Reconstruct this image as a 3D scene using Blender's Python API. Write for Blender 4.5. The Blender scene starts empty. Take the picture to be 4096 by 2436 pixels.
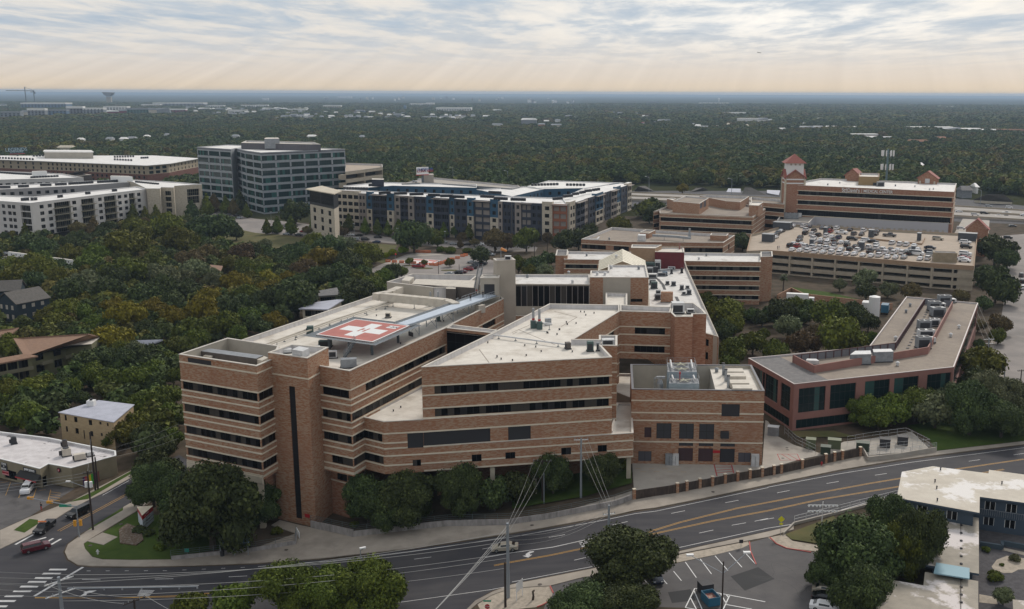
import bpy,bmesh,math,random
import numpy as np
from mathutils import Vector,Matrix
from mathutils.geometry import tessellate_polygon
R=math.radians
rnd=random.Random(7)
scene=bpy.context.scene
COL=scene.collection
# --- camera
CAM_H=82.0;FPX=4093.0;PCX=2330.0;PCY=1218.0
PITCH=math.atan((PCY-370.7)/FPX);ROLL=R(0.24)
fwd=Vector((0,math.cos(PITCH),-math.sin(PITCH)))
_r=Vector((1,0,0));_u=_r.cross(fwd)
cr=_r*math.cos(ROLL)+_u*math.sin(ROLL)
cu=-_r*math.sin(ROLL)+_u*math.cos(ROLL)
cam=bpy.data.cameras.new("camera");camo=bpy.data.objects.new("camera",cam);COL.objects.link(camo)
m=Matrix.Identity(4)
for i in range(3):
 m[i][0]=cr[i];m[i][1]=cu[i];m[i][2]=-fwd[i]
m[2][3]=CAM_H
camo.matrix_world=m
cam.sensor_fit='HORIZONTAL';cam.sensor_width=36;cam.lens=36*FPX/4096
cam.shift_x=(2048-PCX)/4096;cam.clip_start=1;cam.clip_end=60000
scene.camera=camo
# --- exposure, sky, sun
scene.view_settings.view_transform='Standard';scene.view_settings.look='None'
scene.view_settings.gamma=1;scene.view_settings.exposure=EXPOSURE=0.0
SUN_EL,SUN_AZ=38.0,28.0
world=bpy.data.worlds.new("World");scene.world=world;world.use_nodes=True
nt=world.node_tree;nt.nodes.clear()
def N(t,k,**kw):
 n=t.nodes.new(k)
 for a,v in kw.items():
  if a.startswith('i_'):n.inputs[a[2:].replace('_',' ')].default_value=v
  else:setattr(n,a,v)
 return n
def LK(t,a,b):t.links.new(a,b)
def ramp(t,fac,stops,interp='LINEAR'):
 r=N(t,'ShaderNodeValToRGB');r.color_ramp.interpolation=interp
 e=r.color_ramp.elements
 while len(e)<len(stops):e.new(0.5)
 for el,(p,c)in zip(e,stops):el.position=p;el.color=(*c,1)if len(c)==3 else c
 LK(t,fac,r.inputs[0]);return r
def math_(t,op,a,b=None,c=None):
 n=N(t,'ShaderNodeMath',operation=op)
 for i,v in enumerate((a,b,c)):
  if v is None:continue
  if isinstance(v,(int,float)):n.inputs[i].default_value=v
  else:LK(t,v,n.inputs[i])
 return n.outputs[0]
def mixc(t,f,a,b,mode='MIX'):
 n=N(t,'ShaderNodeMix',data_type='RGBA',blend_type=mode)
 for s,v in((0,f),(6,a),(7,b)):
  if isinstance(v,(int,float)):n.inputs[s].default_value=v
  elif isinstance(v,tuple):n.inputs[s].default_value=(*v,1)
  else:LK(t,v,n.inputs[s])
 return n.outputs[2]
sky=N(nt,'ShaderNodeTexSky',sky_type='NISHITA',sun_disc=False)
sky.sun_elevation=R(SUN_EL);sky.sun_rotation=R(SUN_AZ);sky.altitude=200;sky.dust_density=3
tc=N(nt,'ShaderNodeTexCoord');sp=N(nt,'ShaderNodeSeparateXYZ');LK(nt,tc.outputs['Generated'],sp.inputs[0])
zz=math_(nt,'MAXIMUM',sp.outputs[2],0.0)
den=math_(nt,'ADD',zz,0.03)
cx_=math_(nt,'DIVIDE',sp.outputs[0],den);cy_=math_(nt,'DIVIDE',sp.outputs[1],den)
cmb=N(nt,'ShaderNodeCombineXYZ');LK(nt,cx_,cmb.inputs[0]);LK(nt,cy_,cmb.inputs[1])
def cloudnoise(sx,sy,scale,det,rough,off,dist=0.4):
 mp=N(nt,'ShaderNodeMapping');mp.inputs['Scale'].default_value=(sx,sy,1);mp.inputs['Location'].default_value=off
 LK(nt,cmb.outputs[0],mp.inputs[0])
 n=N(nt,'ShaderNodeTexNoise',noise_dimensions='3D');n.inputs['Scale'].default_value=scale
 n.inputs['Detail'].default_value=det;n.inputs['Roughness'].default_value=rough;n.inputs['Distortion'].default_value=dist
 LK(nt,mp.outputs[0],n.inputs['Vector']);return n.outputs[0]
n1=cloudnoise(2.0,0.8,0.66,12,0.62,(3.1,1.7,0),0.25)
n2=cloudnoise(1.6,0.9,1.3,8,0.62,(9.1,4.7,2),0.2)
# a bright opening in the deck near the hidden sun
dx_=math_(nt,'SUBTRACT',sp.outputs[0],0.19);dz_=math_(nt,'SUBTRACT',sp.outputs[2],0.068)
d2=math_(nt,'ADD',math_(nt,'MULTIPLY',math_(nt,'MULTIPLY',dx_,dx_),22.0),math_(nt,'MULTIPLY',math_(nt,'MULTIPLY',dz_,dz_),420.0))
gl=math_(nt,'POWER',2.718,math_(nt,'MULTIPLY',d2,-1.0))
cl=ramp(nt,n1,[(0.36,(1.0,1.0,1.0)),(0.455,(0.75,0.75,0.75)),(0.54,(0.28,0.28,0.28)),(0.64,(0.0,0.0,0.0))])
veil=ramp(nt,sp.outputs[2],[(0.0,(1,1,1)),(0.022,(0.96,0.96,0.96)),(0.040,(0.55,0.55,0.55)),(0.060,(0.10,0.10,0.10)),(1,(0,0,0))])
# cloud lit colour vs shaded blue-grey
litc=mixc(nt,gl,(7.0,6.6,6.1),(8.8,8.5,8.0))
shadec=mixc(nt,n2,(2.5,3.5,4.7),(4.4,5.1,5.9))
cloud=mixc(nt,cl.outputs[0],shadec,litc)
vcol=ramp(nt,sp.outputs[2],[(0.0,(6.5,5.1,3.5)),(0.004,(6.7,5.5,4.1)),(0.014,(6.35,5.6,4.8)),(0.03,(6.2,5.75,5.3)),(0.06,(6.2,6.0,5.8)),(0.1,(6.4,6.3,6.2)),(1,(6,6,6.2))])
# soft crepuscular shafts: alternate slightly brighter and duller bearings under the opening
ang=math_(nt,'DIVIDE',math_(nt,'SUBTRACT',sp.outputs[0],0.24),math_(nt,'ADD',math_(nt,'MULTIPLY',sp.outputs[2],-1.0),0.30))
wn=N(nt,'ShaderNodeTexNoise',noise_dimensions='1D');wn.inputs['Scale'].default_value=14;wn.inputs['Detail'].default_value=3;LK(nt,ang,wn.inputs['W'])
shaft=math_(nt,'ADD',math_(nt,'MULTIPLY',math_(nt,'SUBTRACT',wn.outputs[0],0.5),0.20),1.0)
vs=N(nt,'ShaderNodeVectorMath',operation='SCALE');LK(nt,vcol.outputs[0],vs.inputs[0]);LK(nt,shaft,vs.inputs['Scale'])
deck=mixc(nt,veil.outputs[0],cloud,vs.outputs[0])
allc=mixc(nt,0.93,sky.outputs[0],deck)
bg=N(nt,'ShaderNodeBackground');bg.inputs[1].default_value=0.12;LK(nt,allc,bg.inputs[0])
wo=N(nt,'ShaderNodeOutputWorld');LK(nt,bg.outputs[0],wo.inputs[0])
sl=bpy.data.lights.new("sun",'SUN');sl.energy=2.3;sl.angle=R(11);sl.color=(1,0.93,0.84)
so=bpy.data.objects.new("sun",sl);COL.objects.link(so)
sdir=Vector((math.sin(R(SUN_AZ))*math.cos(R(SUN_EL)),math.cos(R(SUN_AZ))*math.cos(R(SUN_EL)),math.sin(R(SUN_EL))))
so.rotation_euler=sdir.to_track_quat('Z','Y').to_euler();so.location=sdir*300
scene.cycles.max_bounces=5;scene.cycles.diffuse_bounces=2;scene.cycles.glossy_bounces=2
scene.cycles.transmission_bounces=2;scene.cycles.transparent_max_bounces=4;scene.cycles.volume_bounces=0
scene.cycles.use_denoising=True
try:scene.cycles.denoiser='OPENIMAGEDENOISE'
except Exception:pass
# --- survey: photo measurements to places on the ground
RX0,RX1,RH=-45.0,10.0,5.0
def gz(x):return min(RH,max(0.0,(x-RX0)/(RX1-RX0)*RH))
def G(p,z=0.0):
 d=fwd+cr*((p[0]-PCX)/FPX)-cu*((p[1]-PCY)/FPX)
 return Vector((0,0,CAM_H))+d*((z-CAM_H)/d.z)
def GG(p,h=0.0):
 z=0.0
 for _ in range(25):z=gz(G(p,z+h).x)
 v=G(p,z+h);v.z=z;return v
def proj(P):
 d=Vector(P)-Vector((0,0,CAM_H));z=d.dot(fwd)
 return(PCX+FPX*d.dot(cr)/z,PCY-FPX*d.dot(cu)/z,z)
def topz(b,y):
 lo,hi=-20.0,200.0
 for _ in range(40):
  mid=(lo+hi)/2
  if proj((b[0],b[1],mid))[1]>y:lo=mid
  else:hi=mid
 return lo
def win_(x0,y0,s=2.4375):return lambda x,y:(x0+x/s,y0+y/s)
T1,T2,T3,T4=[win_(i*1024,300)for i in range(4)]
M1,M2,M3,M4=[win_(i*1024,850)for i in range(4)]
L1,L2,L3,L4=[win_(i*1024,1400)for i in range(4)]
B1,B2,B3,B4=[win_(i*1024,1836)for i in range(4)]
I3=win_(1500,1000,3.091);I4=win_(700,1300,3.091)
K5=win_(3000,560,4.365);K4=win_(2600,1420,4.992);S1=win_(0,1750,5.936)
A1=win_(0,500,4.122)
def O(x,y):return(x*1.64168,y*1.64168)
def xy(p,z):v=G(p,z);return(v.x,v.y)
# --- objects
LABELS={}
def link(o):COL.objects.link(o);return o
def tag(o,label=None,cat=None,group=None,kind=None):
 if label:o['label']=label
 if cat:o['category']=cat
 if group:o['group']=group
 if kind:o['kind']=kind
 return o
def thing(name,label,cat,loc,rz=0.0,group=None):
 o=bpy.data.objects.new(name,None);link(o);o.empty_display_size=0.3
 o.location=loc;o.rotation_euler=(0,0,rz)
 return tag(o,label,cat,group)
class MB:
 def __init__(s):s.v=[];s.f=[];s.m=[]
 def add(s,vs,fs,mi=0):
  b=len(s.v);s.v.extend([tuple(v)for v in vs]);s.f.extend([tuple(b+i for i in f)for f in fs]);s.m.extend([mi]*len(fs));return s
 def quad(s,a,b,c,d,mi=0):return s.add([a,b,c,d],[(0,1,2,3)],mi)
 def cap(s,pts,mi=0,flip=False):
  vs=[Vector(p)for p in pts];tr=tessellate_polygon([vs])
  out=[]
  for t in tr:
   a,b,c=(vs[i]for i in t)
   up=(b-a).cross(c-a).z>0
   out.append(tuple(t)if up!=flip else tuple(reversed(t)))
  return s.add(vs,out,mi)
 def prism(s,poly,z0,z1,mi=0,top=True,bot=True,mt=None):
  poly=ccw(poly);n=len(poly)
  vs=[(p[0],p[1],z0)for p in poly]+[(p[0],p[1],z1)for p in poly]
  s.add(vs,[(i,(i+1)%n,n+(i+1)%n,n+i)for i in range(n)],mi)
  if top:s.cap([(p[0],p[1],z1)for p in poly],mi if mt is None else mt)
  if bot:s.cap([(p[0],p[1],z0)for p in poly],mi,True)
  return s
 def ring(s,poly,z0,z1,w,mi=0,mi_in=None):
  po=ccw(poly);pi=offset(po,w);n=len(po)
  for i in range(n):
   j=(i+1)%n
   s.quad((*po[i],z0),(*po[j],z0),(*po[j],z1),(*po[i],z1),mi)
   s.quad((*pi[j],z0),(*pi[i],z0),(*pi[i],z1),(*pi[j],z1),mi if mi_in is None else mi_in)
   s.quad((*po[i],z1),(*po[j],z1),(*pi[j],z1),(*pi[i],z1),mi)
   s.quad((*po[j],z0),(*po[i],z0),(*pi[i],z0),(*pi[j],z0),mi)
  return s
 def box(s,c,d,rz=0.0,mi=0,mt=None):
  ca,sa=math.cos(rz),math.sin(rz);hx,hy=d[0]/2,d[1]/2
  P=[(c[0]+x*ca-y*sa,c[1]+x*sa+y*ca)for x,y in((-hx,-hy),(hx,-hy),(hx,hy),(-hx,hy))]
  return s.prism(P,c[2],c[2]+d[2],mi,mt=mt)
 def tube(s,a,b,r,n=6,mi=0,r2=None):
  a=Vector(a);b=Vector(b);d=(b-a)
  if d.length<1e-6:return s
  d.normalize();u=d.orthogonal().normalized();w=d.cross(u);r2=r if r2 is None else r2
  A=[a+(u*math.cos(t)+w*math.sin(t))*r for t in[2*math.pi*i/n for i in range(n)]]
  Bq=[b+(u*math.cos(t)+w*math.sin(t))*r2 for t in[2*math.pi*i/n for i in range(n)]]
  s.add(A+Bq,[(i,(i+1)%n,n+(i+1)%n,n+i)for i in range(n)]+[tuple(range(n))[::-1],tuple(range(n,2*n))],mi)
  return s
 def path(s,pts,r,n=6,mi=0):
  for a,b in zip(pts,pts[1:]):s.tube(a,b,r,n,mi)
  return s
 def beam(s,a,b,w,h,mi=0):
  a=Vector(a);b=Vector(b);d=b-a;sd=Vector((-d.y,d.x,0))
  sd=sd.normalized()*w/2 if sd.length>1e-6 else Vector((w/2,0,0));dn=Vector((0,0,-h))
  V=[a-sd,a+sd,b+sd,b-sd];V=[v+dn for v in V]+V
  return s.add(V,[(0,3,2,1),(4,5,6,7),(0,1,5,4),(1,2,6,5),(2,3,7,6),(3,0,4,7)],mi)
 def build(s,name,mats,parent=None,smooth=False,world=True):
  me=bpy.data.meshes.new(name)
  vs=s.v
  if parent is not None and world:
   l=parent.location if parent.parent is None else parent.location+parent.parent.location
   vs=[(x-l.x,y-l.y,z-l.z)for x,y,z in vs]
  me.from_pydata(vs,[],s.f)
  if not isinstance(mats,(list,tuple)):mats=[mats]
  for mt in mats:me.materials.append(mt)
  if len(mats)>1:me.polygons.foreach_set('material_index',s.m)
  if smooth:me.polygons.foreach_set('use_smooth',[True]*len(s.f))
  me.update();o=bpy.data.objects.new(name,me);link(o)
  if parent is not None:o.parent=parent
  return o
def area2(p):return sum(p[i][0]*p[(i+1)%len(p)][1]-p[(i+1)%len(p)][0]*p[i][1]for i in range(len(p)))
def ccw(p):
 p=[tuple(q[:2])for q in p]
 return p if area2(p)>0 else p[::-1]
def offset(poly,d):
 n=len(poly);out=[]
 for i in range(n):
  p0,p1,p2=(Vector(poly[(i+k)%n])for k in(-1,0,1))
  e1=(p1-p0).normalized()if(p1-p0).length>1e-5 else Vector((1,0));e2=(p2-p1).normalized()if(p2-p1).length>1e-5 else e1
  n1=Vector((-e1.y,e1.x));n2=Vector((-e2.y,e2.x));b=n1+n2
  k=max(0.35,1+n1.dot(n2))
  out.append(tuple(p1+b*(d/k)))
 return out
def structure(name,mb,mats):return tag(mb.build(name,mats),kind='structure')
def clip(poly,x0,x1):
 for s,x in((1,x0),(-1,x1)):
  out=[]
  for i in range(len(poly)):
   a,b=poly[i],poly[(i+1)%len(poly)]
   ia,ib=s*(a[0]-x)>=0,s*(b[0]-x)>=0
   if ia:out.append(a)
   if ia!=ib:
    t=(x-a[0])/(b[0]-a[0]);out.append((x,a[1]+t*(b[1]-a[1])))
  poly=out
  if not poly:return[]
 return poly
def sheet(mb,poly,off,mi=0,side=0.0):
 poly=ccw(poly)
 if side:
  n=len(poly)
  for i in range(n):
   a,b=poly[i],poly[(i+1)%n]
   mb.quad((*a,gz(a[0])+off-side),(*b,gz(b[0])+off-side),(*b,gz(b[0])+off),(*a,gz(a[0])+off),mi)
 for x0,x1 in((-1e5,RX0),(RX0,RX1),(RX1,1e5)):
  q=clip(poly,x0,x1)
  if len(q)>=3 and abs(area2(q))>1e-3:mb.cap([(x,y,gz(x)+off)for x,y in q],mi)
 return mb
def gp(*pts):return[tuple(GG(p)[:2])for p in pts]
def strip(mb,pts,w,off,mi=0):
 for a,b in zip(pts,pts[1:]):
  d=(Vector(b)-Vector(a));n=Vector((-d.y,d.x)).normalized()*w/2
  a,b=Vector(a),Vector(b);sheet(mb,[a-n,b-n,b+n,a+n],off,mi)
def along(pts,s):
 for a,b in zip(pts,pts[1:]):
  a,b=Vector(a),Vector(b);l=(b-a).length
  if s<=l:return a+(b-a)*(s/l),(b-a).normalized()
  s-=l
 return Vector(pts[-1]),(Vector(pts[-1])-Vector(pts[-2])).normalized()
def plen(pts):return sum((Vector(b)-Vector(a)).length for a,b in zip(pts,pts[1:]))
def dashes(mb,pts,w,off,L,gap,mi=0):
 s=0;T=plen(pts)
 while s+L<T:
  a,_=along(pts,s);b,_=along(pts,s+L);strip(mb,[a,b],w,off,mi);s+=L+gap
def text_mesh(body,size,depth=0.04,bold=0.0,align='CENTER'):
 c=bpy.data.curves.new('txt','FONT');c.body=body;c.size=size;c.extrude=depth;c.offset=bold;c.align_x=align;c.align_y='CENTER'
 o=bpy.data.objects.new('txt',c);link(o);dg=bpy.context.evaluated_depsgraph_get();dg.update()
 me=bpy.data.meshes.new_from_object(o.evaluated_get(dg));bpy.data.objects.remove(o);return me
def lettering(name,body,size,at,xdir,mat,parent=None,up=Vector((0,0,1)),bold=0.0,depth=0.04,fit=None):
 me=text_mesh(body,size,depth,bold);me.materials.clear();me.materials.append(mat);me.name=name
 if fit:k=fit/(max(v.co.x for v in me.vertices)-min(v.co.x for v in me.vertices));me.transform(Matrix.Diagonal((k,1,1,1)))
 xd=Vector(xdir).normalized();zd=xd.cross(Vector(up)).normalized();yd=zd.cross(xd)
 M=Matrix(((xd.x,yd.x,zd.x,at[0]),(xd.y,yd.y,zd.y,at[1]),(xd.z,yd.z,zd.z,at[2]),(0,0,0,1)))
 me.transform(M);o=bpy.data.objects.new(name,me)
 if parent is not None:
  l=parent.location if parent.parent is None else parent.location+parent.parent.location
  me.transform(Matrix.Translation(-l));o.parent=parent
 return link(o)
def dup(root,loc,rz=None,label=None,group=None,mat=None,scale=None,matpart=None):
 r=root.copy();link(r);r.location=loc
 if rz is not None:r.rotation_euler=(0,0,rz)
 if scale is not None:r.scale=scale if isinstance(scale,tuple)else(scale,)*3
 if label:r['label']=label
 if group:r['group']=group
 for ch in KIDS.get(root.name,root.children):
  c=ch.copy();link(c);c.parent=r
  if mat is not None and(matpart is None or ch.name.split('.')[0]==matpart):
   c.material_slots[0].link='OBJECT';c.material_slots[0].material=mat
  for g in ch.children:
   q=g.copy();link(q);q.parent=c
 return r
KIDS={}
# --- materials
MATS={}
def mat(name,base,rough=0.8,metal=0.0,spec=0.5,c2=None,scale=1.0,stretch=(1,1,1),det=4,lo=0.4,hi=0.6,bump=0.0,emit=None,c3=None,s3=0.15,f3=(0.55,0.7),coord='Object'):
 if name in MATS:return MATS[name]
 mt=bpy.data.materials.new(name);mt.use_nodes=True;t=mt.node_tree;b=t.nodes['Principled BSDF']
 b.inputs['Roughness'].default_value=rough;b.inputs['Metallic'].default_value=metal
 b.inputs['Specular IOR Level'].default_value=spec
 b.inputs['Base Color'].default_value=(*base,1)
 if emit:b.inputs['Emission Color'].default_value=(*emit[0],1);b.inputs['Emission Strength'].default_value=emit[1]
 if c2 is not None or bump:
  g=N(t,'ShaderNodeNewGeometry')
  mp=N(t,'ShaderNodeMapping');mp.inputs['Scale'].default_value=stretch;LK(t,g.outputs['Position'],mp.inputs[0])
  n=N(t,'ShaderNodeTexNoise');n.inputs['Scale'].default_value=scale;n.inputs['Detail'].default_value=det;n.inputs['Roughness'].default_value=0.6
  LK(t,mp.outputs[0],n.inputs['Vector'])
  col=None
  if c2 is not None:
   r=ramp(t,n.outputs[0],[(lo,base),(hi,c2)]);col=r.outputs[0]
  if c3 is not None:
   n3=N(t,'ShaderNodeTexNoise');n3.inputs['Scale'].default_value=s3;n3.inputs['Detail'].default_value=6;n3.inputs['Roughness'].default_value=0.65
   LK(t,g.outputs['Position'],n3.inputs['Vector'])
   r3=ramp(t,n3.outputs[0],[(f3[0],(0,0,0)),(f3[1],(1,1,1))])
   col=mixc(t,r3.outputs[0],col,c3)
  if col is not None:LK(t,col,b.inputs['Base Color'])
  if bump:
   bm_=N(t,'ShaderNodeBump');bm_.inputs['Strength'].default_value=bump;bm_.inputs['Distance'].default_value=0.05
   LK(t,n.outputs[0],bm_.inputs['Height']);LK(t,bm_.outputs[0],b.inputs['Normal'])
 MATS[name]=mt;return mt
def H(s):
 v=[int(s[i:i+2],16)/255 for i in(0,2,4)]
 return tuple(x/12.92 if x<=0.04045 else((x+0.055)/1.055)**2.4 for x in v)
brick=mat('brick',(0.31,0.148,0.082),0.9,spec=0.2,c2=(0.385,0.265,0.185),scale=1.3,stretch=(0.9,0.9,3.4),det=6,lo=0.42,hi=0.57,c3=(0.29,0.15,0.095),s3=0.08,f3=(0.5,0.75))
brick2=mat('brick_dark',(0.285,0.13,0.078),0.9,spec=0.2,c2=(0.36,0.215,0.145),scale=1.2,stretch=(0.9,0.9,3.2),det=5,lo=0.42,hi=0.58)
brickred=mat('brick_red',(0.13,0.055,0.042),0.9,spec=0.2,c2=(0.2,0.10,0.075),scale=1.0,stretch=(1,1,3),lo=0.4,hi=0.6)
stone=mat('cast_stone',(0.66,0.59,0.47),0.85,c2=(0.54,0.48,0.38),scale=0.5,lo=0.45,hi=0.7)
coping=mat('coping',(0.58,0.54,0.48),0.7,c2=(0.48,0.44,0.39),scale=0.3,lo=0.45,hi=0.7)
roofw=mat('roof_membrane',(0.68,0.635,0.565),0.8,c2=(0.56,0.515,0.45),scale=0.35,det=8,lo=0.38,hi=0.68,c3=(0.38,0.33,0.27),s3=0.10,f3=(0.54,0.70))
roofwhite=mat('roof_white',(0.64,0.62,0.59),0.7,c2=(0.52,0.495,0.465),scale=0.4,det=7,lo=0.4,hi=0.7,c3=(0.36,0.33,0.30),s3=0.2,f3=(0.56,0.70))
rooftan=mat('roof_gravel',(0.30,0.25,0.20),0.95,c2=(0.24,0.20,0.165),scale=0.9,det=9,lo=0.35,hi=0.65,c3=(0.20,0.165,0.14),s3=0.07,f3=(0.5,0.7))
roofgrey=mat('roof_grey',(0.13,0.125,0.125),0.9,c2=(0.19,0.18,0.175),scale=0.8,det=9,lo=0.4,hi=0.7)
parin=mat('parapet_flashing',(0.62,0.60,0.60),0.6,c2=(0.50,0.48,0.47),scale=0.6,stretch=(1.5,1.5,0.2),lo=0.4,hi=0.7)
beige=mat('beige_panel',(0.42,0.38,0.32),0.85,c2=(0.38,0.345,0.29),scale=0.3)
beige2=mat('beige_light',(0.55,0.49,0.38),0.8,c2=(0.48,0.42,0.33),scale=0.4)
tancon=mat('tan_concrete',(0.40,0.34,0.26),0.9,c2=(0.34,0.29,0.22),scale=0.35,det=7,lo=0.4,hi=0.7,c3=(0.26,0.22,0.17),s3=0.3,f3=(0.58,0.75))
tanbrick=mat('tan_brick',(0.36,0.24,0.15),0.9,c2=(0.31,0.205,0.13),scale=1,stretch=(1,1,3))
decktan=mat('deck_tan',(0.40,0.325,0.255),0.9,c2=(0.33,0.27,0.21),scale=0.25,det=7,lo=0.4,hi=0.7)
pink=mat('pink_panel',(0.285,0.135,0.110),0.8,c2=(0.25,0.12,0.098),scale=0.4,det=6)
concrete=mat('concrete',(0.40,0.365,0.32),0.9,c2=(0.33,0.30,0.26),scale=0.3,det=8,lo=0.35,hi=0.7,c3=(0.24,0.21,0.18),s3=0.11,f3=(0.55,0.75))
sidewalk=mat('sidewalk_concrete',(0.36,0.315,0.265),0.9,c2=(0.28,0.245,0.205),scale=0.35,det=8,lo=0.35,hi=0.7,c3=(0.19,0.165,0.14),s3=0.09,f3=(0.5,0.72))
asphalt=mat('asphalt',(0.028,0.027,0.034),0.9,c2=(0.048,0.046,0.050),scale=0.3,stretch=(0.25,1.8,1),det=9,lo=0.35,hi=0.7,c3=(0.068,0.063,0.062),s3=0.05,f3=(0.5,0.78))
asphalt2=mat('asphalt_worn',(0.075,0.07,0.072),0.9,c2=(0.105,0.098,0.096),scale=0.3,det=9,lo=0.35,hi=0.7,c3=(0.05,0.047,0.047),s3=0.12,f3=(0.58,0.68))
asphaltold=mat('asphalt_old',(0.26,0.23,0.21),0.9,c2=(0.19,0.17,0.16),scale=0.12,det=8,lo=0.35,hi=0.7,c3=(0.14,0.13,0.12),s3=0.05,f3=(0.5,0.75))
white=mat('white_paint',(0.62,0.61,0.60),0.7,c2=(0.42,0.41,0.40),scale=0.8,det=8,lo=0.45,hi=0.75)
whitec=mat('white_clean',(0.72,0.72,0.71),0.6)
yellow=mat('yellow_paint',(0.50,0.27,0.05),0.7,c2=(0.33,0.19,0.06),scale=0.8,det=8,lo=0.45,hi=0.8)
red=mat('red_paint',(0.42,0.03,0.035),0.7,c2=(0.34,0.03,0.03),scale=0.5)
kerbred=mat('kerb_red',(0.42,0.10,0.085),0.8)
padred=mat('helipad_red',(0.45,0.155,0.13),0.8,c2=(0.38,0.13,0.11),scale=0.3,det=6)
padredfaded=mat('ground_pad_red',(0.50,0.17,0.15),0.8,c2=(0.55,0.28,0.25),scale=0.5,det=6)
glass=mat('dark_glass',(0.004,0.0045,0.006),0.2,spec=0.15)
blind=mat('blind_glass',(0.052,0.046,0.040),0.4,spec=0.2)
blindb=mat('blind_glass_grey',(0.020,0.020,0.023),0.3,spec=0.2)
gglass=mat('green_glass',(0.005,0.017,0.019),0.15,spec=0.3)
gglass2=mat('green_glass_pale',(0.035,0.085,0.08),0.15,spec=0.5)
tglass=mat('tower_glass',(0.010,0.035,0.035),0.1,spec=0.5)
tglass2=mat('tower_glass_pale',(0.035,0.12,0.105),0.12,spec=0.5)
mull=mat('mullion_dark',(0.015,0.015,0.017),0.5)
mullw=mat('mullion_pale',(0.34,0.31,0.30),0.5)
louver=mat('louver_dark',(0.022,0.022,0.027),0.6)
louverm=mat('louver_grey',(0.035,0.036,0.042),0.6)
doorbr=mat('door_maroon',(0.05,0.024,0.028),0.6)
doorgrey=mat('door_grey',(0.075,0.07,0.085),0.5)
steel=mat('galvanised_steel',(0.34,0.36,0.38),0.5,metal=0.3,c2=(0.26,0.28,0.30),scale=1.5)
steeld=mat('steel_dark',(0.10,0.12,0.135),0.6,metal=0.3)
mesh_=mat('safety_net_grey',(0.14,0.165,0.18),0.7,c2=(0.08,0.09,0.10),scale=6,lo=0.48,hi=0.52)
deckal=mat('aluminium_deck',(0.50,0.56,0.64),0.5,c2=(0.45,0.51,0.59),scale=1)
duct=mat('duct_beige',(0.56,0.51,0.43),0.6,c2=(0.48,0.435,0.37),scale=0.6)
ahu=mat('air_handler_brown',(0.075,0.062,0.055),0.7,c2=(0.095,0.08,0.07),scale=0.4)
unitw=mat('unit_white',(0.60,0.60,0.60),0.6,c2=(0.50,0.50,0.50),scale=1)
unitg=mat('unit_grey',(0.25,0.265,0.28),0.6,c2=(0.19,0.2,0.215),scale=1)
unitd=mat('unit_dark',(0.03,0.03,0.035),0.7)
greenu=mat('unit_green',(0.05,0.09,0.085),0.6)
xfmr=mat('transformer_green',(0.035,0.055,0.035),0.6)
xfmr2=mat('transformer_olive',(0.11,0.13,0.07),0.6)
blueu=mat('tower_blue',(0.30,0.36,0.40),0.6,c2=(0.25,0.31,0.35),scale=1)
wood=mat('wood_fence',(0.045,0.032,0.026),0.9,c2=(0.09,0.065,0.05),scale=2.2,stretch=(1,1,0.2),lo=0.45,hi=0.65)
poleb=mat('pole_wood',(0.035,0.025,0.02),0.9)
polec=mat('pole_steel',(0.30,0.33,0.36),0.5,metal=0.4)
wirem=mat('wire_pale',(0.30,0.30,0.29),0.5)
wired=mat('wire_dark',(0.06,0.06,0.06),0.6)
orange=mat('orange_barrier',(0.62,0.16,0.04),0.6)
grass=mat('grass',(0.055,0.070,0.022),1.0,spec=0.1,c2=(0.080,0.085,0.032),scale=0.25,det=10,lo=0.35,hi=0.7,c3=(0.075,0.062,0.04),s3=0.03,f3=(0.5,0.7))
lawn=mat('lawn',(0.042,0.072,0.014),1.0,spec=0.1,c2=(0.062,0.092,0.020),scale=0.5,det=9,lo=0.35,hi=0.7)
dry=mat('dry_grass',(0.135,0.115,0.055),1.0,spec=0.1,c2=(0.09,0.095,0.04),scale=0.15,det=9,lo=0.35,hi=0.65)
dirt=mat('dirt',(0.10,0.075,0.055),1.0,spec=0.1,c2=(0.055,0.045,0.03),scale=0.25,det=9,lo=0.35,hi=0.65)
courtm=mat('dark_gravel',(0.085,0.08,0.085),1.0,c2=(0.06,0.056,0.06),scale=1.5,det=8)
gravel=mat('gravel',(0.42,0.36,0.29),1.0,c2=(0.30,0.26,0.21),scale=1.5,det=9,lo=0.4,hi=0.65)
farland=mat('far_land',(0.030,0.038,0.018),1.0,spec=0.0,c2=(0.052,0.052,0.028),scale=0.01,det=12,lo=0.35,hi=0.65,c3=(0.16,0.145,0.115),s3=0.0016,f3=(0.62,0.66))
bark=mat('bark',(0.055,0.042,0.033),0.95,c2=(0.08,0.065,0.05),scale=3)
rooftile=mat('red_tile',(0.32,0.11,0.085),0.8,c2=(0.27,0.09,0.07),scale=1.5)
shingle=mat('shingle_brown',(0.27,0.165,0.11),0.9,c2=(0.23,0.14,0.095),scale=1.2,det=8)
shingleg=mat('shingle_grey',(0.115,0.105,0.095),0.9,c2=(0.09,0.083,0.075),scale=1.2,det=8)
metalroof=mat('metal_roof',(0.42,0.43,0.50),0.55,c2=(0.36,0.37,0.43),scale=0.5)
navyw=mat('navy_siding',(0.012,0.026,0.038),0.8)
olivew=mat('olive_stucco',(0.15,0.145,0.075),0.9,c2=(0.13,0.125,0.065),scale=0.5)
buffbrick=mat('buff_brick',(0.42,0.32,0.19),0.9,c2=(0.36,0.27,0.16),scale=0.8,stretch=(1,1,3))
mallw=mat('mall_stucco',(0.255,0.22,0.15),0.9,c2=(0.225,0.195,0.13),scale=0.4)
maroof=mat('mall_roof',(0.60,0.57,0.57),0.8,c2=(0.50,0.47,0.47),scale=0.5,det=8,c3=(0.10,0.09,0.09),s3=0.35,f3=(0.62,0.68))
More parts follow.
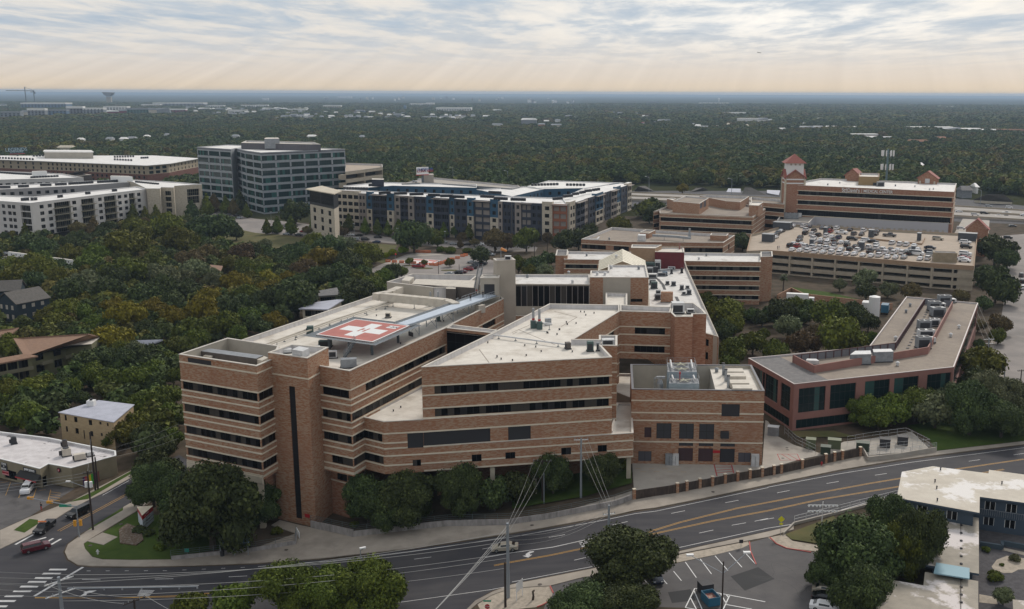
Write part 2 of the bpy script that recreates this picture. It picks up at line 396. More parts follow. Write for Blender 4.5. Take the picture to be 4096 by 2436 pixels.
motelr=mat('motel_roof',(0.56,0.51,0.43),0.85,c2=(0.49,0.44,0.37),scale=0.3,det=8,c3=(0.72,0.69,0.66),s3=0.11,f3=(0.55,0.60))
motelr2=mat('motel_roof_grey',(0.36,0.32,0.265),0.9,c2=(0.30,0.27,0.225),scale=0.5,det=9,c3=(0.62,0.57,0.55),s3=0.12,f3=(0.54,0.585))
slate=mat('slate_blue_wall',(0.050,0.074,0.105),0.8)
ltblue=mat('light_blue_panel',(0.22,0.36,0.42),0.7)
teal=mat('teal_door',(0.10,0.38,0.40),0.6)
aptw=mat('apartment_white',(0.56,0.54,0.52),0.85,c2=(0.52,0.50,0.48),scale=0.2)
aptblue=mat('apartment_blue',(0.025,0.085,0.15),0.8)
aptslate=mat('apartment_slate',(0.03,0.036,0.055),0.8)
apttaupe=mat('apartment_taupe',(0.26,0.225,0.20),0.85)
aptstone=mat('apartment_stone',(0.52,0.46,0.37),0.9,c2=(0.36,0.30,0.22),scale=1.0,stretch=(1,1,2),lo=0.45,hi=0.7)
aptrust=mat('apartment_rust',(0.28,0.10,0.05),0.8)
aptolive=mat('balcony_olive',(0.17,0.155,0.10),0.8)
towerf=mat('tower_frame',(0.32,0.34,0.36),0.8,c2=(0.28,0.30,0.32),scale=0.3)
towerpanel=mat('tower_spandrel',(0.075,0.07,0.085),0.6)
whiteroof=mat('white_roof',(0.78,0.76,0.73),0.7,c2=(0.68,0.66,0.63),scale=0.3)
skin=mat('skin',(0.35,0.19,0.13),0.6);cloth=mat('dark_cloth',(0.012,0.012,0.018),0.9);clothr=mat('red_cloth',(0.35,0.03,0.03),0.9);hairm=mat('hair',(0.02,0.014,0.01),0.7)
signred=mat('sign_red',(0.40,0.012,0.02),0.5);signwhite=mat('sign_white',(0.50,0.56,0.62),0.5);ink=mat('ink',(0.02,0.02,0.025),0.6)
signgreen=mat('sign_green',(0.01,0.25,0.15),0.5);signyel=mat('sign_yellow',(0.65,0.62,0.02),0.5);amber=mat('amber',(0.6,0.28,0.02),0.5)
lampon=mat('warm_lamp',(1,.7,.4),0.5,emit=((1.0,0.55,0.2),4.0))
carglass=mat('car_glass',(0.01,0.012,0.014),0.08,spec=0.6);tyre=mat('tyre',(0.01,0.01,0.01),0.9);rim=mat('rim',(0.3,0.3,0.3),0.3,metal=0.6)
headl=mat('headlight',(0.6,0.6,0.6),0.2);taill=mat('taillight',(0.3,0.01,0.01),0.3)
CARP={k:mat('car_'+k,c,0.25,spec=0.6,metal=mt)for k,c,mt in(('white',(0.72,0.72,0.73),0),('silver',(0.36,0.38,0.40),.4),('grey',(0.10,0.105,0.115),.3),('black',(0.008,0.008,0.010),0),('red',(0.26,0.012,0.016),0),('maroon',(0.10,0.010,0.018),0),('blue',(0.025,0.045,0.10),.2),('tan',(0.42,0.38,0.31),.2),('navy',(0.012,0.018,0.035),.2))}
def leafmat(name,a,b,c):
 mt=bpy.data.materials.new(name);mt.use_nodes=True;t=mt.node_tree;p=t.nodes['Principled BSDF']
 at=N(t,'ShaderNodeAttribute',attribute_name='tint');oi=N(t,'ShaderNodeObjectInfo')
 r=ramp(t,at.outputs['Fac'],[(0.0,a),(0.55,b),(1.0,c)])
 hs=N(t,'ShaderNodeHueSaturation');LK(t,r.outputs[0],hs.inputs['Color']);hs.inputs['Saturation'].default_value=1.12
 LK(t,math_(t,'ADD',math_(t,'MULTIPLY',oi.outputs['Random'],0.045),0.478),hs.inputs['Hue'])
 LK(t,math_(t,'ADD',math_(t,'MULTIPLY',oi.outputs['Random'],0.5),0.75),hs.inputs['Value'])
 LK(t,hs.outputs[0],p.inputs['Base Color']);p.inputs['Roughness'].default_value=0.75;p.inputs['Specular IOR Level'].default_value=0.15
 MATS[name]=mt;return mt
LEAF={'d':leafmat('leaf_dark',(0.027,0.037,0.016),(0.057,0.074,0.030),(0.125,0.150,0.057)),'g':leafmat('leaf_green',(0.048,0.063,0.015),(0.090,0.111,0.027),(0.167,0.187,0.044)),'o':leafmat('leaf_olive',(0.062,0.068,0.016),(0.115,0.120,0.028),(0.18,0.185,0.045)),'y':leafmat('leaf_gold',(0.105,0.092,0.018),(0.175,0.150,0.030),(0.25,0.21,0.048)),'b':leafmat('leaf_brown',(0.070,0.052,0.026),(0.115,0.088,0.045),(0.17,0.13,0.065)),'s':leafmat('leaf_sage',(0.075,0.085,0.048),(0.130,0.142,0.076),(0.201,0.210,0.115)),'l':leafmat('leaf_bright',(0.113,0.161,0.015),(0.208,0.268,0.027),(0.321,0.375,0.045))}
# --- the setting
g=MB()
xs=[-60000,-6000,-1500,-600,RX0,RX1,600,1500,6000,60000];ys=[-50,250,450,650,900,2000,6000,60000]
for i in range(len(xs)-1):
 for j in range(len(ys)-1):
  x0,x1,y0,y1=xs[i],xs[i+1],ys[j],ys[j+1]
  mi=1 if y0>=650 else 0
  g.quad((x0,y0,gz(x0)),(x1,y0,gz(x1)),(x1,y1,gz(x1)),(x0,y1,gz(x0)),mi)
structure('ground',g,[dirt,farland])
s=MB()
def S(pts,off=0.02,mi=0,side=0.0,mb=None):return sheet(mb or s,gp(*pts),off,mi,side)
N_EDGE=[B1(-700,1100),B1(-300,1012),B1(0,882),B1(310,736),B1(650,520),B1(870,400),B1(1020,330),B1(1340,150),B1(1750,-40)]
E_KERB=[B1(1900,60),B1(1500,315),B1(1200,490),B1(860,688),B1(760,745),B1(650,830),B1(615,910),B1(650,985),B1(750,1045),B1(900,1058)]
NORTH=[B1(1400,1062),B1(1900,1050),B2(0,1028),B2(600,985),B2(1490,887),B2(2100,797),B2(2480,738),B3(500,652),B3(1000,562),B3(1400,490),B3(1850,400),B3(2496,262),L4(700,1182),L4(1300,1082),L4(2000,990),L4(2700,905)]
SOUTH=[L4(2700,1185),L4(2496,1222),L4(1270,1408),B4(250,645),B4(0,702),B3(1540,912),B3(780,1062),B3(0,1215)]
# the street canyon floor: one asphalt sheet, side street and the mouth to the south included
road=N_EDGE+E_KERB+NORTH+SOUTH+[B2(2300,1285),B2(2130,1385),B2(2040,1480),B2(1950,1800),B1(-700,1800)]
ra=MB();sheet(ra,gp(*road),0.012)
sheet(ra,gp(T3(1150,1130),T3(3700,1130),T4(2900,1320),T4(2600,1460),T3(1150,1300)),0.02)
es_=MB();sheet(es_,gp(M4(2340,640),M4(2330,330),M4(2250,230),M4(2600,200),M4(2900,600),L4(2800,700),L4(2496,420),L4(2380,330),M4(2160,1462),M4(2260,1100)),0.015);structure('eastern_street',es_,asphaltold)
structure('road',ra,asphalt)
fr=MB()
sheet(fr,gp(M1(1950,60),M1(2130,-10),M2(-10,60),M2(420,100),M2(1350,250),M3(0,290),M3(250,340),M3(230,380),M2(1900,340),M2(1370,305),M2(800,255),M2(0,200),M1(2360,170)),0.02)
structure('side_street',fr,asphaltold)
lots=MB()
sheet(lots,gp(B1(-300,150),B1(0,215),B1(480,250),B1(730,290),B1(640,345),B1(290,560),B1(0,690),B1(-300,850)),0.014)
S([B3(375,1243),B3(700,1150),B3(1250,1110),B3(1610,1015),B3(1950,945),B3(2290,845),B3(2320,815),B4(0,765),B4(80,835),B4(200,880),B4(480,915),B4(1050,980),B4(1060,1500),B3(300,1500)],0.014,mb=lots)
structure('parking_lot',lots,asphalt2)
hl=MB()
S([M2(1220,505),M2(1480,405),M2(1560,390),M2(2150,420),M2(2330,470),M2(2330,700),M2(1300,680),M2(940,630)],0.02,mb=hl)
structure('helicopter_lot',hl,asphaltold)
dk=MB();S([M4(1760,300),M4(1900,60),T4(1800,1370),T4(2120,1370),M4(2160,60),M4(2150,260),M4(2040,300)],0.03,mb=dk);structure('forecourt',dk,concrete)
# pavements: raised slabs with a kerb face
pv=MB()
S(N_EDGE[2:8]+[B1(1310,100),B1(1050,235),B1(880,320),B1(700,415),B1(290,570),B1(0,700)][:6],0.13,side=0.15,mb=pv)
S([B1(1500,300),B1(1335,398),B1(1200,475),B1(1200,505),B1(860,700),B1(770,760),B1(665,835),B1(632,910),B1(665,980),B1(760,1036),B1(900,1047),B1(1400,1052),B1(1900,1040),B2(0,1018),B2(600,975),B2(1490,876),B2(2100,786),B2(2480,727),B3(500,640),B3(1000,550),B3(1400,478),B3(1850,388),B3(2496,252),L4(700,1172),L4(1300,1072),L4(2000,980),L4(2700,895),L4(2700,860),L4(2496,893),L4(1640,990),L4(900,1042),L4(0,1230),B3(1600,330),B3(1210,400),B3(1180,315),B3(700,460),B3(0,640),B2(2480,650),B2(1870,660),B2(1480,700),B2(950,765),B2(535,670),B2(450,655),B2(230,600),B2(150,650),B2(390,730),B2(0,870),B1(2300,870),B1(1670,985),B1(1300,990),B1(1000,985),B1(900,960),B1(830,880),B1(815,830),B1(870,790),B1(1350,500),B1(1500,405)],0.13,side=0.15,mb=pv)
S([B1(850,805),B1(1000,722),B1(1148,765),B1(1010,842)],0.135,side=0.15,mb=pv)
S([B3(0,1228),B3(780,1075),B3(1540,925),B3(2496,712),B4(250,655),B4(250,690),B4(0,765),B3(2300,800),B3(1560,940),B3(1600,1010),B3(1250,1105),B3(700,1155),B3(370,1240),B3(0,1262),B2(2300,1330),B2(2150,1420),B2(2060,1500),B2(2045,1480),B2(2140,1385),B2(2310,1297)],0.12,side=0.14,mb=pv)
S([M4(2260,1100),M4(2160,1462),L4(2380,330),L4(2330,345),M4(2130,1462),M4(2210,1090)],0.13,side=0.15,mb=pv)
structure('pavement',pv,sidewalk)
yd=MB()
S([L3(1172,1100),L3(2440,1130),L3(2470,690),L4(0,700),L4(100,850),L4(250,930),L4(500,1010),L4(740,900),L4(1000,870),L4(1180,850),L4(1400,800),L4(1570,965),L4(1640,985),L4(980,1030),L4(905,955),L4(320,1070),L4(150,1120),L4(0,1150),L3(2440,1180),L3(1610,1310),L3(1190,1400)],0.16,side=0.2,mb=yd)
structure('service_yard',yd,concrete)
gr=MB()
S([B1(1000,725),B1(1330,520),B1(1600,560),B1(2200,780),B1(2200,868),B1(1670,982),B1(1300,985),B1(1000,980),B1(905,955),B1(832,878),B1(820,830),B1(850,810),B1(1010,845),B1(1150,765)],0.10,mb=gr)
S([B1(1200,475),B1(860,686),B1(900,735),B1(1340,480),B1(1335,400)],0.09,mb=gr)
S([B1(680,425),B1(860,395),B1(1330,120),B1(1300,110),B1(900,330)],0.16,mb=gr)
S([B1(135,700),B1(290,590),B1(370,600),B1(370,640),B1(240,725)],0.16,mb=gr)
S([L4(1350,740),L4(1950,650),L4(2700,640),L4(2700,855),L4(2496,888),L4(1640,985),L4(1570,870)],0.09,mb=gr)
S([L3(200,1150),L3(1165,1180),L3(1170,1310),L3(700,1440),L3(0,1560),L3(0,1250)],0.3,mb=gr)
S([M4(230,728),M4(600,780),M4(900,850),M4(620,830),M4(260,790)],0.06,mb=gr)
structure('lawn',gr,lawn)
dg=MB()
S([M1(1900,230),M1(2500,160),M2(400,240),M2(1380,320),M2(1250,500),M2(900,400),M1(2350,400),M1(1950,330)],0.012,mb=dg)
S([B4(170,740),B4(440,640),B4(640,560),B4(700,640),B4(480,830),B4(230,790)],0.15,mb=dg)
S([L4(220,800),L4(640,795),L4(860,855),L4(300,860)],0.22,mb=dg)
structure('dry_grass',dg,dry)
gv=MB();bed=MB()
S([B3(0,1262),B3(370,1242),B3(400,1310),B3(360,1390),B3(240,1445),B2(2200,1500),B2(2160,1420),B2(2300,1330)],0.03,mb=gv)
S([B3(1610,1010),B3(1570,945),B3(2300,805),B3(2315,835),B3(2240,870),B3(1980,935)],0.03,mb=gv)
S([B4(0,768),B4(170,735),B4(240,800),B4(480,840),B4(500,905),B4(200,870),B4(80,830)],0.03,mb=gv)
cy=MB();S([B4(1900,500),B4(2600,560),B4(2600,1600),B4(1900,1600)],0.02,mb=cy);structure('courtyard',cy,courtm)
S([B4(2180,1050),B4(2230,985),B4(2330,945),B4(2560,980),B4(2560,1075),B4(2440,1080),B4(2380,1112),B4(2300,1115),B4(2200,1085)],0.05,mb=gv)
S([B4(2060,690),B4(2600,760),B4(2600,700),B4(2060,640)],0.04,mb=gv);S([B4(2290,865),B4(2600,930),B4(2600,965),B4(2280,890)],0.04,mb=gv);S([B4(2060,1320),B4(2220,1350),B4(2240,1420),B4(2060,1400)],0.05,mb=gv)
S([B1(1160,700),B1(1240,640),B1(1370,690),B1(1400,800),B1(1330,850),B1(1170,830)],0.3,side=.3,mb=bed)
structure('gravel_bed',gv,gravel);structure('flower_bed',bed,mat('mulch',(.11,.075,.05),1.0,c2=(.22,.20,.17),scale=2.5,det=6,lo=.5,hi=.65))
# road paint
mk=MB()
def line(pts,w=0.14,mi=0,off=0.025):strip(mk,gp(*pts),w,off,mi)
def dash(pts,L=3.0,gap=9.0,mi=0,w=0.14):dashes(mk,gp(*pts),w,0.025,L,gap,mi)
line([B2(20,1050),B2(600,1003),B2(1000,963),B2(1500,903),B2(2200,805),B2(2490,763),B3(500,672),B3(920,592),B3(1400,510),B3(2496,280),L4(0,1338),L4(700,1207),L4(1400,1095),L4(2600,940)])
line([L4(1260,1400),B4(250,635),B4(0,675),B3(1520,888),B3(780,1050),B3(0,1200)])
line([B2(1390,1400),B2(2290,1275),B2(2496,1235)],0.12)
dash([L4(2500,1008),L4(1925,1090),L4(1000,1228),L4(500,1315),B3(1935,455),B3(1360,570),B3(750,697),B2(1915,930),B2(1205,1020),B2(470,1100)])
dash([B3(2496,580),B3(1830,722),B3(1300,830),B3(575,995),B3(0,1105)])
dash([B4(60,575),B4(-400,655)],3,3)
for ln in([L4(2496,1065),L4(1850,1160),L4(1000,1300),L4(500,1392),B3(2200,480),B3(1650,615),B3(1290,725)],[L4(2300,1165),L4(1290,1330),L4(500,1460),B3(2496,505),B3(1980,600),B3(1300,748),B3(920,825),B3(370,940),B3(0,1005),B2(2320,1040)]):
 P_=gp(*ln)
 for k in(-0.17,0.17):
  q=[]
  for i,a in enumerate(P_):
   b=P_[min(i+1,len(P_)-1)];c=P_[max(i-1,0)];d=(Vector(b)-Vector(c)).normalized();q.append(tuple(Vector(a)+Vector((-d.y,d.x))*k))
  strip(mk,q,0.13,0.026,1)
for k in(0,34):line([B1(340,1352+k//8),B1(1100,1357),B1(1700,1345-k//3),B1(2500,1255+k),B2(300,1215+k)],0.14,1)
line([B1(810,1055),B1(335,1338)],0.5)
for a in((480,1072,650,1086),(415,1112,590,1126),(340,1155,510,1168),(275,1192,450,1206),(198,1238,372,1252),(130,1282,305,1298),(48,1330,225,1346),(-30,1378,150,1394),(-110,1430,70,1446)):
 line([B1(a[0],(a[1]+a[3])/2),B1(a[2],(a[1]+a[3])/2)],0.62)
for a in((150,835,330,735),(270,815,450,765),(380,850,520,775),(500,835,595,780)):line([B1(*a[:2]),B1(*a[2:])],0.45)
dash([B1(845,1092),B1(1640,1090),B1(2496,1052)],0.7,2.6,w=0.12)
line([B1(800,1175),B1(980,1180)]);line([B1(1510,1172),B1(1690,1168)]);line([B1(2230,1150),B1(2410,1141)])
line([B1(850,1257),B1(1400,1248),B1(1940,1235)],0.2)
line([B2(2235,962),B3(0,915),B3(400,860),B3(820,766)],0.2)
line([B1(560,700),B1(1200,358),B1(1450,215)],0.12,1);line([B1(585,705),B1(1215,365)],0.12,1)
line([B1(1340,165),B1(1000,355)],0.12)
for sx in((0,235,75,222),(55,355,103,228),(120,255,200,252),(182,380,203,325),(318,398,355,285),(470,405,495,300),(490,320,595,335),(490,345,590,357),(485,368,585,383),(480,392,585,410),(380,308,445,300)):line([B1(*sx[:2]),B1(*sx[2:])],0.12,1)
for a in((1690,1005,1797,1157),(1835,975,1945,1122),(1980,945,2105,1088),(2115,915,2242,1056),(2255,895,2380,1032),(1575,1095,1652,1187),(1460,1160,1512,1220),(1290,1180,1355,1243)):line([B3(*a[:2]),B3(*a[2:])],0.13,2)
for a in((1690,1450,1782,1262),(1782,1262,1850,1272),(1775,1285,1855,1470),(1742,1357,1800,1470),(1690,1450,1930,1490),(1955,1297,2470,1393),(2035,1315,2095,1420),(2120,1335,2060,1465),(2085,1320,2110,1350),(2090,1420,2340,1465)):line([B3(*a[:2]),B3(*a[2:])],0.16,2)
for a in((1970,1122,1998,1236),(2140,1128,2162,1208),(1970,1122,2140,1128),(1985,1150,2145,1148),(1992,1180,2150,1170),(1996,1206,2156,1190)):strip(mk,gp(L3(*a[:2]),L3(*a[2:])),0.22,0.175,3)
for a in((90,1022,118,1082),(118,1082,312,1080),(312,1080,285,1022),(285,1022,90,1022),(130,1022,225,1080),(190,1022,290,1078)):strip(mk,gp(L4(*a[:2]),L4(*a[2:])),0.16,0.175,3)
for a in((1200,1162,1700,1168),(1250,1192,1800,1198)):dashes(mk,gp(L3(*a[:2]),L3(*a[2:])),0.08,0.17,1.2,1.6,1)
# turn arrow and lettering
S([B3(215,900),B3(170,903),B3(130,930),B3(140,942),B3(100,945),B3(160,962),B3(200,932),B3(178,935),B3(172,922),B3(212,908)],0.027,mb=mk)
S([B1(785,1335),B1(830,1305),B1(810,1300),B1(870,1285),B1(945,1282),B1(900,1300),B1(850,1312),B1(840,1330)],0.027,mb=mk)
for k in range(6):line([B1(1340+k*5,1330-k*10),B1(1460+k*9,1335-k*10)],0.16)
for a in((640,810,660,845),(655,800,690,862),(690,862,800,832),(670,830,790,800),(680,845,780,850)):pass
structure('road_marking',mk,[white,yellow,whitec,red])
def road_word(body,corners,size):
 P=gp(*corners);a,b=Vector(P[0]),Vector(P[1]);c=Vector(P[2]);xd=(b-a);yd=(c-a)
 me=text_mesh(body,1.0,0.0,0.02);me.materials.clear();me.materials.append(white)
 w=max(v.co.x for v in me.vertices)-min(v.co.x for v in me.vertices);cen=(a+b)/2+yd/2
 for v in me.vertices:
  p=cen+xd*(v.co.x/w)+yd*(v.co.y/0.72);v.co=(p.x,p.y,gz(p.x)+0.03)
 tag(link(bpy.data.objects.new('road_lettering',me)),kind='structure')
road_word('ONLY',(B3(805,840),B3(770,790),B3(690,862)),1)
kr=MB()
for ln in([B3(2315,812),B3(2325,900),B3(2380,1030)],[B3(372,1243),B3(402,1310)],[B3(360,1390),B3(300,1425),B3(245,1445)],[B4(20,768),B4(80,828),B4(180,872),B4(420,912)]):
 P_=gp(*ln)
 for a,b in zip(P_,P_[1:]):
  n=(Vector(b)-Vector(a));n=Vector((-n.y,n.x)).normalized()*0.09;a,b=Vector(a),Vector(b);sheet(kr,[a-n,b-n,b+n,a+n],0.15,0,0.16)
structure('painted_kerb',kr,kerbred)
pt=MB()
S([B3(2130,1145),B3(2400,1055),B3(2560,1170),B3(2270,1285)],0.018,mb=pt);S([B3(1520,1300),B3(1740,1270),B3(1790,1380),B3(1560,1405)],0.018,mb=pt)
structure('asphalt_patch',pt,mat('fresh_asphalt',(0.028,0.028,0.03),0.9))
ck=MB();cr_r=random.Random(8)
for fn,x0,x1,y0,y1,n_ in((B3,1750,2450,900,1400,9),(B4,0,380,950,1400,6),(B1,20,600,300,520,5),(B1,900,2300,1110,1400,6),(B2,1300,2400,950,1200,6),(B3,1400,2400,330,800,6),(L4,100,1200,1200,1440,5)):
 for _ in range(n_):
  a=GG(fn(cr_r.uniform(x0,x1),cr_r.uniform(y0,y1)));th=cr_r.uniform(-.5,.9);P_=[a.xy]
  for k in range(cr_r.randint(4,9)):th+=cr_r.uniform(-.5,.5);P_.append(P_[-1]+Vector((math.cos(th),math.sin(th)))*cr_r.uniform(.8,1.8))
  strip(ck,P_,.07,.021)
structure('sealed_crack',ck,mat('crack_tar',(.016,.016,.018),.6))
mh=MB()
for p in(B3(1960,320),B3(195,645),B3(273,1222),B2(295,885),B2(1030,880),L4(185,953),L4(190,973),L4(145,1055),B1(1180,634),B1(880,842)):
 c=GG(p,0.15);mh.tube((c.x,c.y,c.z+0.10),(c.x,c.y,c.z+0.165),0.35,12)
structure('manhole_cover',mh,mat('iron',(0.07,0.055,0.045),0.7))
# motorway: deck, barriers
mw=MB();bar=MB()
fa,fb=xy(T3(1150,1200),4),xy(T3(1820,1240),4)
wa=[xy(T3(1100,1145),6),xy(T3(1900,1175),6),xy(T4(1500,1245),7),xy(T4(2900,1335),7)]
wb=[xy(T3(1100,1215),6),xy(T3(1900,1255),6),xy(T4(1500,1345),7),xy(T4(2900,1430),7)]
mw.prism(wa+wb[::-1],4.6,6.0)
structure('motorway',mw,mat('motorway_concrete',(0.34,0.31,0.28),0.9,c2=(0.28,0.255,0.23),scale=0.1))
for r in(0.02,0.48,0.52,0.98):
 q=[tuple(Vector(a).lerp(Vector(b),r))for a,b in zip(wa,wb)]
 for a,b in zip(q,q[1:]):bar.beam((*a,6.95),(*b,6.95),0.35,0.94)
tag(bar.build('motorway_barrier',tancon),'pale concrete barriers running along the raised motorway','barrier')
# haze
hz=MB();hz.prism([(-16000,-60),(16000,-60),(16000,26000),(-16000,26000)],-1.5,96)
hm=bpy.data.materials.new('haze');hm.use_nodes=True;t=hm.node_tree;t.nodes.clear()
pvn=N(t,'ShaderNodeVolumePrincipled');pvn.inputs['Density'].default_value=HAZE_D=0.00007;pvn.inputs['Color'].default_value=(0.54,0.71,0.92,1);pvn.inputs['Anisotropy'].default_value=0.2
ho=N(t,'ShaderNodeOutputMaterial');LK(t,pvn.outputs[0],ho.inputs['Volume'])
hz=tag(hz.build('haze',hm),kind='stuff');hz['label']='pale blue haze over the far plain'
# --- buildings
def planehit(p,q,pt):
 d=fwd+cr*((pt[0]-PCX)/FPX)-cu*((pt[1]-PCY)/FPX)
 p,q=Vector(p[:2]),Vector(q[:2]);e=(q-p);L=e.length;e=e/L;n=Vector((-e.y,e.x))
 t=p.dot(n)/(d.x*n.x+d.y*n.y)
 return(Vector((d.x*t,d.y*t))-p).dot(e),CAM_H+d.z*t
STY={'strip':(1.25,[(glass,6),(blind,3),(blindb,2)],mull,0.07,0.22),'dark':(1.5,[(glass,9),(blindb,1)],mull,0.07,0.22),'black':(2.4,[(glass,1)],mull,0.05,0.25),'louver':(99,[(louver,1)],mull,0.06,0.12),'louverm':(1.6,[(louverm,1)],mull,0.12,0.12),'green':(1.5,[(gglass,7),(gglass2,1)],mull,0.08,0.3),'tower':(1.9,[(tglass,7),(tglass2,2)],mull,0.12,0.35),'punch':(0.9,[(glass,3),(blindb,2),(blind,1)],mull,0.07,0.15),'curtain':(1.6,[(glass,5),(blind,1),(blindb,1)],mullw,0.12,0.12),'open':(99,[(unitd,1)],None,0,6.0),'motelw':(.8,[(glass,2),(blindb,1)],whitec,0.09,0.1),'door':(99,[(doorbr,1)],None,0,0.25),'doorg':(1.2,[(doorgrey,1)],mull,0.06,0.12),'panel':(99,[(beige,1)],None,0,0.04),'bluebay':(1.4,[(glass,4),(blindb,2)],aptslate,0.3,0.7),'olivebay':(1.4,[(glass,3),(blindb,1)],aptolive,0.2,1.1),}
class Bld:
 def __init__(s,name,label,cat,loc,group=None):
  s.root=thing(name,label,cat,loc,0,group);s.wins=[];s.sub=name in('hospital_building','plant_building','pink_office','ward_block','motel')
 def part(s,name,mb,mats,smooth=False,label=None,parent=None):
  o=mb.build(name,mats,parent or s.root,smooth)
  if label:o['label']=label
  return o
 def window(s,p,e,n,s0,s1,za,zb,sty,name='window'):
  pw,ms,mm,mw_,ins=STY[sty]
  mb=base=MB();fm=None;P=lambda a,z,k:(p.x+e.x*a-n.x*k,p.y+e.y*a-n.y*k,z)
  L=s1-s0;nn=max(1,round(L/pw));mats=[m_ for m_,_ in ms]+([mm]if mm else[])
  pick=[i for i,(_,w)in enumerate(ms)for _ in range(w)]
  for i in range(nn):
   a,b=s0+L*i/nn,s0+L*(i+1)/nn;mi=rnd.choice(pick)if len(pick)>1 else 0
   mb.quad(P(a,za,ins),P(b,za,ins),P(b,zb,ins),P(a,zb,ins),mi)
  if mm and mw_:
   h=mw_/2;fm=mb=MB()if s.sub else mb;mi_f=0 if s.sub else len(mats)-1
   for i in range(nn+1):
    a=min(max(s0+L*i/nn,s0+h),s1-h)
    mb.quad(P(a-h,za,ins-.05),P(a+h,za,ins-.05),P(a+h,zb,ins-.05),P(a-h,zb,ins-.05),mi_f)
   if zb-za>3.2 and mm is not mullw:
    nz=max(1,round((zb-za)/2.2))
    for i in range(1,nz):
     z=za+(zb-za)*i/nz;mb.quad(P(s0,z-h,ins-.04),P(s1,z-h,ins-.04),P(s1,z+h,ins-.04),P(s0,z+h,ins-.04),mi_f)
  c=P((s0+s1)/2,za,0);dist=Vector((c[0],c[1],CAM_H)).length
  s.wins.append(((s1-s0)*(zb-za)/dist**2,base,mats,name,fm if s.sub else None,mm))
 def facade(s,mb,p,q,z0,z1,holes,out,mi=0):
  p,q=Vector(p),Vector(q);L=(q-p).length
  if L<1e-4:return
  e=(q-p)/L;n=Vector((e.y,-e.x))*out
  H_=[]
  for h in holes:
   a,b,za,zb=max(0.02,min(h[0],h[1])),min(L-0.02,max(h[0],h[1])),max(z0+.02,min(h[2],h[3])),min(z1-.02,max(h[2],h[3]))
   if b-a>0.1 and zb-za>0.1:H_.append((a,b,za,zb,h[4]))
  P=lambda a,z,k=0.0:(p.x+e.x*a-n.x*k,p.y+e.y*a-n.y*k,z)
  def Q(A,B,C,D,m_):
   mb.quad(A,B,C,D,m_)if out>0 else mb.quad(D,C,B,A,m_)
  zs=sorted({z0,z1}|{h[2]for h in H_}|{h[3]for h in H_})
  for za,zb in zip(zs,zs[1:]):
   row=sorted((h[0],h[1])for h in H_ if h[2]<(za+zb)/2<h[3]);a=0.0
   for h0,h1 in row:
    if h0>a:Q(P(a,za),P(h0,za),P(h0,zb),P(a,zb),mi)
    a=max(a,h1)
   if a<L:Q(P(a,za),P(L,za),P(L,zb),P(a,zb),mi)
  for a,b,za,zb,sty in H_:
   k=STY[sty][4]
   Q(P(a,za),P(b,za),P(b,za,k),P(a,za,k),mi);Q(P(a,zb,k),P(b,zb,k),P(b,zb),P(a,zb),mi)
   Q(P(a,za),P(a,za,k),P(a,zb,k),P(a,zb),mi);Q(P(b,za,k),P(b,za),P(b,zb),P(b,zb,k),mi)
   s.window(p,e,n,a,b,za,zb,sty,{'louver':'louver','louverm':'louver','door':'door','doorg':'door','open':'opening','panel':'panel'}.get(sty,'window'))
 def wing(s,poly,z0,z1,wallm=brick,roofm=roofw,holes={},bands=(),par=1.0,pw=0.35,bandm=stone,cop=coping,band_h=0.28,soffit=False,inner=parin,skip=(),name='wall',flatroof=False):
  poly=[tuple(p[:2])for p in poly];n=len(poly);out=1 if area2(poly)>0 else-1
  w=MB()
  for i in range(n):
   if i in skip:continue
   s.facade(w,poly[i],poly[(i+1)%n],z0,z1,holes.get(i,[]),out)
  if soffit:w.cap([(x,y,z0)for x,y in poly],0,True)
  s.part(name,w,wallm)
  r=MB();pi=offset(ccw(poly),0.02 if par>0 else 0.0);r.cap([(x,y,z1-par)for x,y in pi]);s.part('roof',r,roofm)
  if par>0:
   c=MB();c.ring(offset(ccw(poly),-0.06),z1,z1+0.14,pw+0.1)
   s.part('coping',c,cop)
   c=MB();po=ccw(poly);q=offset(po,pw)
   for i in range(n):
    j=(i+1)%n;c.quad((*q[j],z1-par),(*q[i],z1-par),(*q[i],z1),(*q[j],z1))
   s.part('parapet',c,inner)
  for b in bands:
   z,ed=(b,None)if not isinstance(b,tuple)else b
   m_=MB()
   for i in range(n):
    if i in skip or(ed is not None and i not in ed):continue
    p,q=Vector(poly[i]),Vector(poly[(i+1)%n]);e=(q-p).normalized();nn=Vector((e.y,-e.x))*out*0.07
    segs=[(0,(q-p).length)]
    for h in holes.get(i,[]):
     if min(h[2],h[3])<z+band_h/2<max(h[2],h[3]):
      a,b2=min(h[0],h[1]),max(h[0],h[1]);ns=[]
      for u,v in segs:
       if b2<=u or a>=v:ns.append((u,v))
       else:
        if a>u:ns.append((u,a))
        if b2<v:ns.append((b2,v))
      segs=ns
    for u,v in segs:
     if v-u<0.05:continue
     A,B_=p+e*(u-(0.07 if u==0 else 0)),p+e*(v+(0.07 if v>(q-p).length-.01 else 0))
     m_.prism([tuple(A-nn*.3),tuple(B_-nn*.3),tuple(B_+nn),tuple(A+nn)],z,z+band_h)
   if m_.f:s.part('stone_band',m_,bandm)
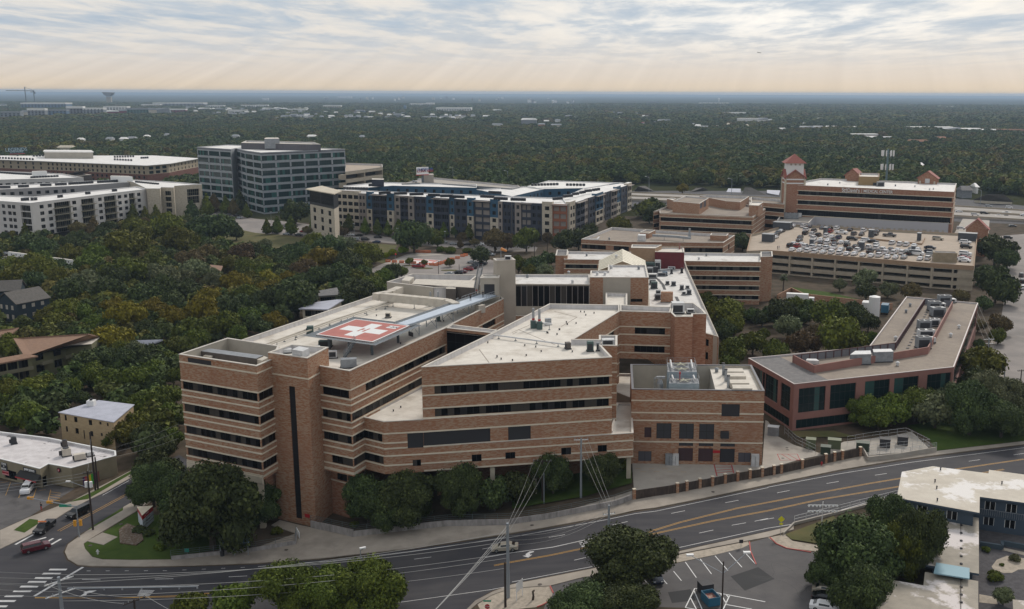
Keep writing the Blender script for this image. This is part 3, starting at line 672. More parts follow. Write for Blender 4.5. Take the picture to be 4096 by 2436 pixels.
 def finish(s,limit=100):
  s.wins.sort(key=lambda w:-w[0])
  cnt={}
  rest={}
  for a,mb,mats,nm,fm,mm in s.wins:
   cnt[nm]=cnt.get(nm,0)+1
   if cnt[nm]<=limit:
    wo__=mb.build(nm,mats,s.root)
    if fm and fm.f:q=fm.build('window_frame' if nm=='window' else 'frame',mm,s.root);q.parent=wo__
   else:rest.setdefault(nm,[]).append((mb,mats))
  for nm,lst in rest.items():
   allm=[];big=MB()
   for mb,mats in lst:
    ix=[]
    for m_ in mats:
     if m_ not in allm:allm.append(m_)
     ix.append(allm.index(m_))
    b=len(big.v);big.v+=mb.v;big.f+=[tuple(b+i for i in f)for f in mb.f];big.m+=[ix[k]for k in mb.m]
   o=big.build(nm,allm,s.root);o['kind']='stuff'
def WR(p,q,tl,br,sty):
 a,zt=planehit(p,q,tl);b,zb=planehit(p,q,br);return(a,b,zb,zt,sty)
def SR(p,q,pa,pb,z0,z1,sty):
 return(planehit(p,q,pa)[0],planehit(p,q,pb)[0],z0,z1,sty)
def full(p,q,z0,z1,sty,m0=0.5,m1=0.5):return(m0,(Vector(q)-Vector(p)).length-m1,z0,z1,sty)
def lv(h):return(h-1.62,h-0.0)
HD=[27.0,22.5,18.0,13.5]
bands_all=[b for h in HD for b in(h,h-1.9,h-3.0)]
Hs=Bld('hospital_building','huge orange-brown brick hospital with striped window bands and a helipad on its roof','hospital',(-48,190,0))
Tz=30.8
A0=xy(L1(1745,45),32.2);Cf=xy(L2(5,160),32.2);CR=xy(L2(165,92),32.2);ABR=xy(I4(1290,265),32.2);ABL=xy(I4(650,165),32.2)
TL,TF,TR,TB=xy(I4(1152,345),33.5),xy(I4(1635,415),33.5),xy(I4(1895,280),33.5),xy(I4(1440,245),33.5)
# west block with its sunken plant well
hs={0:[full(A0,Cf,*lv(h),'strip',0.35,0.25)for h in HD]+[WR(A0,Cf,L1(1828,72),L1(2062,160),'louver')],1:[full(Cf,CR,*lv(h),'strip' if h<20 else 'dark',0.25,0.05)for h in HD]}
Hs.wing([A0,Cf,CR,ABR,ABL],10.0,32.2,holes=hs,bands=[(z,(0,1))for z in bands_all+[30.7,10.6]],par=3.0,soffit=True,inner=beige)
# stair tower
hs={0:[(lambda a:(a-0.75,a+0.75,1.0,27.6,'dark'))(planehit(TL,TF,I4(1435,610))[0])]}
Hs.wing([TL,TF,TR,TB],-0.5,33.5,holes=hs,bands=[(30.6-1.2,(0,1))],par=1.1)
# helipad wing
p0=xy(I4(1790,512),Tz);p1=xy(L2(912,208),Tz);p2=xy(M2(1850,1128),Tz);p3=xy(I3(945,925),Tz);p4=xy(I3(1590,605),Tz);p5=xy(I3(1530,560),Tz)
p6=xy(M2(1290,762),Tz);p7=ABL;p8=xy(I4(1600,400),Tz)
hs={0:[full(p0,p1,*lv(27.0),'black',0.4,0.4),full(p0,p1,*lv(22.5),'strip',0.1,0.2),full(p0,p1,*lv(18.0),'strip',0.1,0.2),SR(p0,p1,L2(742,1100),L2(945,1100),*lv(13.5),'strip')],1:[SR(p1,p2,L2(1070,360),L2(1848,0),*lv(27.0),'strip'),full(p1,p2,*lv(22.5),'strip',0.25,0.3),full(p1,p2,*lv(18.0),'strip',0.25,0.3),full(p1,p2,*lv(13.5),'strip',0.25,0.3)],3:[WR(p3,p4,I3(1330,950),I3(1490,870),'black')]}
hs[3]=[SR(p3,p4,I3(1330,960),I3(1490,900),*lv(27.0),'black')]
Hs.wing([p0,p1,p2,p3,p4,p5,p6,p7,p8],10.0,Tz,holes=hs,bands=[(z,(0,1,3))for z in bands_all+[10.3]],par=0.9,soffit=True,roofm=roofw)
# set-back ground floor under the overhang
q0=tuple(Vector(p0)+Vector((0.5,2.5)));q1=tuple(Vector(p1)+Vector((-2.0,3.5)))
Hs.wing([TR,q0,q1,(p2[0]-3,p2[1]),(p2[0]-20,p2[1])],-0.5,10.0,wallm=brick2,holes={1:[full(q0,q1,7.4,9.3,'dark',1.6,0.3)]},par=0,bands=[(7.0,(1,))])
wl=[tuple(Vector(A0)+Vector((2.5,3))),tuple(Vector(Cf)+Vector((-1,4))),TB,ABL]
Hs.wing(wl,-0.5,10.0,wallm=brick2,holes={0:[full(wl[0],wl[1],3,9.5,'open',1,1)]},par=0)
# glazed link between the two wings
b12,b11=xy(I3(1450,1030),Tz),xy(I3(1520,995),Tz)
e_=(Vector(b12)-Vector(p2)).length
Hs.wing([p2,b12,b11,p3],10.0,Tz,holes={0:[(0.1,e_-0.1,20.5,30.2,'black')]},par=0.9,roofm=roofw)
# central wing
b0,b1,b2,b3,b4,b5,b6,b7=xy(L2(1613,170),Tz),xy(L3(975,74),Tz),xy(M3(868,1300),Tz),xy(M3(1025,1302),Tz),xy(M3(1025,1202),Tz),xy(M3(850,1199),Tz),xy(M3(850,1242),Tz),xy(M3(600,1240),Tz)
b8,b9,b10=xy(M3(1052,964),Tz),xy(M3(1050,905),Tz),xy(M3(365,893),Tz)
hs={0:[SR(b0,b1,L2(1740,390),L3(950,290),*lv(27.0),'strip'),SR(b0,b1,L2(1745,620),L3(945,510),*lv(22.5),'strip')],7:[SR(b7,b8,M3(945,1190),M3(998,1170),*lv(27.0),'black')]}
hs[0]+=[WR(b0,b1,L3(-150,740),L3(182,888),'louver')]
Hs.wing([b0,b1,b2,b3,b4,b5,b6,b7,b8,b9,b10,b11,b12],10.0,Tz,holes=hs,bands=[(z,(0,2,7))for z in(27,25.1,22.5,20.6,18.0,15.0)],par=1.0,soffit=True)
# podium: lower storeys carried past the central wing, on columns
pa,pb=xy(L2(1035,655),20.5),xy(L2(1245,702),20.5)
D_=lambda a,b,t:tuple(Vector(a).lerp(Vector(b),t))
f0=Vector(b0);f1=Vector(b1);fe=(f1-f0).normalized();fn=Vector((fe.y,-fe.x))
c0=tuple(f0+fn*0.4);c1=tuple(f1+fn*0.4)
hs={0:[full(pa,pb,*lv(18.0),'strip',0.1,0.5),full(pa,pb,*lv(13.5),'strip',0.1,0.4)],1:[WR(pb,c0,L2(1475,817),L2(1620,970),'louver'),WR(pb,c0,L2(1528,1072),L2(1610,1130),'punch')]}
hs[1]=[(h[0],(Vector(c0)-Vector(pb)).length,14.95,18.0,'louver')if h[4]=='louver' else h for h in hs[1]]
Hs.wing([pa,pb,c0,tuple(Vector(b0)+Vector((0.3,1.0))),b12,p2],10.0,20.5,holes=hs,bands=[(z,(0,1))for z in(18,16.1,15.0,13.5,11.6)],par=0.35,soffit=True)
pr1,pr2,pr3=xy(L3(1182,812),15.1),xy(L3(1168,520),15.1),xy(L3(1022,520),15.1)
Lc=(Vector(c1)-Vector(c0)).length
wx=lambda a,b:WR(c0,pr1,a,b,'punch')
Hs.wing([c0,pr1,pr2,pr3,tuple(Vector(b1)+Vector((0,1.5))),tuple(Vector(b0)+Vector((0.3,1.2)))],10.0,15.1,holes={0:[wx(L2(1528,1072),L2(1628,1133)),wx(L2(2103,1022),L2(2200,1085)),wx(L3(-65,1000),L3(32,1058)),wx(L3(480,955),L3(577,1018)),wx(L3(836,930),L3(925,990))]},bands=[(z,(0,1))for z in(13.5,11.6,10.1)],par=0.4,soffit=True)
up=MB();
Hs.wing([c0,c1,tuple(Vector(b1)+Vector((-.2,.6))),tuple(Vector(b0)+Vector((.3,.6)))],15.1,20.6,holes={0:[(0.0,planehit(c0,c1,L2(2285,840))[0],15.25,18.0,'louver'),WR(c0,c1,L2(2458,745),L3(183,890),'louver')]},par=0,bands=[(18.0,(0,)),(15.0,(0,))])
cl_=MB()
for pt in(L3(1150,1275),L3(228,1240),B2(2315,280)):
 a=G(pt,4.0);s_,_=planehit(c0,pr1,pt);v=Vector(c0)+fe*(s_ if s_<60 else 40)-fn*0.8;cl_.box((v.x,v.y,2.0),(0.9,0.9,8.05))
v=Vector(Cf)+Vector((-.9,.9));cl_.box((v.x,v.y,-0.3),(1.0,1.0,10.35))
Hs.part('column',cl_,beige2)
# recess behind the columns: car bays in shade
rb=[tuple(Vector(c0)+Vector((1,9))),tuple(Vector(pr1)+Vector((-1,8))),tuple(Vector(pr1)+Vector((-1,20))),tuple(Vector(c0)+Vector((1,20)))]
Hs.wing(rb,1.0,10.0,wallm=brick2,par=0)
st=MB()
for k in(0,):st.beam((Cf[0]-0.1,Cf[1]-.12,10.0+0.55),(A0[0],A0[1]-.12,10.55),0.3,1.3)
Hs.part('stone_band',st,beige2)
# north-east wing with lift shaft
c_1,c_2,c_3,c_4,c_5,c_6,c_7,c_8,c_9=xy(M3(1548,977),Tz),xy(M3(1590,1018),Tz),xy(M3(1762,1018),Tz),xy(M3(1762,992),Tz),xy(M3(1896,992),Tz),xy(M3(1862,950),Tz),xy(M3(1775,885),Tz),xy(M3(1547,885),Tz),xy(M3(1557,925),Tz)
hs={0:[WR(b8,c_1,M3(1197,1127),M3(1492,1183),'dark'),WR(b8,c_1,M3(1192,1312),M3(1487,1368),'dark')]}
hs[0]=[(h[0],h[1],*lv(z),h[4])for h,z in zip(hs[0],(27,22.5))]
Hs.wing([b8,c_1,c_9,b9],19.2,Tz,holes=hs,bands=[(z,(0,))for z in(27,25.1,22.5,20.6)],par=1.0,soffit=True)
Hs.wing([c_1,c_2,c_3,c_4,c_5,c_6,c_7,c_8,c_9],5.0,Tz,wallm=brick2,par=1.6)
lowr=[tuple(Vector(b8)+Vector((-6,-2))),(12,224),(30,226),(33,245),(8,246)]
Hs.wing(lowr,5,13.5,wallm=beige,roofm=roofw,par=0.4)
# long rear roof with plant, its end wall
zD=21.0
d0,d2_,d3,d4,d5,d6=xy(M3(1880,1178),zD),xy(M3(2012,1215),zD),xy(M3(1706,540),zD),xy(M3(1688,480),zD),xy(M3(1310,470),zD),xy(M3(1330,915),zD)
d1=tuple(Vector(d0).lerp(Vector(d2_),0.62))
hs={0:[WR(d0,d1,M3(1888,1232),M3(1917,1307),'dark'),WR(d0,d1,M3(1884,1362),M3(1911,1438),'dark'),WR(d0,d1,L3(1884,15),L3(1910,98),'dark')]}
Hs.wing([d0,d1,d2_,d3,d4,d5,d6],5,zD,holes=hs,par=0.7,roofm=roofwhite,cop=beige)
en=MB();en.prism([tuple(Vector(d1)+Vector((0,-.15))),tuple(Vector(d2_)+Vector((.15,-.15))),tuple(Vector(d2_)+Vector((.15,1))),tuple(Vector(d1)+Vector((0,1)))],5,zD-.1);Hs.part('end_panel',en,beige)
# penthouse with grey panel front
zE=29.5
E0,E1,E2,E3,E4,E5=xy(M3(762,634),zE),xy(M3(1332,636),zE),xy(M3(1305,515),zE),xy(M3(937,515),zE),xy(M3(937,570),zE),xy(M3(768,570),zE)
hs={0:[WR(E0,E1,M3(888,640),M3(1153,912),'panel'),WR(E0,E1,M3(1157,842),M3(1272,872),'dark')]}
h_=hs[0][0];hs[0][0]=(h_[0],h_[1],19.0,29.45,'panel')
Hs.wing([E0,E1,E2,E3,E4,E5],13,zE,holes=hs,par=0.5,roofm=roofwhite)
lb0,lb1,lb2,lb3=xy(M3(915,785),25.5),xy(M3(1122,790),25.5),xy(M3(1122,905),25.5),xy(M3(915,905),25.5)
Hs.wing([lb0,lb1,lb2,lb3],13,25.5,wallm=beige,par=0.8)
# glazed ward block
zF=27.5
F0,F1,F2,F3=xy(M3(30,700),zF),xy(M3(757,704),zF),xy(M3(757,608),zF),xy(M3(20,606),zF)
L_=(Vector(F1)-Vector(F0)).length
Hs.wing([F0,F1,F2,F3],13,zF,wallm=beige,holes={0:[(0.1,L_-.1,21.0,27.2,'curtain')]},par=0.6,roofm=roofwhite)
fl0,fl1=xy(M3(30,935),19.5),xy(M3(380,935),19.5)
Hs.wing([xy(M3(20,1010),18.5),xy(M3(330,1010),18.5),xy(M3(760,925),18.5),xy(M3(30,925),18.5)],10,18.5,wallm=brick,par=0.3,roofm=rooftan)
# beige lift shaft and door house at the end of the walkway
s0_,s1_=xy(I3(1495,135),40.2),xy(I3(1735,125),40.2)
sv=Vector(s1_)-Vector(s0_);sn=Vector((-sv.y,sv.x)).normalized()*3.4
Hs.wing([s0_,s1_,tuple(Vector(s1_)+sn),tuple(Vector(s0_)+sn)],5,40.2,wallm=beige,par=0.3)
h0_,h1_=xy(I3(1300,350),36.4),xy(I3(1530,350),36.4);hn=Vector((0,4.5))
hs={0:[WR(h0_,h1_,I3(1348,428),I3(1480,545),'open')]};hs[0]=[(hs[0][0][0],hs[0][0][1],32.2,34.9,'louver')]
Hs.wing([h0_,h1_,tuple(Vector(h1_)+hn),tuple(Vector(h0_)+hn)],29.9,36.4,wallm=beige,par=0.1,holes=hs)
# screened plant well at the back of the helipad wing
w0,w1,w2,w3,w4,w5=xy(M2(1275,680),33.3),xy(M2(1730,735),33.3),xy(M2(1730,735),33.3),xy(M2(2150,735),33.3),xy(M2(2165,612),33.3),xy(M2(1520,602),33.3)
Hs.wing([w0,w1,(w4[0]-2,w1[1]+1.5),w4,w5],13,33.3,wallm=beige,par=2.9,skip=(1,),inner=parin)
# skylight roof
zr,ze=29.9,26.0
R0,R1=G(M3(1075,355),zr),G(M3(1080,475),zr);a0,a1,a2,a3=G(M3(848,468),ze),G(M3(838,566),ze),G(M3(1312,566),ze),G(M3(1300,468),ze)
rf=MB();rf.quad(a1,R1,R0,a0).quad(R1,a2,a3,R0)
for f in((a1,a2,R1),(a0,R0,a3)):rf.add(f,[(0,1,2)])
for a,b in((a0,a1),(a1,a2),(a2,a3),(a3,a0)):rf.quad((a.x,a.y,13),(b.x,b.y,13),(b.x,b.y,ze),(a.x,a.y,ze))
for k in range(1,8):
 for u,v in((a1,a0),(a2,a3)):
  A_=u.lerp(v,k/8)if False else(u.lerp(v,k/8));B_=R1.lerp(R0,k/8);rf.tube(A_+Vector((0,0,.03)),B_+Vector((0,0,.03)),0.06,4,1)
Hs.part('skylight_roof',rf,[mat('skylight_panel',(0.68,0.63,0.50),0.6,c2=(0.60,0.55,0.43),scale=0.5),mat('skylight_seam',(0.30,0.27,0.2),0.7)])
Hs.finish()
# rear ward block
zH=21.0
Hr=Bld('ward_block','long low brick ward block with dark strip windows behind the white skylight roof','building',(*xy(M3(1200,480),zH),5))
e0,e1,e2,e3=xy(M3(508,458),zH),xy(M3(2425,485),zH),xy(M3(2425,402),zH),xy(M3(545,380),zH)
HH=[19.2,15.6,12.0,8.4]
ms_=planehit(e0,e1,M3(830,500))[0];ms2=planehit(e0,e1,M3(1700,500))[0];LL=(Vector(e1)-Vector(e0)).length
hs={0:[(0.5,ms_,h-1.5,h,'strip')for h in HH[:2]]+[(ms2,LL-0.3,h-1.5,h,'strip')for h in HH]}
Hr.wing([e0,e1,e2,e3],3,zH,holes=hs,bands=[(z,(0,))for h in HH for z in(h,h-1.75)],par=0.8,roofm=roofwhite)
u0=xy(M3(425,420),zH+1.2);u1=xy(M3(540,420),zH+1.2);u2=xy(M3(545,365),zH+1.2);u3=xy(M3(438,365),zH+1.2)
Hr.wing([u0,u1,u2,u3],3,zH+1.2,par=0.5,roofm=roofgrey)
u0=xy(M3(2425,435),zH+1);u1=xy(M4(45,430),zH+1);u2=xy(M4(40,380),zH+1);u3=xy(M3(2425,385),zH+1)
Hr.wing([u0,u1,u2,u3],3,zH+1.0,par=0.5,roofm=roofgrey)
u0=xy(M3(1162,345),27.5);u1=xy(M3(1395,350),27.5);u2=xy(M3(1460,318),27.5);u3=xy(M3(1170,315),27.5)
Hr.wing([u0,u1,u2,u3],18,27.5,wallm=tanbrick,par=0.5)
u0=xy(M3(1395,385),26.3);u1=xy(M3(1680,390),26.3);u2=xy(M3(1672,347),26.3);u3=xy(M3(1400,345),26.3)
Hr.wing([u0,u1,u2,u3],18,26.3,wallm=mat('maroon_plant_house',(0.115,0.012,0.016),0.7,c2=(0.14,0.015,0.02),scale=.5,stretch=(2,2,.2)),par=0.3,roofm=roofw)
Hr.finish()
# --- more buildings
def zp(z,*pts):return[xy(p,z)for p in pts]
def rows(p,q,zs,n,ww,wh,sty,m0=1.0,m1=1.0,w2=None):
 L=(Vector(q)-Vector(p)).length;out=[]
 for z in zs:
  for i in range(n):
   c=m0+(L-m0-m1)*(i+0.5)/n;w=ww if w2 is None or i%2==0 else w2
   out.append((c-w/2,c+w/2,z-wh,z,sty))
 return out
def slab_roof(b,pts,z,th,m_,name='roof'):
 mb=MB();mb.prism(pts,z,z+th);b.part(name,mb,m_)
# two brick clinics behind the ward block
i_=zp(17,M3(675,262),M3(1150,287),M3(2060,296),M3(2172,224),M3(975,145))
Bi=Bld('clinic_building','low brick clinic with tan gravel roof and silver ducts, just behind the skylight','building',(*i_[0],5))
hs={0:[SR(i_[0],i_[1],M3(680,320),M3(915,345),12.9,14.8,'strip'),SR(i_[0],i_[1],M3(990,340),M3(1140,350),12.9,14.8,'strip')],1:[SR(i_[1],i_[2],M3(1165,330),M3(1370,340),12.9,14.8,'strip'),SR(i_[1],i_[2],M3(1685,350),M3(2055,360),12.6,14.6,'strip')],2:[SR(i_[2],i_[3],M3(2110,290),M3(2122,290),12.0,14.5,'dark')]}
Bi.wing(i_,3,17,holes=hs,bands=[15.0,12.4,9.6],par=1.1,roofm=rooftan)
Bi.wing(zp(18.2,M3(1245,195),M3(1335,205),M3(1400,172),M3(1305,168)),15.8,18.2,par=0.4,roofm=rooftan)
Bi.wing(zp(18.3,M3(1932,222),M3(2092,228),M3(2112,208),M3(1945,203)),15.8,18.3,par=0.3,roofm=rooftan)
Bi.finish()
j_=zp(20.7,T3(1380,1332),T3(1440,1322),T3(1440,1345),T3(2350,1384),T3(2470,1303),T3(2090,1222),T3(1520,1278))
Bj=Bld('medical_office','brick medical office with set-back penthouse block and long black window strips','building',(*j_[0],5))
hj=[18.6,14.2,9.8]
hs={2:[full(j_[2],j_[3],h-2.0,h,'dark',0.6,0.6)for h in hj],0:[full(j_[0],j_[1],h-2.0,h,'dark',0.1,0.2)for h in hj]}
Bj.wing(j_,3,20.7,holes=hs,bands=[z for h in hj for z in(h,h-2.3)]+[20.2],par=0.9,roofm=rooftan)
Bj.wing(zp(26,T3(1512,1190),T3(1572,1205),T3(1600,1190),T3(1560,1180)),19,25,par=0.3)
k_=zp(25.6,T3(1568,1232),T3(1828,1256),T3(1918,1200),T3(1690,1180));
Bj.wing(k_,19.5,25.6,par=0.6,roofm=rooftan,holes={1:[WR(k_[1],k_[2],T3(1832,1245),T3(1858,1290),'doorg'),WR(k_[1],k_[2],T3(1868,1232),T3(1892,1280),'doorg')]})
Bj.wing(zp(24.5,T3(2090,1225),T3(2225,1235),T3(2312,1180),T3(1900,1165),T3(1830,1175)),16,24.2,par=1.2,roofm=rooftan)
k_=zp(25.5,T3(2312,1270),T3(2405,1275),T3(2450,1240),T3(2335,1236));Bj.wing(k_,19.5,25.5,par=0.4,roofm=roofw)
lettering('sign_lettering','STAR',1.6,((k_[1][0]+k_[2][0])/2+.15,(k_[1][1]+k_[2][1])/2-.1,24.3),Vector((*k_[2],0))-Vector((*k_[1],0)),whitec,Bj.root).data.name='sign_lettering'
Bj.wing(zp(22.5,T3(2330,1235),T4(158,1262),T4(158,1218),T3(2330,1190)),3,22.5,holes={0:[(1,60,h-2,h,'dark')for h in(20,15.6,11)]},bands=[20.2,17.7,15.8,13.3],par=1.2,roofm=rooftan)
Bj.finish()
# medical centre with lettering, gabled dormers
zk=31.8
k0,k1,k2,k3=zp(zk,T4(175,1070),T4(1815,1142),T4(1838,1058),T4(520,1008))
Bk=Bld('medical_center','wide brick medical center with white wall lettering, black window bands and gabled roof dormers','building',(*k0,12))
Lk=(Vector(k1)-Vector(k0)).length
lev=[(26.6,28.8),(21.3,23.5),(15.2,18.3)]
Bk.wing([k0,k1,k2,k3],6,zk,wallm=brick2,roofm=roofwhite,holes={0:[(0.8,Lk-.8,a,b,'dark')for a,b in lev],1:[full(k1,k2,a,b,'dark',1,1)for a,b in lev[:2]]},bands=[(z,(0,1))for a,b in lev for z in(a-.3,b)],band_h=0.35,par=0.8)
e_k=(Vector(k1)-Vector(k0)).normalized();nk=Vector((e_k.y,-e_k.x))*0.3
def kp(pt):s_,z_=planehit(k0,k1,pt);v=Vector(k0)+e_k*s_+nk;return(v.x,v.y,z_)
K7=win_(3300,620,5.943)
lettering('sign_lettering','St\u2020David\u2019s',2.9,kp(K7(616,842)),(*e_k,0),whitec,Bk.root,bold=0.05,fit=9.6)
lettering('sign_lettering','MEDICAL CENTER',2.2,kp(K7(1262,872)),(*e_k,0),whitec,Bk.root,bold=0.04,fit=15.4)
sb=MB();c=kp(K7(872,905));sb.box((c[0],c[1],c[2]),(0.15,0.1,2.4));Bk.part('sign_divider',sb,whitec)
def dormer(b,x0,x1,yb,ya,wallm,z0=31.0,dep=6.0,side=None):
 p=Vector(xy(T4(x0,yb),z0));q=Vector(xy(T4(x1,yb+8),z0));e=(q-p);L=e.length;e.normalize();n=Vector((-e.y,e.x));mid=(p+q)/2
 zt=topz(mid,T4(0,ya)[1]);ze=z0+(zt-z0)*0.46
 mb=MB();a,c2,mm=p,q,mid;bk=n*dep
 mb.add([(*a,z0),(*c2,z0),(*c2,ze),(*mm,zt),(*a,ze)],[(0,1,2,3,4)]);mb.add([(*(a+bk),z0),(*(c2+bk),z0),(*(c2+bk),ze),(*(mm+bk),zt),(*(a+bk),ze)],[(4,3,2,1,0)])
 mb.quad((*a,z0),(*a,ze),(*(a+bk),ze),(*(a+bk),z0)).quad((*c2,z0),(*(c2+bk),z0),(*(c2+bk),ze),(*c2,ze));w=b.part('dormer',mb,wallm)
 r=MB();o=e*0.7;up=0.35
 for s_,A in((1,c2+o),(-1,a-o)):
  zz_=ze-0.4
  r.add([(*(A-n*.6),zz_),(*(mm-n*.6),zt),(*(mm+bk+n*.6),zt),(*(A+bk+n*.6),zz_),(*(A-n*.6),zz_+up),(*(mm-n*.6),zt+up),(*(mm+bk+n*.6),zt+up),(*(A+bk+n*.6),zz_+up)],[(4,5,6,7),(0,3,2,1),(0,1,5,4),(2,3,7,6),(0,4,7,3)])
 b.part('dormer_roof',r,rooftile);return p,q,n,z0,ze,zt
dormer(Bk,750,895,1030,918,brick2)
p,q,n,z0,ze,zt=dormer(Bk,1460,1645,1058,942,brick2)
vb=MB();mm=(p+q)/2-n*.1;e=(q-p).normalized();vb.box((mm.x,mm.y,z0+.4),(2.6,.15,2.6),math.atan2(e.y,e.x));Bk.part('vent_panel',vb,unitw)
for s_ in(.12,.88):
 vb=MB();mm=p.lerp(q,s_)-n*.3;vb.box((mm.x,mm.y,z0),(.9,.5,1.7),math.atan2(e.y,e.x));Bk.part('pilaster',vb,beige2)
pq=zp(35.8,T4(885,990),T4(1085,996),T4(1085,960),T4(890,955));Bk.wing(pq,31,35.8,wallm=mat('tan_stucco',(0.30,0.205,0.10),0.9),par=1.0,cop=tanbrick)
Bk.finish()
# podium deck in front of the medical centre
pd=zp(14,M4(1765,60),M4(1770,128),M4(430,68),M4(82,25));
Bp=Bld('parking_podium','white concrete podium wall with garage doors below the medical center','parking deck',(*pd[1],5))
zz0=15.5
q_=zp(zz0,T4(85,1420),T4(395,1442),T4(455,1385),T4(1760,1445),T4(1800,1400),T4(480,1330),T4(165,1312))
L_=(Vector(q_[3])-Vector(q_[2])).length
Bp.wing(q_,7,zz0,wallm=mat('podium_white',(0.46,0.45,0.47),0.8),roofm=concrete,holes={2:rows(q_[2],q_[3],[11.5],22,2.2,2.6,'panel',w2=1.0)},par=1.2,skip=())
Bp.finish()
# clock-like lookout tower with pyramid roof
ct=Vector(k0)+e_k*2.0
t0,t1=Vector(xy(K5(620,720),34)),Vector(xy(K5(955,722),34));ee=(t1-t0);W_=ee.length;ee.normalize();tn=Vector((-ee.y,ee.x));D1=W_
tp=[t0,t1,t1+tn*D1,t0+tn*D1]
Bt=Bld('roof_tower','white square tower with red pyramid roof rising from brick gables beside the medical center','tower',(t0.x,t0.y,12))
zt_=lambda y:topz(t0.lerp(t1,.5),K5(0,y)[1])
zg=zt_(655)
Bt.wing([tuple(v)for v in tp],8,zg,wallm=brick2,par=0,bands=[(zt_(700),None),(zt_(768),None)],band_h=0.7,bandm=whitec)
cb=MB()
for v in tp:cb.box((v.x,v.y,8),(1.0,1.0,zg-8),math.atan2(ee.y,ee.x))
for i_c,v in enumerate(tp):
 cbx=MB();cbx.box((v.x,v.y,8),(1.0,1.0,zg-8),math.atan2(ee.y,ee.x));Bt.part('corner_pilaster',cbx,beige2)
for i in range(4):
 a,c2=tp[i],tp[(i+1)%4];ed=(c2-a).normalized();nn=Vector((ed.y,-ed.x));mid=(a+c2)/2;zc=zg+W_*.36;cen=(tp[0]+tp[2])/2
 gm=MB();gm.add([(*(a+nn*.05),zg),(*(c2+nn*.05),zg),(*(mid+nn*.05),zc)],[(0,1,2)]);Bt.part('gable',gm,brick2)
 rm=MB();o=ed*1.1;f=nn*.8
 for A in(a-o+f,c2+o+f):rm.add([(*A,zg-.7),(*(mid+f),zc+.1),(*cen,zc+.1),(*(A-f),zg-.7),(*A,zg-.2),(*(mid+f),zc+.6),(*cen,zc+.6),(*(A-f),zg-.2)],[(4,5,6,7),(0,1,5,4),(0,3,2,1)])
 Bt.part('gable_roof',rm,rooftile)
ins=offset([tuple(v)for v in tp],W_*.07);ztop=zt_(398)
Bt.wing(ins,zg-2,ztop,wallm=whitec,par=0,name='shaft',holes={0:rows(ins[0],ins[1],[zt_(415)],3,1.0,1.0,'panel',1,1)})
pr=MB();ro=offset([tuple(v)for v in ins],-1.5);cen=(Vector(ins[0])+Vector(ins[2]))/2;za=zt_(250)
for i in range(4):pr.add([(*ro[i],ztop-.3),(*ro[(i+1)%4],ztop-.3),(*cen,za)],[(0,1,2)])
pr.cap([(*v,ztop-.3)for v in ro],0,True);Bt.part('pyramid_roof',pr,rooftile)
Bt.finish()
# multi-storey car park
zg_=15.1
g0,g1,g2,g3,g3b,g4,g5,g6=zp(zg_,M3(2288,378),M4(1610,498),M4(2008,524),M4(2036,285),M4(2036,203),M4(1855,205),M4(210,118),M3(2330,215))
g0b=xy(M4(0,368),zg_)
Bg=Bld('parking_garage','four-storey tan concrete car park with a roof deck full of cars','parking garage',(*g1,5))
op=[(z-1.5,z)for z in(13.2,9.8,6.4+.0)];
def gh(p,q,n,b=True):
 L=(Vector(q)-Vector(p)).length;o=[]
 for k in range(n):
  for z in(13.2,10.0,6.9):o.append((L*k/n+0.35,L*(k+1)/n-0.35,z-1.5,z,'open'))
 return o
tw0,tw1=xy(M4(1620,392),18),xy(M4(1848,400),18)
Bg.wing([g0b,g1,g2,g3,g3b,g4,g5,g6,g0],2,zg_,wallm=tancon,roofm=decktan,holes={0:gh(g0b,g1,7),1:gh(g1,g2,2),2:gh(g2,g3,3)},par=1.0,pw=0.25,inner=tancon,cop=tanbrick)
fb_=MB()
for a,b in((g0b,g1),(g1,g2),(g2,g3b)):
 A,B_=Vector(a),Vector(b);d=(B_-A).normalized();nn=Vector((d.y,-d.x))*0.08;fb_.prism([tuple(A+nn*.1),tuple(B_+nn*.1),tuple(B_+nn),tuple(A+nn)],13.5,zg_-.02)
Bg.part('brick_fascia',fb_,tanbrick)
for k in range(8):
 v=Vector(g0b).lerp(Vector(g1),k/7 if k<7 else .995);pm=MB();pm.box((v.x,v.y,4),(.75,.5,9.6),math.atan2(g1[1]-g0b[1],g1[0]-g0b[0]));Bg.part('column',pm,tancon)
tv=(Vector(tw1)-Vector(tw0)).normalized();tn_=Vector((-tv.y,tv.x))*5
Bg.wing([tw0,tw1,tuple(Vector(tw1)+tn_),tuple(Vector(tw0)+tn_)],3,18,wallm=mat('stair_tower_stain',(0.24,0.195,0.13),0.9,c2=(0.30,0.245,0.17),scale=.5,det=8),roofm=decktan,holes={0:[((Vector(tw1)-Vector(tw0)).length*.38,(Vector(tw1)-Vector(tw0)).length*.68,z-1.4,z,'louver')for z in(12.2,9.2,6.6)]},par=.5,cop=tancon)
rb_=MB();a,b=xy(M4(830,232),14.9),xy(M4(1500,300),14.9);rb_.beam((*a,14.9),(*b,14.9),.3,1.0);c2=xy(M4(1530,245),14.9);rb_.beam((*b,14.9),(*c2,14.9),.3,1.0);Bg.part('ramp_wall',rb_,tanbrick)
Bg.finish()
def rbox(name,label,cat,tl,br,ztop,dep,m_,zb,group=None,fn=None):
 a,b=Vector(xy(tl,ztop)),Vector(xy((br[0],tl[1]+(br[1]-tl[1])*0),ztop));return a,b
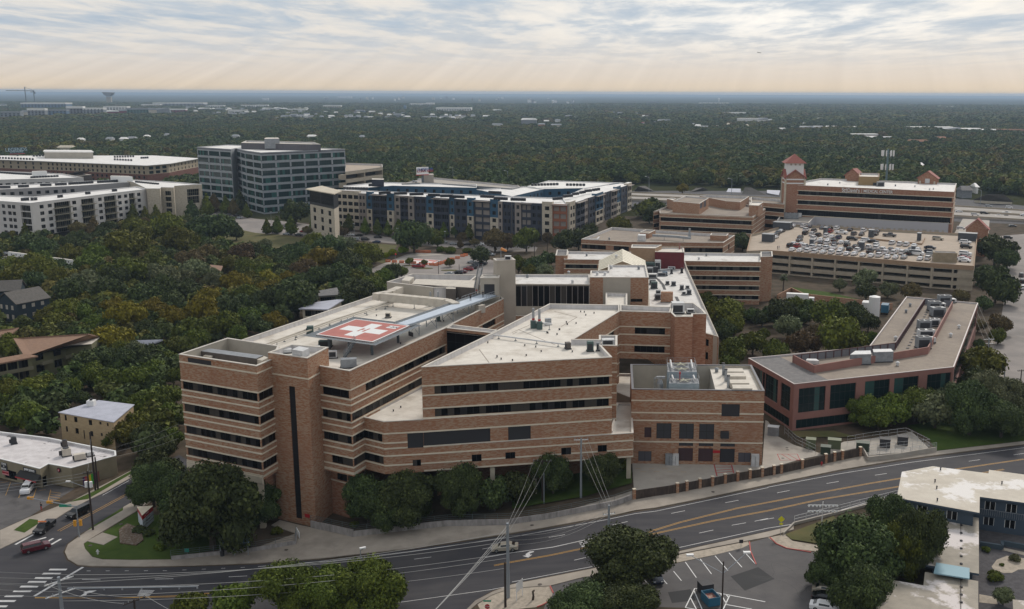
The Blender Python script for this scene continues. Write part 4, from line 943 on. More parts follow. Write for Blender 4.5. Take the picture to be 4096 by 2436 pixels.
for i,(x0,x1,y,w)in enumerate(((48,215,95,5),(-60,50,212,4),(540,572,148,3),(980,1028,172,3.5),(1455,1490,203,3),(405,438,265,2.5),(885,935,292,3.5),(1855,2035,200,4),(1400,1435,330,2.5))):
 zt2=17.6;a,b=Vector(xy(M4(x0,y),zt2)),Vector(xy(M4(x1,y+(x1-x0)*.06),zt2));d=(b-a).normalized();n=Vector((-d.y,d.x))*w
 mb=MB();mb.prism([tuple(a),tuple(b),tuple(b+n),tuple(a+n)],14.1,zt2)
 rt=thing('stair_enclosure',['long slate-grey stair house at the back left corner of the car park roof','slate-grey stair house at the left edge of the car park roof','slim grey lift post behind the parked cars, left rear of the deck','wide grey post standing mid-deck beside the rear row of cars','tall grey post at the head of the car park ramp wall','small grey post among the cars on the left of the deck','grey post with a red sign among the middle cars of the deck','long grey stair house at the rear right corner of the deck','small grey post by the white van on the car park deck'][i],'enclosure',(a.x,a.y,14.1),0,'grey enclosures on the car park roof')
 mb.build('enclosure_wall',mat('slate_cladding',(0.07,0.075,0.085),.8),rt)
 mb=MB();mb.prism(offset(ccw([tuple(a),tuple(b),tuple(b+n),tuple(a+n)]),-.15),zt2,zt2+.2);mb.build('cap',unitg,rt)
# little gabled brick pavilion
v0,v1=Vector(xy(M4(1932,140),19)),Vector(xy(M4(2145,152),19));dv=(v1-v0).normalized();nv=Vector((-dv.y,dv.x))*5;mid=(v0+v1)/2;zt2=topz(mid,M4(0,68)[1])
Bv=Bld('brick_pavilion','small gabled brick stair pavilion with a red roof at the car park corner','pavilion',(v0.x,v0.y,5))
Bv.wing([tuple(v0),tuple(v1),tuple(v1+nv),tuple(v0+nv)],3,18.2,wallm=brick2,par=0)
mb=MB();mb.add([(*v0,18.2),(*v1,18.2),(*mid,zt2)],[(0,1,2)]);Bv.part('gable',mb,brick2)
mb=MB()
for A in(v0-dv*.7-nv*.1,v1+dv*.7-nv*.1):M_=mid-nv*.1;mb.add([(*A,17.8),(*M_,zt2),(*(M_+nv*1.2),zt2),(*(A+nv*1.2),17.8),(*A,18.2),(*M_,zt2+.4),(*(M_+nv*1.2),zt2+.4),(*(A+nv*1.2),18.2)],[(4,5,6,7),(0,1,5,4),(0,3,2,1)])
Bv.part('roof',mb,rooftile);Bv.finish()
# plant building with cooling towers
zn=21.4
n0,n1,n2,n3=zp(zn,L3(1168,385),L3(2462,402),L3(2335,150),L3(1155,143))
Bn=Bld('plant_building','square brick plant building with cooling towers in its open roof well and loading doors','building',(*n0,5))
W_n=lambda a,b,sty:WR(n0,n1,L3(*a),L3(*b),sty)
hs={0:[W_n((2045,527),(2218,650),'louver'),W_n((1292,753),(1358,855),'door'),W_n((1410,713),(1552,865),'louverm'),W_n((1632,716),(1770,868),'louverm'),W_n((1827,720),(1968,872),'louverm'),W_n((1628,902),(1765,937),'louverm'),W_n((1822,905),(1962,940),'louverm'),W_n((2032,908),(2172,944),'louverm'),W_n((1622,955),(1762,1085),'door'),W_n((1818,958),(1957,1090),'door'),W_n((2028,962),(2168,1098),'louver'),W_n((1232,985),(1358,1085),'doorg'),W_n((2208,1000),(2325,1095),'doorg')]}
zb_=[planehit(n0,n1,L3(1200,y))[1]for y in(497,615,690,897)]
Bn.wing([n0,n1,n2,n3],4,zn,holes=hs,bands=[(z,(0,1))for z in zb_],par=5.8,inner=beige,pw=.4,cop=mat('dark_coping',(0.12,0.12,0.135),.6))
ur=zp(21.3,L3(1992,392),L3(2452,398),L3(2326,156),L3(1930,152));mb=MB();mb.prism(ur,15.5,20.7,0,mt=1);Bn.part('upper_deck',mb,[beige,roofw])
Bn.finish()
# pink office
zm=16.3
m0,m1,m2,m3,m4,m5=zp(zm,L4(255,335),L4(1812,168),M4(2047,885),M4(1350,822),M4(985,1312),L3(2305,82))
Bm=Bld('pink_office','dusty-pink angled office with tall green glass bays and rooftop air conditioners','building',(*m0,5))
hs={0:[SR(m0,m1,L4(a,450),L4(b,450),9.2,15.1,'green')for a,b in((300,560),(605,853),(940,1180),(1222,1457),(1540,1768))]+[(1.0,(Vector(m1)-Vector(m0)).length-1.5,5.4,7.6,'green')],5:[SR(m5,m0,L4(-60,350),L4(92,450),9.2,15.1,'green'),SR(m5,m0,L4(120,450),L4(214,500),9.2,15.1,'green'),(1.0,(Vector(m5)-Vector(m0)).length-1.6,5.4,7.6,'green'),(2.0,9.5,9.2,15.1,'green')],1:[full(m1,m2,9.2,15.1,'green',2,2)]}
Bm.wing([m0,m1,m2,m3,m4,m5],4,zm,wallm=pink,holes=hs,par=0.3,roofm=rooftan,cop=mat('pale_edge',(.5,.44,.42),.6),pw=.2)
gm=MB();gm.cap([(*p,16.06)for p in zp(16.1,L4(240,322),L4(585,288),L4(110,62),L3(2320,92))]);Bm.part('dark_roof_patch',gm,roofgrey)
def wallpath(b,pts,zt,h,th,m_,name):
 P=[Vector(xy(p,zt))for p in pts]
 for a,c in zip(P,P[1:]):
  mb=MB();mb.beam((*a,zt),(*c,zt),th,h);b.part(name,mb,m_)
wallpath(Bm,[L4(245,48),L4(448,150),L4(1560,-30),M4(1800,866)],17.9,1.9,.3,pink,'screen_wall')
wallpath(Bm,[L4(245,50),M4(1240,1268),M4(1525,838),M4(1668,845),M4(1800,866)],17.9,1.9,.15,mat('screen_grey',(.2,.2,.22),.6,c2=(.15,.15,.17),scale=3,stretch=(3,3,.1)),'screen_fence')
P_=[Vector(xy(p,17.9))for p in(L4(245,50),M4(1240,1268),M4(1525,838))]
fr_=MB()
for a,c in zip(P_,P_[1:]):
 n_=int((c-a).length/2.4);sd=Vector((-(c-a).y,(c-a).x)).normalized()*-.15
 for i in range(n_+1):
  v=a.lerp(c,i/n_)+sd;fr_.box((v.x,v.y,16.0),(.2,.2,1.95))
 fr_.beam((*(a+sd),17.95),(*(c+sd),17.95),.16,.16)
o=Bm.part('screen_frame',fr_,mat('frame_maroon',(.09,.03,.03),.7));o['kind']='stuff'
Bm.finish()
# motel with patched white roofs
zmo=11.6
r1=zp(zmo,B4(1305,125),B4(1605,70),B4(2150,140),B4(2155,105),B4(2600,165),B4(2600,440),B4(2065,368),B4(2062,525),B4(1255,378))
Bq=Bld('motel','slate-blue two-storey motel with flat white roofs blotched by repair patches','motel',(*r1[0],5))
def flat(b,pts,z,z0,wallm,roofm,th=0.35,inset=0.9,holes=None,edge=None):
 poly=ccw(pts);w=offset(poly,inset)
 m_=MB();m_.prism(poly,z-th,z,1,mt=0);b.part('roof',m_,[roofm,edge or slate])
 b.wing(w,z0,z-th,wallm=wallm,par=0,holes=holes(w)if holes else{})
def mh(w):
 out={}
 for i in range(len(w)):
  L=(Vector(w[(i+1)%len(w)])-Vector(w[i])).length;n=int(L/4.5)
  if n>=1:out[i]=rows(w[i],w[(i+1)%len(w)],[7.6,10.6],n,1.8,1.5,'motelw')
 return out
flat(Bq,r1,zmo,4.5,slate,motelr,holes=mh)
r2=zp(8.6,B4(1335,448),B4(2055,575),B4(2057,1118),B4(1540,1032),B4(1560,900),B4(1200,820))
flat(Bq,r2,8.6,4.5,slate,motelr2,holes=lambda w:{i:rows(w[i],w[(i+1)%len(w)],[7.6],max(1,int((Vector(w[(i+1)%len(w)])-Vector(w[i])).length/5)),1.8,1.5,'motelw')for i in range(len(w))if(Vector(w[(i+1)%len(w)])-Vector(w[i])).length>5})
r3=zp(8.0,B4(1110,1162),B4(1515,1232),B4(1530,1100),B4(2050,1190),B4(2052,1700),B4(1010,1700))
flat(Bq,r3,8.0,4.5,slate,motelr2)
lbp=MB();lbp.prism(zp(8.9,B4(1640,1008),B4(1965,1062),B4(1965,1165),B4(1615,1108)),8.7,8.9);Bq.part('light_well_panel',lbp,ltblue)
cd=MB();a,b=xy(B4(1880,560),8.75),xy(B4(1880,1480),8.1);cd.beam((*a,8.75),(*b,8.1),.09,.1);Bq.part('conduit',cd,poleb)
for y in range(570,1470,75):
 cd=MB();v=xy(B4(1884,y),8.7 if y<1100 else 8.1);cd.box((*v,8.6 if y<1100 else 8.0),(.35,.35,.22));Bq.part('conduit_block',cd,unitd)
wb_=zp(8.2,B4(2068,490),B4(2600,580),B4(2600,560),B4(2068,470));rl=MB();rl.prism(wb_,7.9,8.15);Bq.part('walkway',rl,unitw)
rl=MB();a,b=Vector(xy(B4(2068,482),9.2)),Vector(xy(B4(2600,560),9.2));rl.tube((*a,9.2),(*b,9.2),.04)
for i in range(26):v=a.lerp(b,i/25);rl.tube((*v,8.1),(*v,9.2),.03,4)
Bq.part('railing',rl,steel)
for(x,y,w_,h_)in((2440,430,60,90),(2430,585,60,95)):
 v=Vector(xy(B4(x,y),9.5 if y<500 else 6.6));db=MB();db.box((v.x,v.y,(8.2 if y<500 else 5.1)),(1.1,.25,2.1));Bq.part('door',db,teal)
Bq.finish()
r4=zp(8.2,B4(2385,1368),B4(2600,1390),B4(2600,1700),B4(2400,1700))
Bq2=Bld('motel_annex','small flat-roofed motel block in the bottom right corner of the picture','building',(*r4[0],5));flat(Bq2,r4,8.2,4.5,slate,motelr2);Bq2.finish()
# shops
zs_=4.35
s0,s1,s2,s3=zp(zs_,S1(0,512),S1(945,748),S1(1150,632),S1(1692,732))
s_l=xy(S1(-1500,140),zs_);sr,sb2,sb1,sb0=zp(zs_-.5,S1(2760,488),L1(1130,1008),L1(470,878),L1(-400,770))
Bs=Bld('shop_row','single-storey tan shop row with a stained white roof and a black awning','shop',(*s1,0))
Bs.wing([s_l,s0,s1,s2,s3,sr,sb2,sb1,sb0],-.3,zs_,wallm=mallw,roofm=maroof,par=.45,pw=.25,cop=whitec,holes={1:[(1,5,.3,2.3,'dark'),(7,11,.3,2.3,'dark')],2:[(.5,2.0,.1,2.3,'dark')]})
es=(Vector(s1)-Vector(s0)).normalized();ns=Vector((es.y,-es.x));es2=(Vector(s3)-Vector(s2)).normalized();ns2=Vector((es2.y,-es2.x))
def sp_(p,q,e,n,pt,k=.12):a,z=planehit(p,q,pt);v=Vector(p)+e*a+n*k;return Vector((v.x,v.y,z))
a,b=sp_(s0,s1,es,ns,S1(490,770)),sp_(s0,s1,es,ns,S1(985,880));ha=1.3
aw=MB();A,B_,=a,b;o=Vector((ns.x,ns.y,0))*1.3;zt2,zb2=3.1,2.1
aw.quad((A.x,A.y,zt2),(B_.x,B_.y,zt2),(B_.x+o.x,B_.y+o.y,zb2),(A.x+o.x,A.y+o.y,zb2));aw.quad((A.x+o.x,A.y+o.y,zb2-.3),(B_.x+o.x,B_.y+o.y,zb2-.3),(B_.x+o.x,B_.y+o.y,zb2),(A.x+o.x,A.y+o.y,zb2),1)
aw.add([(A.x,A.y,zt2),(A.x+o.x,A.y+o.y,zb2),(A.x,A.y,zb2)],[(0,1,2)]);aw.add([(B_.x,B_.y,zt2),(B_.x+o.x,B_.y+o.y,zb2),(B_.x,B_.y,zb2)],[(0,1,2)])
Bs.part('awning',aw,[mat('awning_black',(.015,.015,.015),.8),red])
c=sp_(s0,s1,es,ns,S1(715,775));sb_=MB();sb_.box((c.x,c.y,c.z-.35),(3.9,.12,.75),math.atan2(es.y,es.x));Bs.part('sign_board',sb_,ink)
lettering('sign_lettering',"JIMMY JOHN'S",.6,sp_(s0,s1,es,ns,S1(715,772),.2),(*es,0),whitec,Bs.root,bold=.02,fit=3.3)
c=sp_(s0,s1,es,ns,S1(110,690));sb_=MB();sb_.box((c.x,c.y,c.z-.9),(1.9,.1,1.8),math.atan2(es.y,es.x));Bs.part('sign_board',sb_,ink)
for tx,yy in(('COFFEE',625),('N',680),('BEER',740)):lettering('sign_lettering',tx,.6,sp_(s0,s1,es,ns,S1(110,yy),.2),(*es,0),whitec,Bs.root,fit=.3 if tx=='N' else 1.6)
c=sp_(s0,s1,es,ns,S1(145,835));sb_=MB();sb_.box((c.x,c.y,c.z-.45),(2.1,.08,.95),math.atan2(es.y,es.x));Bs.part('banner',sb_,mat('banner_pink',(.6,.25,.27),.7))
lettering('sign_lettering','NOW OPEN',.55,sp_(s0,s1,es,ns,S1(145,830),.2),(*es,0),signred,Bs.root,fit=1.9)
c=sp_(s2,s3,es2,ns2,S1(1412,768));rd=MB();c_=Vector(c);nn=Vector((ns2.x,ns2.y,0));rd.tube(c_,c_+nn*.1,.52,20);rd2=MB();rd2.tube(c_+nn*.1,c_+nn*.14,.33,16)
Bs.part('round_sign',rd,ink);Bs.part('round_sign_centre',rd2,signred);lettering('sign_lettering','JJ',.4,c_+nn*.2,(*es2,0),whitec,Bs.root)
mu=MB();a,b=xy(S1(1930,960),2.6),xy(S1(2320,800),2.6);sdv=(Vector(b)-Vector(a)).normalized();nnv=Vector((sdv.y,-sdv.x))*.35
cols_=[mat('mural_%d'%i,c,.8)for i,c in enumerate(((.05,.02,.09),(.30,.02,.03),(.5,.12,.01),(.55,.45,.02),(.03,.30,.03),(.05,.02,.08),(.10,.03,.08),(.16,.06,.05)))]
for i in range(8):
 u=Vector(a).lerp(Vector(b),i/8)+nnv;v=Vector(a).lerp(Vector(b),(i+1)/8)+nnv;mu.quad((*u,.4),(*v,.4),(*v,2.7),(*u,2.7),i)
Bs.part('mural',mu,cols_)
Bs.finish()
# buff brick flats
zb3=6.8
a,b,c,d=zp(zb3,L1(583,612),L1(1105,705),L1(1300,540),L1(960,498))
Bb=Bld('buff_flats','two-storey buff brick flats with a pale metal-grey flat roof and white chimney','building',(*a,0))
W_b=lambda x,y,x2,y2:WR(a,b,L1(x,y),L1(x2,y2),'punch')
Bb.wing([a,b,c,d],-.2,zb3,wallm=buffbrick,par=0,holes={0:[W_b(*t)for t in((627,632,653,690),(720,650,757,708),(863,678,900,737),(967,697,990,730),(1040,710,1060,745),(640,742,664,800),(733,760,770,820),(878,788,912,845),(980,808,1003,842),(812,780,832,870))]})
mb=MB();mb.prism(offset(ccw([a,b,c,d]),-.25),zb3,zb3+.18);Bb.part('roof',mb,metalroof)
ch=MB();v=xy(L1(893,540),zb3+.2);ch.box((*v,zb3),(1.7,1.5,1.5));Bb.part('chimney',ch,whitec)
ch=MB();ch.tube((*v,zb3+1.5),(*v,zb3+2.0),.35,8);Bb.part('chimney_cap',ch,unitd)
st_=MB();v=GG(L1(800,905));st_.box((v.x,v.y+1.0,0),(3.0,1.6,1.4));Bb.part('entry_stair',st_,unitd)
Bb.finish()
def gable(name,label,cat,p,q,w,z0,ze,zr,wallm,roofm,hol=None,ov=.5,group=None,trim=None):
 p,q=Vector(p[:2]),Vector(q[:2]);e=(q-p).normalized();n=Vector((-e.y,e.x));P=[p,q,q+n*w,p+n*w]
 b=Bld(name,label,cat,(p.x,p.y,max(0,z0)),group)
 b.wing([tuple(v)for v in P],z0,ze,wallm=wallm,par=0,holes=hol(b,P)if hol else{})
 r=MB();m0_,m1_=(P[0]+P[3])/2,(P[1]+P[2])/2;sl=(zr-ze)/(w/2)*ov
 for A,B_ in((P[0]-n*ov,P[1]-n*ov),(P[3]+n*ov,P[2]+n*ov)):
  a,c,f,g_=A-e*ov,B_+e*ov,m1_+e*ov,m0_-e*ov
  r.add([(*a,ze-sl),(*c,ze-sl),(*f,zr),(*g_,zr),(*a,ze-sl+.25),(*c,ze-sl+.25),(*f,zr+.25),(*g_,zr+.25)],[(4,5,6,7),(0,3,2,1),(0,1,5,4),(1,2,6,5),(3,0,4,7)])
 b.part('roof',r,roofm)
 gb=MB()
 for A,B_,M_ in((P[3],P[0],m0_),(P[1],P[2],m1_)):gb.add([(*A,ze),(*B_,ze),(*M_,zr)],[(0,1,2)])
 b.part('gable',gb,wallm)
 b.finish();return b
nv0=GG(M1(180,1080));nv1=xy(M1(478,828),7.15)
gable('navy_house','dark navy two-storey house with white window trim and a brown gable roof','house',nv0,nv1,11,-.2,7.15,10.6,navyw,shingleg,hol=lambda b,P:{0:rows(P[0],P[1],[6.3,2.9],3,1.3,1.4,'panel'),3:rows(P[3],P[0],[6.2,2.8],3,1.3,1.6,'panel')})
nb=xy(M1(0,690),9);gable('grey_house','grey-roofed house partly cut by the left frame edge behind the navy house','house',(nb[0]-14,nb[1]-4),(nb[0]+6,nb[1]+2),10,-.2,6,9,navyw,shingleg)
# sage-green flats with terracotta shingle roofs
Bo=Bld('green_flats','olive stucco flats with long terracotta shingle roofs and balconies','building',(*xy(M1(600,1300),8),0))
def tilt(b,lo,hi,zl,zh,roofm,wallm,hol=(),z0=-.2):
 a,c=Vector(xy(lo[0],zl)),Vector(xy(lo[1],zl));f,g_=Vector(xy(hi[1],zh)),Vector(xy(hi[0],zh))
 r=MB();V_=[(*a,zl),(*c,zl),(*f,zh),(*g_,zh)];r.add(V_+[(x,y,z-.4)for x,y,z in V_],[(0,1,2,3),(7,6,5,4),(0,4,5,1),(1,5,6,2),(2,6,7,3),(3,7,4,0)]);b.part('roof',r,roofm)
 pi=offset(ccw([tuple(a),tuple(c),tuple(f),tuple(g_)]),.9);A=min(pi,key=lambda p:(Vector(p)-a).length);C_=min(pi,key=lambda p:(Vector(p)-c).length);F_=min(pi,key=lambda p:(Vector(p)-f).length);G_=min(pi,key=lambda p:(Vector(p)-g_).length)
 b.wing([A,C_,F_,G_],z0,zl-.4,wallm=wallm,par=0,holes={0:rows(A,C_,hol[0],hol[1],2.6,2.2,'punch')}if hol else{})
 return A,C_
for lo,hi,zl,zh,hol in(((M1(235,1395),M1(965,1205)),(M1(130,1225),M1(860,1180)),7.6,10.3,([7.0,3.6],4)),((M1(-120,1492),M1(372,1398)),(M1(-120,1440),M1(250,1375)),7.0,7.9,([6.4,3.2],3))):
 A,C_=tilt(Bo,lo,hi,zl,zh,shingle,olivew,hol)
 e=(Vector(C_)-Vector(A)).normalized();n=Vector((e.y,-e.x))
 for k in range(3):
  v=Vector(A).lerp(Vector(C_),.2+.3*k)+n*.9;bl=MB();bl.box((v.x,v.y,3.6),(3.4,1.8,.2),math.atan2(e.y,e.x));bl.box((v.x+n.x*.85,v.y+n.y*.85,3.8),(3.4,.06,.9),math.atan2(e.y,e.x));Bo.part('balcony',bl,[aptolive])
Bo.finish()
for nm,lb,lo,hi,zl,zh,rm,wm in(('terracotta_house','terracotta-roofed house end peeping past the left frame edge',(M1(-80,1220),M1(60,1225)),(M1(-40,1150),M1(185,1120)),6.5,8.5,shingle,olivew),('tan_bungalow','tan bungalow with a brown gable roof half hidden in the left wood',(M1(1545,395),M1(1700,425)),(M1(1530,370),M1(1720,385)),4.5,5.6,shingle,beige2),('tan_bungalow','small pinkish shingle roof showing through a gap between dark trees',(M1(2040,590),M1(2140,600)),(M1(2045,508),M1(2172,520)),4.0,5.6,shingle,beige2),('metal_shed','pale violet metal roof glimpsed between trees above the west wing',(M1(1330,1290),M1(1470,1285)),(M1(1325,1245),M1(1590,1238)),4.0,5.2,metalroof,beige2),('grey_shed','dark standing-seam shed roof beside the white-roofed flats in the wood',(M2(590,815),M2(820,800)),(M2(572,768),M2(790,730)),5.0,6.2,roofgrey,beige2),('white_flats','low white-roofed flats with boxy roof coolers among trees behind the helipad wing',(M2(415,935),M2(700,945)),(M2(600,870),M2(870,838)),5.5,5.6,metalroof,beige2),('long_hall','long grey-roofed hall with a white dotted parapet by the left edge',(M1(-20,500),M1(200,530)),(M1(40,425),M1(330,440)),5.0,6.0,roofgrey,whitec)):
 b=Bld(nm,lb,'house',(*xy(lo[0],zl),0));tilt(b,lo,hi,zl,zh,rm,wm,([zl-.8],3));b.finish()
b=Bld('parapet_wall_hall','long white parapet wall pierced by small dark openings in the left wood','wall',(*xy(M1(75,385),6),0))
pq=zp(6.0,M1(75,382),M1(345,415),M1(750,470));A,C_=pq[0],pq[2]
b.wing([A,C_,(C_[0]+.3,C_[1]+1),(A[0]+.3,A[1]+1)],0,6,wallm=whitec,par=0,holes={0:rows(A,C_,[5.3],14,.9,.7,'louver')});b.finish()
# ---- tall glass office
zt4=41.5
Bt4=Bld('glass_office_tower','seven-storey grey-framed office tower with greenish window bays','office tower',(-219,700,0))
P4=zp(zt4,T1(1920,703),T1(2250,724),T1(2300,714),T1(2385,736),T2(45,758),T2(868,722),T2(560,708),T1(2230,680))
hs={}
for i,nb_ in((0,3),(2,2),(3,2),(4,6)):
 L=(Vector(P4[i+1])-Vector(P4[i])).length;o=[]
 for f in range(8):
  zt5=zt4-2.2-f*5.0
  for k in range(nb_):
   o.append((L*k/nb_+.6,L*(k+1)/nb_-.6,zt5-3.4,zt5,'tower'))
 hs[i]=o
Bt4.wing(P4,-.3,zt4,wallm=towerf,roofm=whiteroof,holes=hs,par=.5,cop=towerf,bands=[(zt4-1.4-f*5.0-4.35,(0,2,3,4))for f in range(8)]+[(zt4-1.1,(0,2,3,4))],bandm=towerpanel,band_h=.55)
scr=zp(45.5,T1(2350,662),T2(630,678),T2(560,655),T1(2400,640));Bt4.wing(scr,41,45.5,wallm=mat('screen_dark',(.085,.08,.09),.8,c2=(.11,.105,.115),scale=1,stretch=(2,2,.2)),par=1)
scr=zp(49,T2(80,622),T2(228,620),T2(215,610),T2(95,610));Bt4.wing(scr,42,49,wallm=unitg,par=0)
Bt4.finish()
zd_=28
P5=zp(zd_,T2(872,945),T2(1235,898),T2(1230,870),T2(872,858));b=Bld('distant_car_park','pale open-sided car park attached behind the glass office tower','parking garage',(*P5[0],0))
L=(Vector(P5[1])-Vector(P5[0])).length
b.wing(P5,0,zd_,wallm=tancon,roofm=decktan,holes={0:[(L*k/2+.5,L*(k+1)/2-.5,z-3.2,z,'open')for k in(0,1)for z in(25.8,20.2,14.6,9)]},par=1.2);b.finish()
# ---- white apartments, left
zw=21.0
Bw=Bld('white_apartments','white stucco apartment complex with olive balcony bays at the left edge','apartment building',(*xy(T1(290,1250),zw),0))
A_=zp(zw,T1(-300,1208),T1(290,1250),T1(1432,1112),T1(1330,1088),T1(330,1188),T1(-300,1160))
zf=[19.3,15.6,11.9,8.2,4.6]
def aptrow(p,q,spec):
 o=[]
 for x0,x1,sty in spec:
  s0_,_=planehit(p,q,T1(x0,1300));s1_,_=planehit(p,q,T1(x1,1300))
  for z in zf:
   if sty=='punch':o.append((s0_,s1_,z-2.0,z,'punch'))
   else:o.append((s0_,s1_,z-2.9,z+.3,'olivebay'))
 return o
hs={1:aptrow(A_[1],A_[2],((388,428,'punch'),(468,508,'punch'),(530,690,'b'),(710,748,'punch'),(798,925,'b'),(965,1000,'punch'),(1022,1140,'b'),(1158,1192,'punch'),(1220,1252,'punch'),(1268,1325,'b'),(1348,1380,'punch'))),0:aptrow(A_[0],A_[1],((20,50,'punch'),(75,108,'punch'),(118,150,'punch'),(200,300,'b')))}
Bw.wing(A_,2.5,zw,wallm=aptw,roofm=whiteroof,holes=hs,par=.5,soffit=True,cop=whitec)
ug=offset(ccw(A_),2.5);Bw.wing(ug,0,2.5,wallm=unitd,par=0)
A2=zp(zw,T1(-300,1130),T1(760,1080),T1(1300,1042),T1(1180,1018),T1(600,1048),T1(-300,1092))
Bw.wing(A2,5,zw,wallm=mat('apartment_grey',(.30,.29,.29),.8),roofm=whiteroof,holes={0:rows(A2[0],A2[1],[19,15.4],12,2.4,2.0,'punch')},par=.6,cop=whitec)
A3=zp(zw+.6,T1(1432,1108),T1(1558,1108),T1(1570,1095),T1(1692,1098),T1(1700,1082),T1(1968,1066),T1(1720,1045),T1(1180,1015),T1(1300,1045))
Bw.wing(A3,0,zw+.6,wallm=aptstone,roofm=whiteroof,holes={4:[WR(A3[4],A3[5],T1(1822,1115),T1(1945,1172),'olivebay'),WR(A3[4],A3[5],T1(1825,1185),T1(1948,1245),'olivebay')],2:rows(A3[2],A3[3],zf,1,4.5,2.8,'olivebay')},par=.5,cop=whitec)
A4=zp(zw+.5,T1(-300,1030),T1(815,1000),T1(610,962),T1(-300,925));Bw.wing(A4,8,zw+.5,wallm=aptw,roofm=whiteroof,par=.7,holes={0:rows(A4[0],A4[1],[19,15],14,3,1.2,'punch')})
Bw.wing(zp(zw+4,T1(310,940),T1(458,935),T1(440,932),T1(315,936)),zw-.5,zw+4,wallm=whitec,par=0)
Bw.wing(zp(zw+3.5,T1(1075,985),T1(1292,990),T1(1250,984),T1(1085,980)),zw-.5,zw+3.5,wallm=whitec,par=0)
Bw.finish()
ba=MB();p,q=Vector(A_[1]),Vector(A_[2]);e=(q-p).normalized();n=Vector((e.y,-e.x))
for x0,x1 in((525,695),(795,930),(1018,1145),(1265,1328)):
 s0_,s1_=planehit(A_[1],A_[2],T1(x0,1300))[0],planehit(A_[1],A_[2],T1(x1,1300))[0]
 for z in zf[:4]:
  v=p+e*(s0_+s1_)/2+n*.7;rz=math.atan2(e.y,e.x);bb=MB();bb.box((v.x,v.y,z-3.1),(s1_-s0_+.6,1.6,.25),rz);bb.tube((*(p+e*s0_+n*1.45),z-1.9),(*(p+e*s1_+n*1.45),z-1.9),.06,4)
  nb_=int((s1_-s0_)/.6)
  for i in range(nb_+1):u=p+e*(s0_+(s1_-s0_)*i/nb_)+n*1.45;bb.tube((*u,z-2.9),(*u,z-1.9),.03,3)
  Bw.part('balcony',bb,aptolive)
# ---- red and tan apartments beyond
zr_=21.0
A5=zp(zr_,T1(-300,812),T1(440,838),T1(1430,880),T1(1640,862),T1(1925,812),T1(1480,785),T1(420,788),T1(-300,785))
Br=Bld('red_apartments','large red brick and tan apartment block with an overhanging white roof, upper left','apartment building',(*A5[2],0))
for i,m_ in((0,aptw),(1,None),(2,None),(3,None)):pass
Br.wing(A5,13.2,zr_-.4,wallm=mat('apartment_tan',(.33,.27,.19),.85),roofm=whiteroof,par=0,holes={1:rows(A5[1],A5[2],[19.5,15.9],22,2.0,2.2,'punch'),2:rows(A5[2],A5[3],[19.5,15.9],3,5,2.4,'green'),3:rows(A5[3],A5[4],[19.5,15.9],8,2.2,2.2,'punch'),0:rows(A5[0],A5[1],[19.5,15.9],10,2,2.2,'punch')})
A6=offset(ccw(A5),-.4)
m_=MB();m_.prism(offset(ccw(A5),-1.8),zr_-.4,zr_);Br.part('roof_slab',m_,whiteroof)
i0=min(range(len(A6)),key=lambda k:(Vector(A6[k])-Vector(A5[1])).length);sgn=1 if(Vector(A6[(i0+1)%8])-Vector(A5[2])).length<5 else-1
hs={i0 if sgn>0 else(i0-1)%8:rows(A5[1],A5[2],[11.8,8.0],22,2.2,2.2,'punch')}
Br.wing(A6,0,13.2,wallm=brickred,par=0,holes=hs)
Br.wing(zp(27,T1(430,748),T1(905,752),T1(880,735),T1(445,733)),20.5,26.6,wallm=beige,roofm=whiteroof,par=0);m_=MB();m_.prism(zp(27,T1(420,745),T1(915,750),T1(890,733),T1(430,730)),26.6,27.1);Br.part('pavilion_roof',m_,whiteroof)
Br.finish()
sl_=MB();a,b2,c,d=G(T1(600,980),17),G(T1(820,955),17),G(T1(890,925),20),G(T1(745,940),20)
sl_.add([a,b2,c,d]+[v-Vector((0,0,.5))for v in(a,b2,c,d)],[(0,1,2,3),(7,6,5,4),(0,4,5,1),(1,5,6,2),(2,6,7,3),(3,7,4,0)])
b=Bld('brown_clubhouse','dark brown slanted clubhouse roof between the white and the red apartments','building',(a.x,a.y,0));b.part('roof',sl_,mat('brown_roof',(.05,.038,.032),.7));b.wing([tuple(v[:2])for v in(a,b2,c,d)],0,16.3,wallm=mat('brown_wall',(.035,.025,.022),.8),par=0);b.finish()
# ---- blue and stone apartments
zb=22.3;FB=[1.5+4.1*i for i in range(6)]
Bb2=Bld('blue_apartments','long blue, slate and limestone apartment complex with white courtyard roofs','apartment building',(*xy(T3(530,1262),zb),1))
fp=zp(zb,T2(795,1138),T3(0,1240),T3(395,1256),T3(540,1262))
bars=[[fp[0],fp[1],fp[3],xy(T3(490,1200),zb),xy(T2(2496,1186),zb),xy(T2(1160,1132),zb),xy(T2(880,1117),zb)],[fp[3],xy(T3(1152,1062),zb),xy(T3(1050,1048),zb),xy(T3(700,1105),zb),xy(T3(492,1199),zb)],zp(zb,T3(1048,1050),T3(360,1030),T3(150,1085),T3(310,1112),T3(698,1104)),zp(zb,T2(2150,1118),T3(148,1086),T3(308,1113),T3(2,1184)),zp(zb,T2(882,1115),T2(1330,1080),T2(2150,1100),T2(2150,1068),T2(1200,1045),T2(850,1082))]
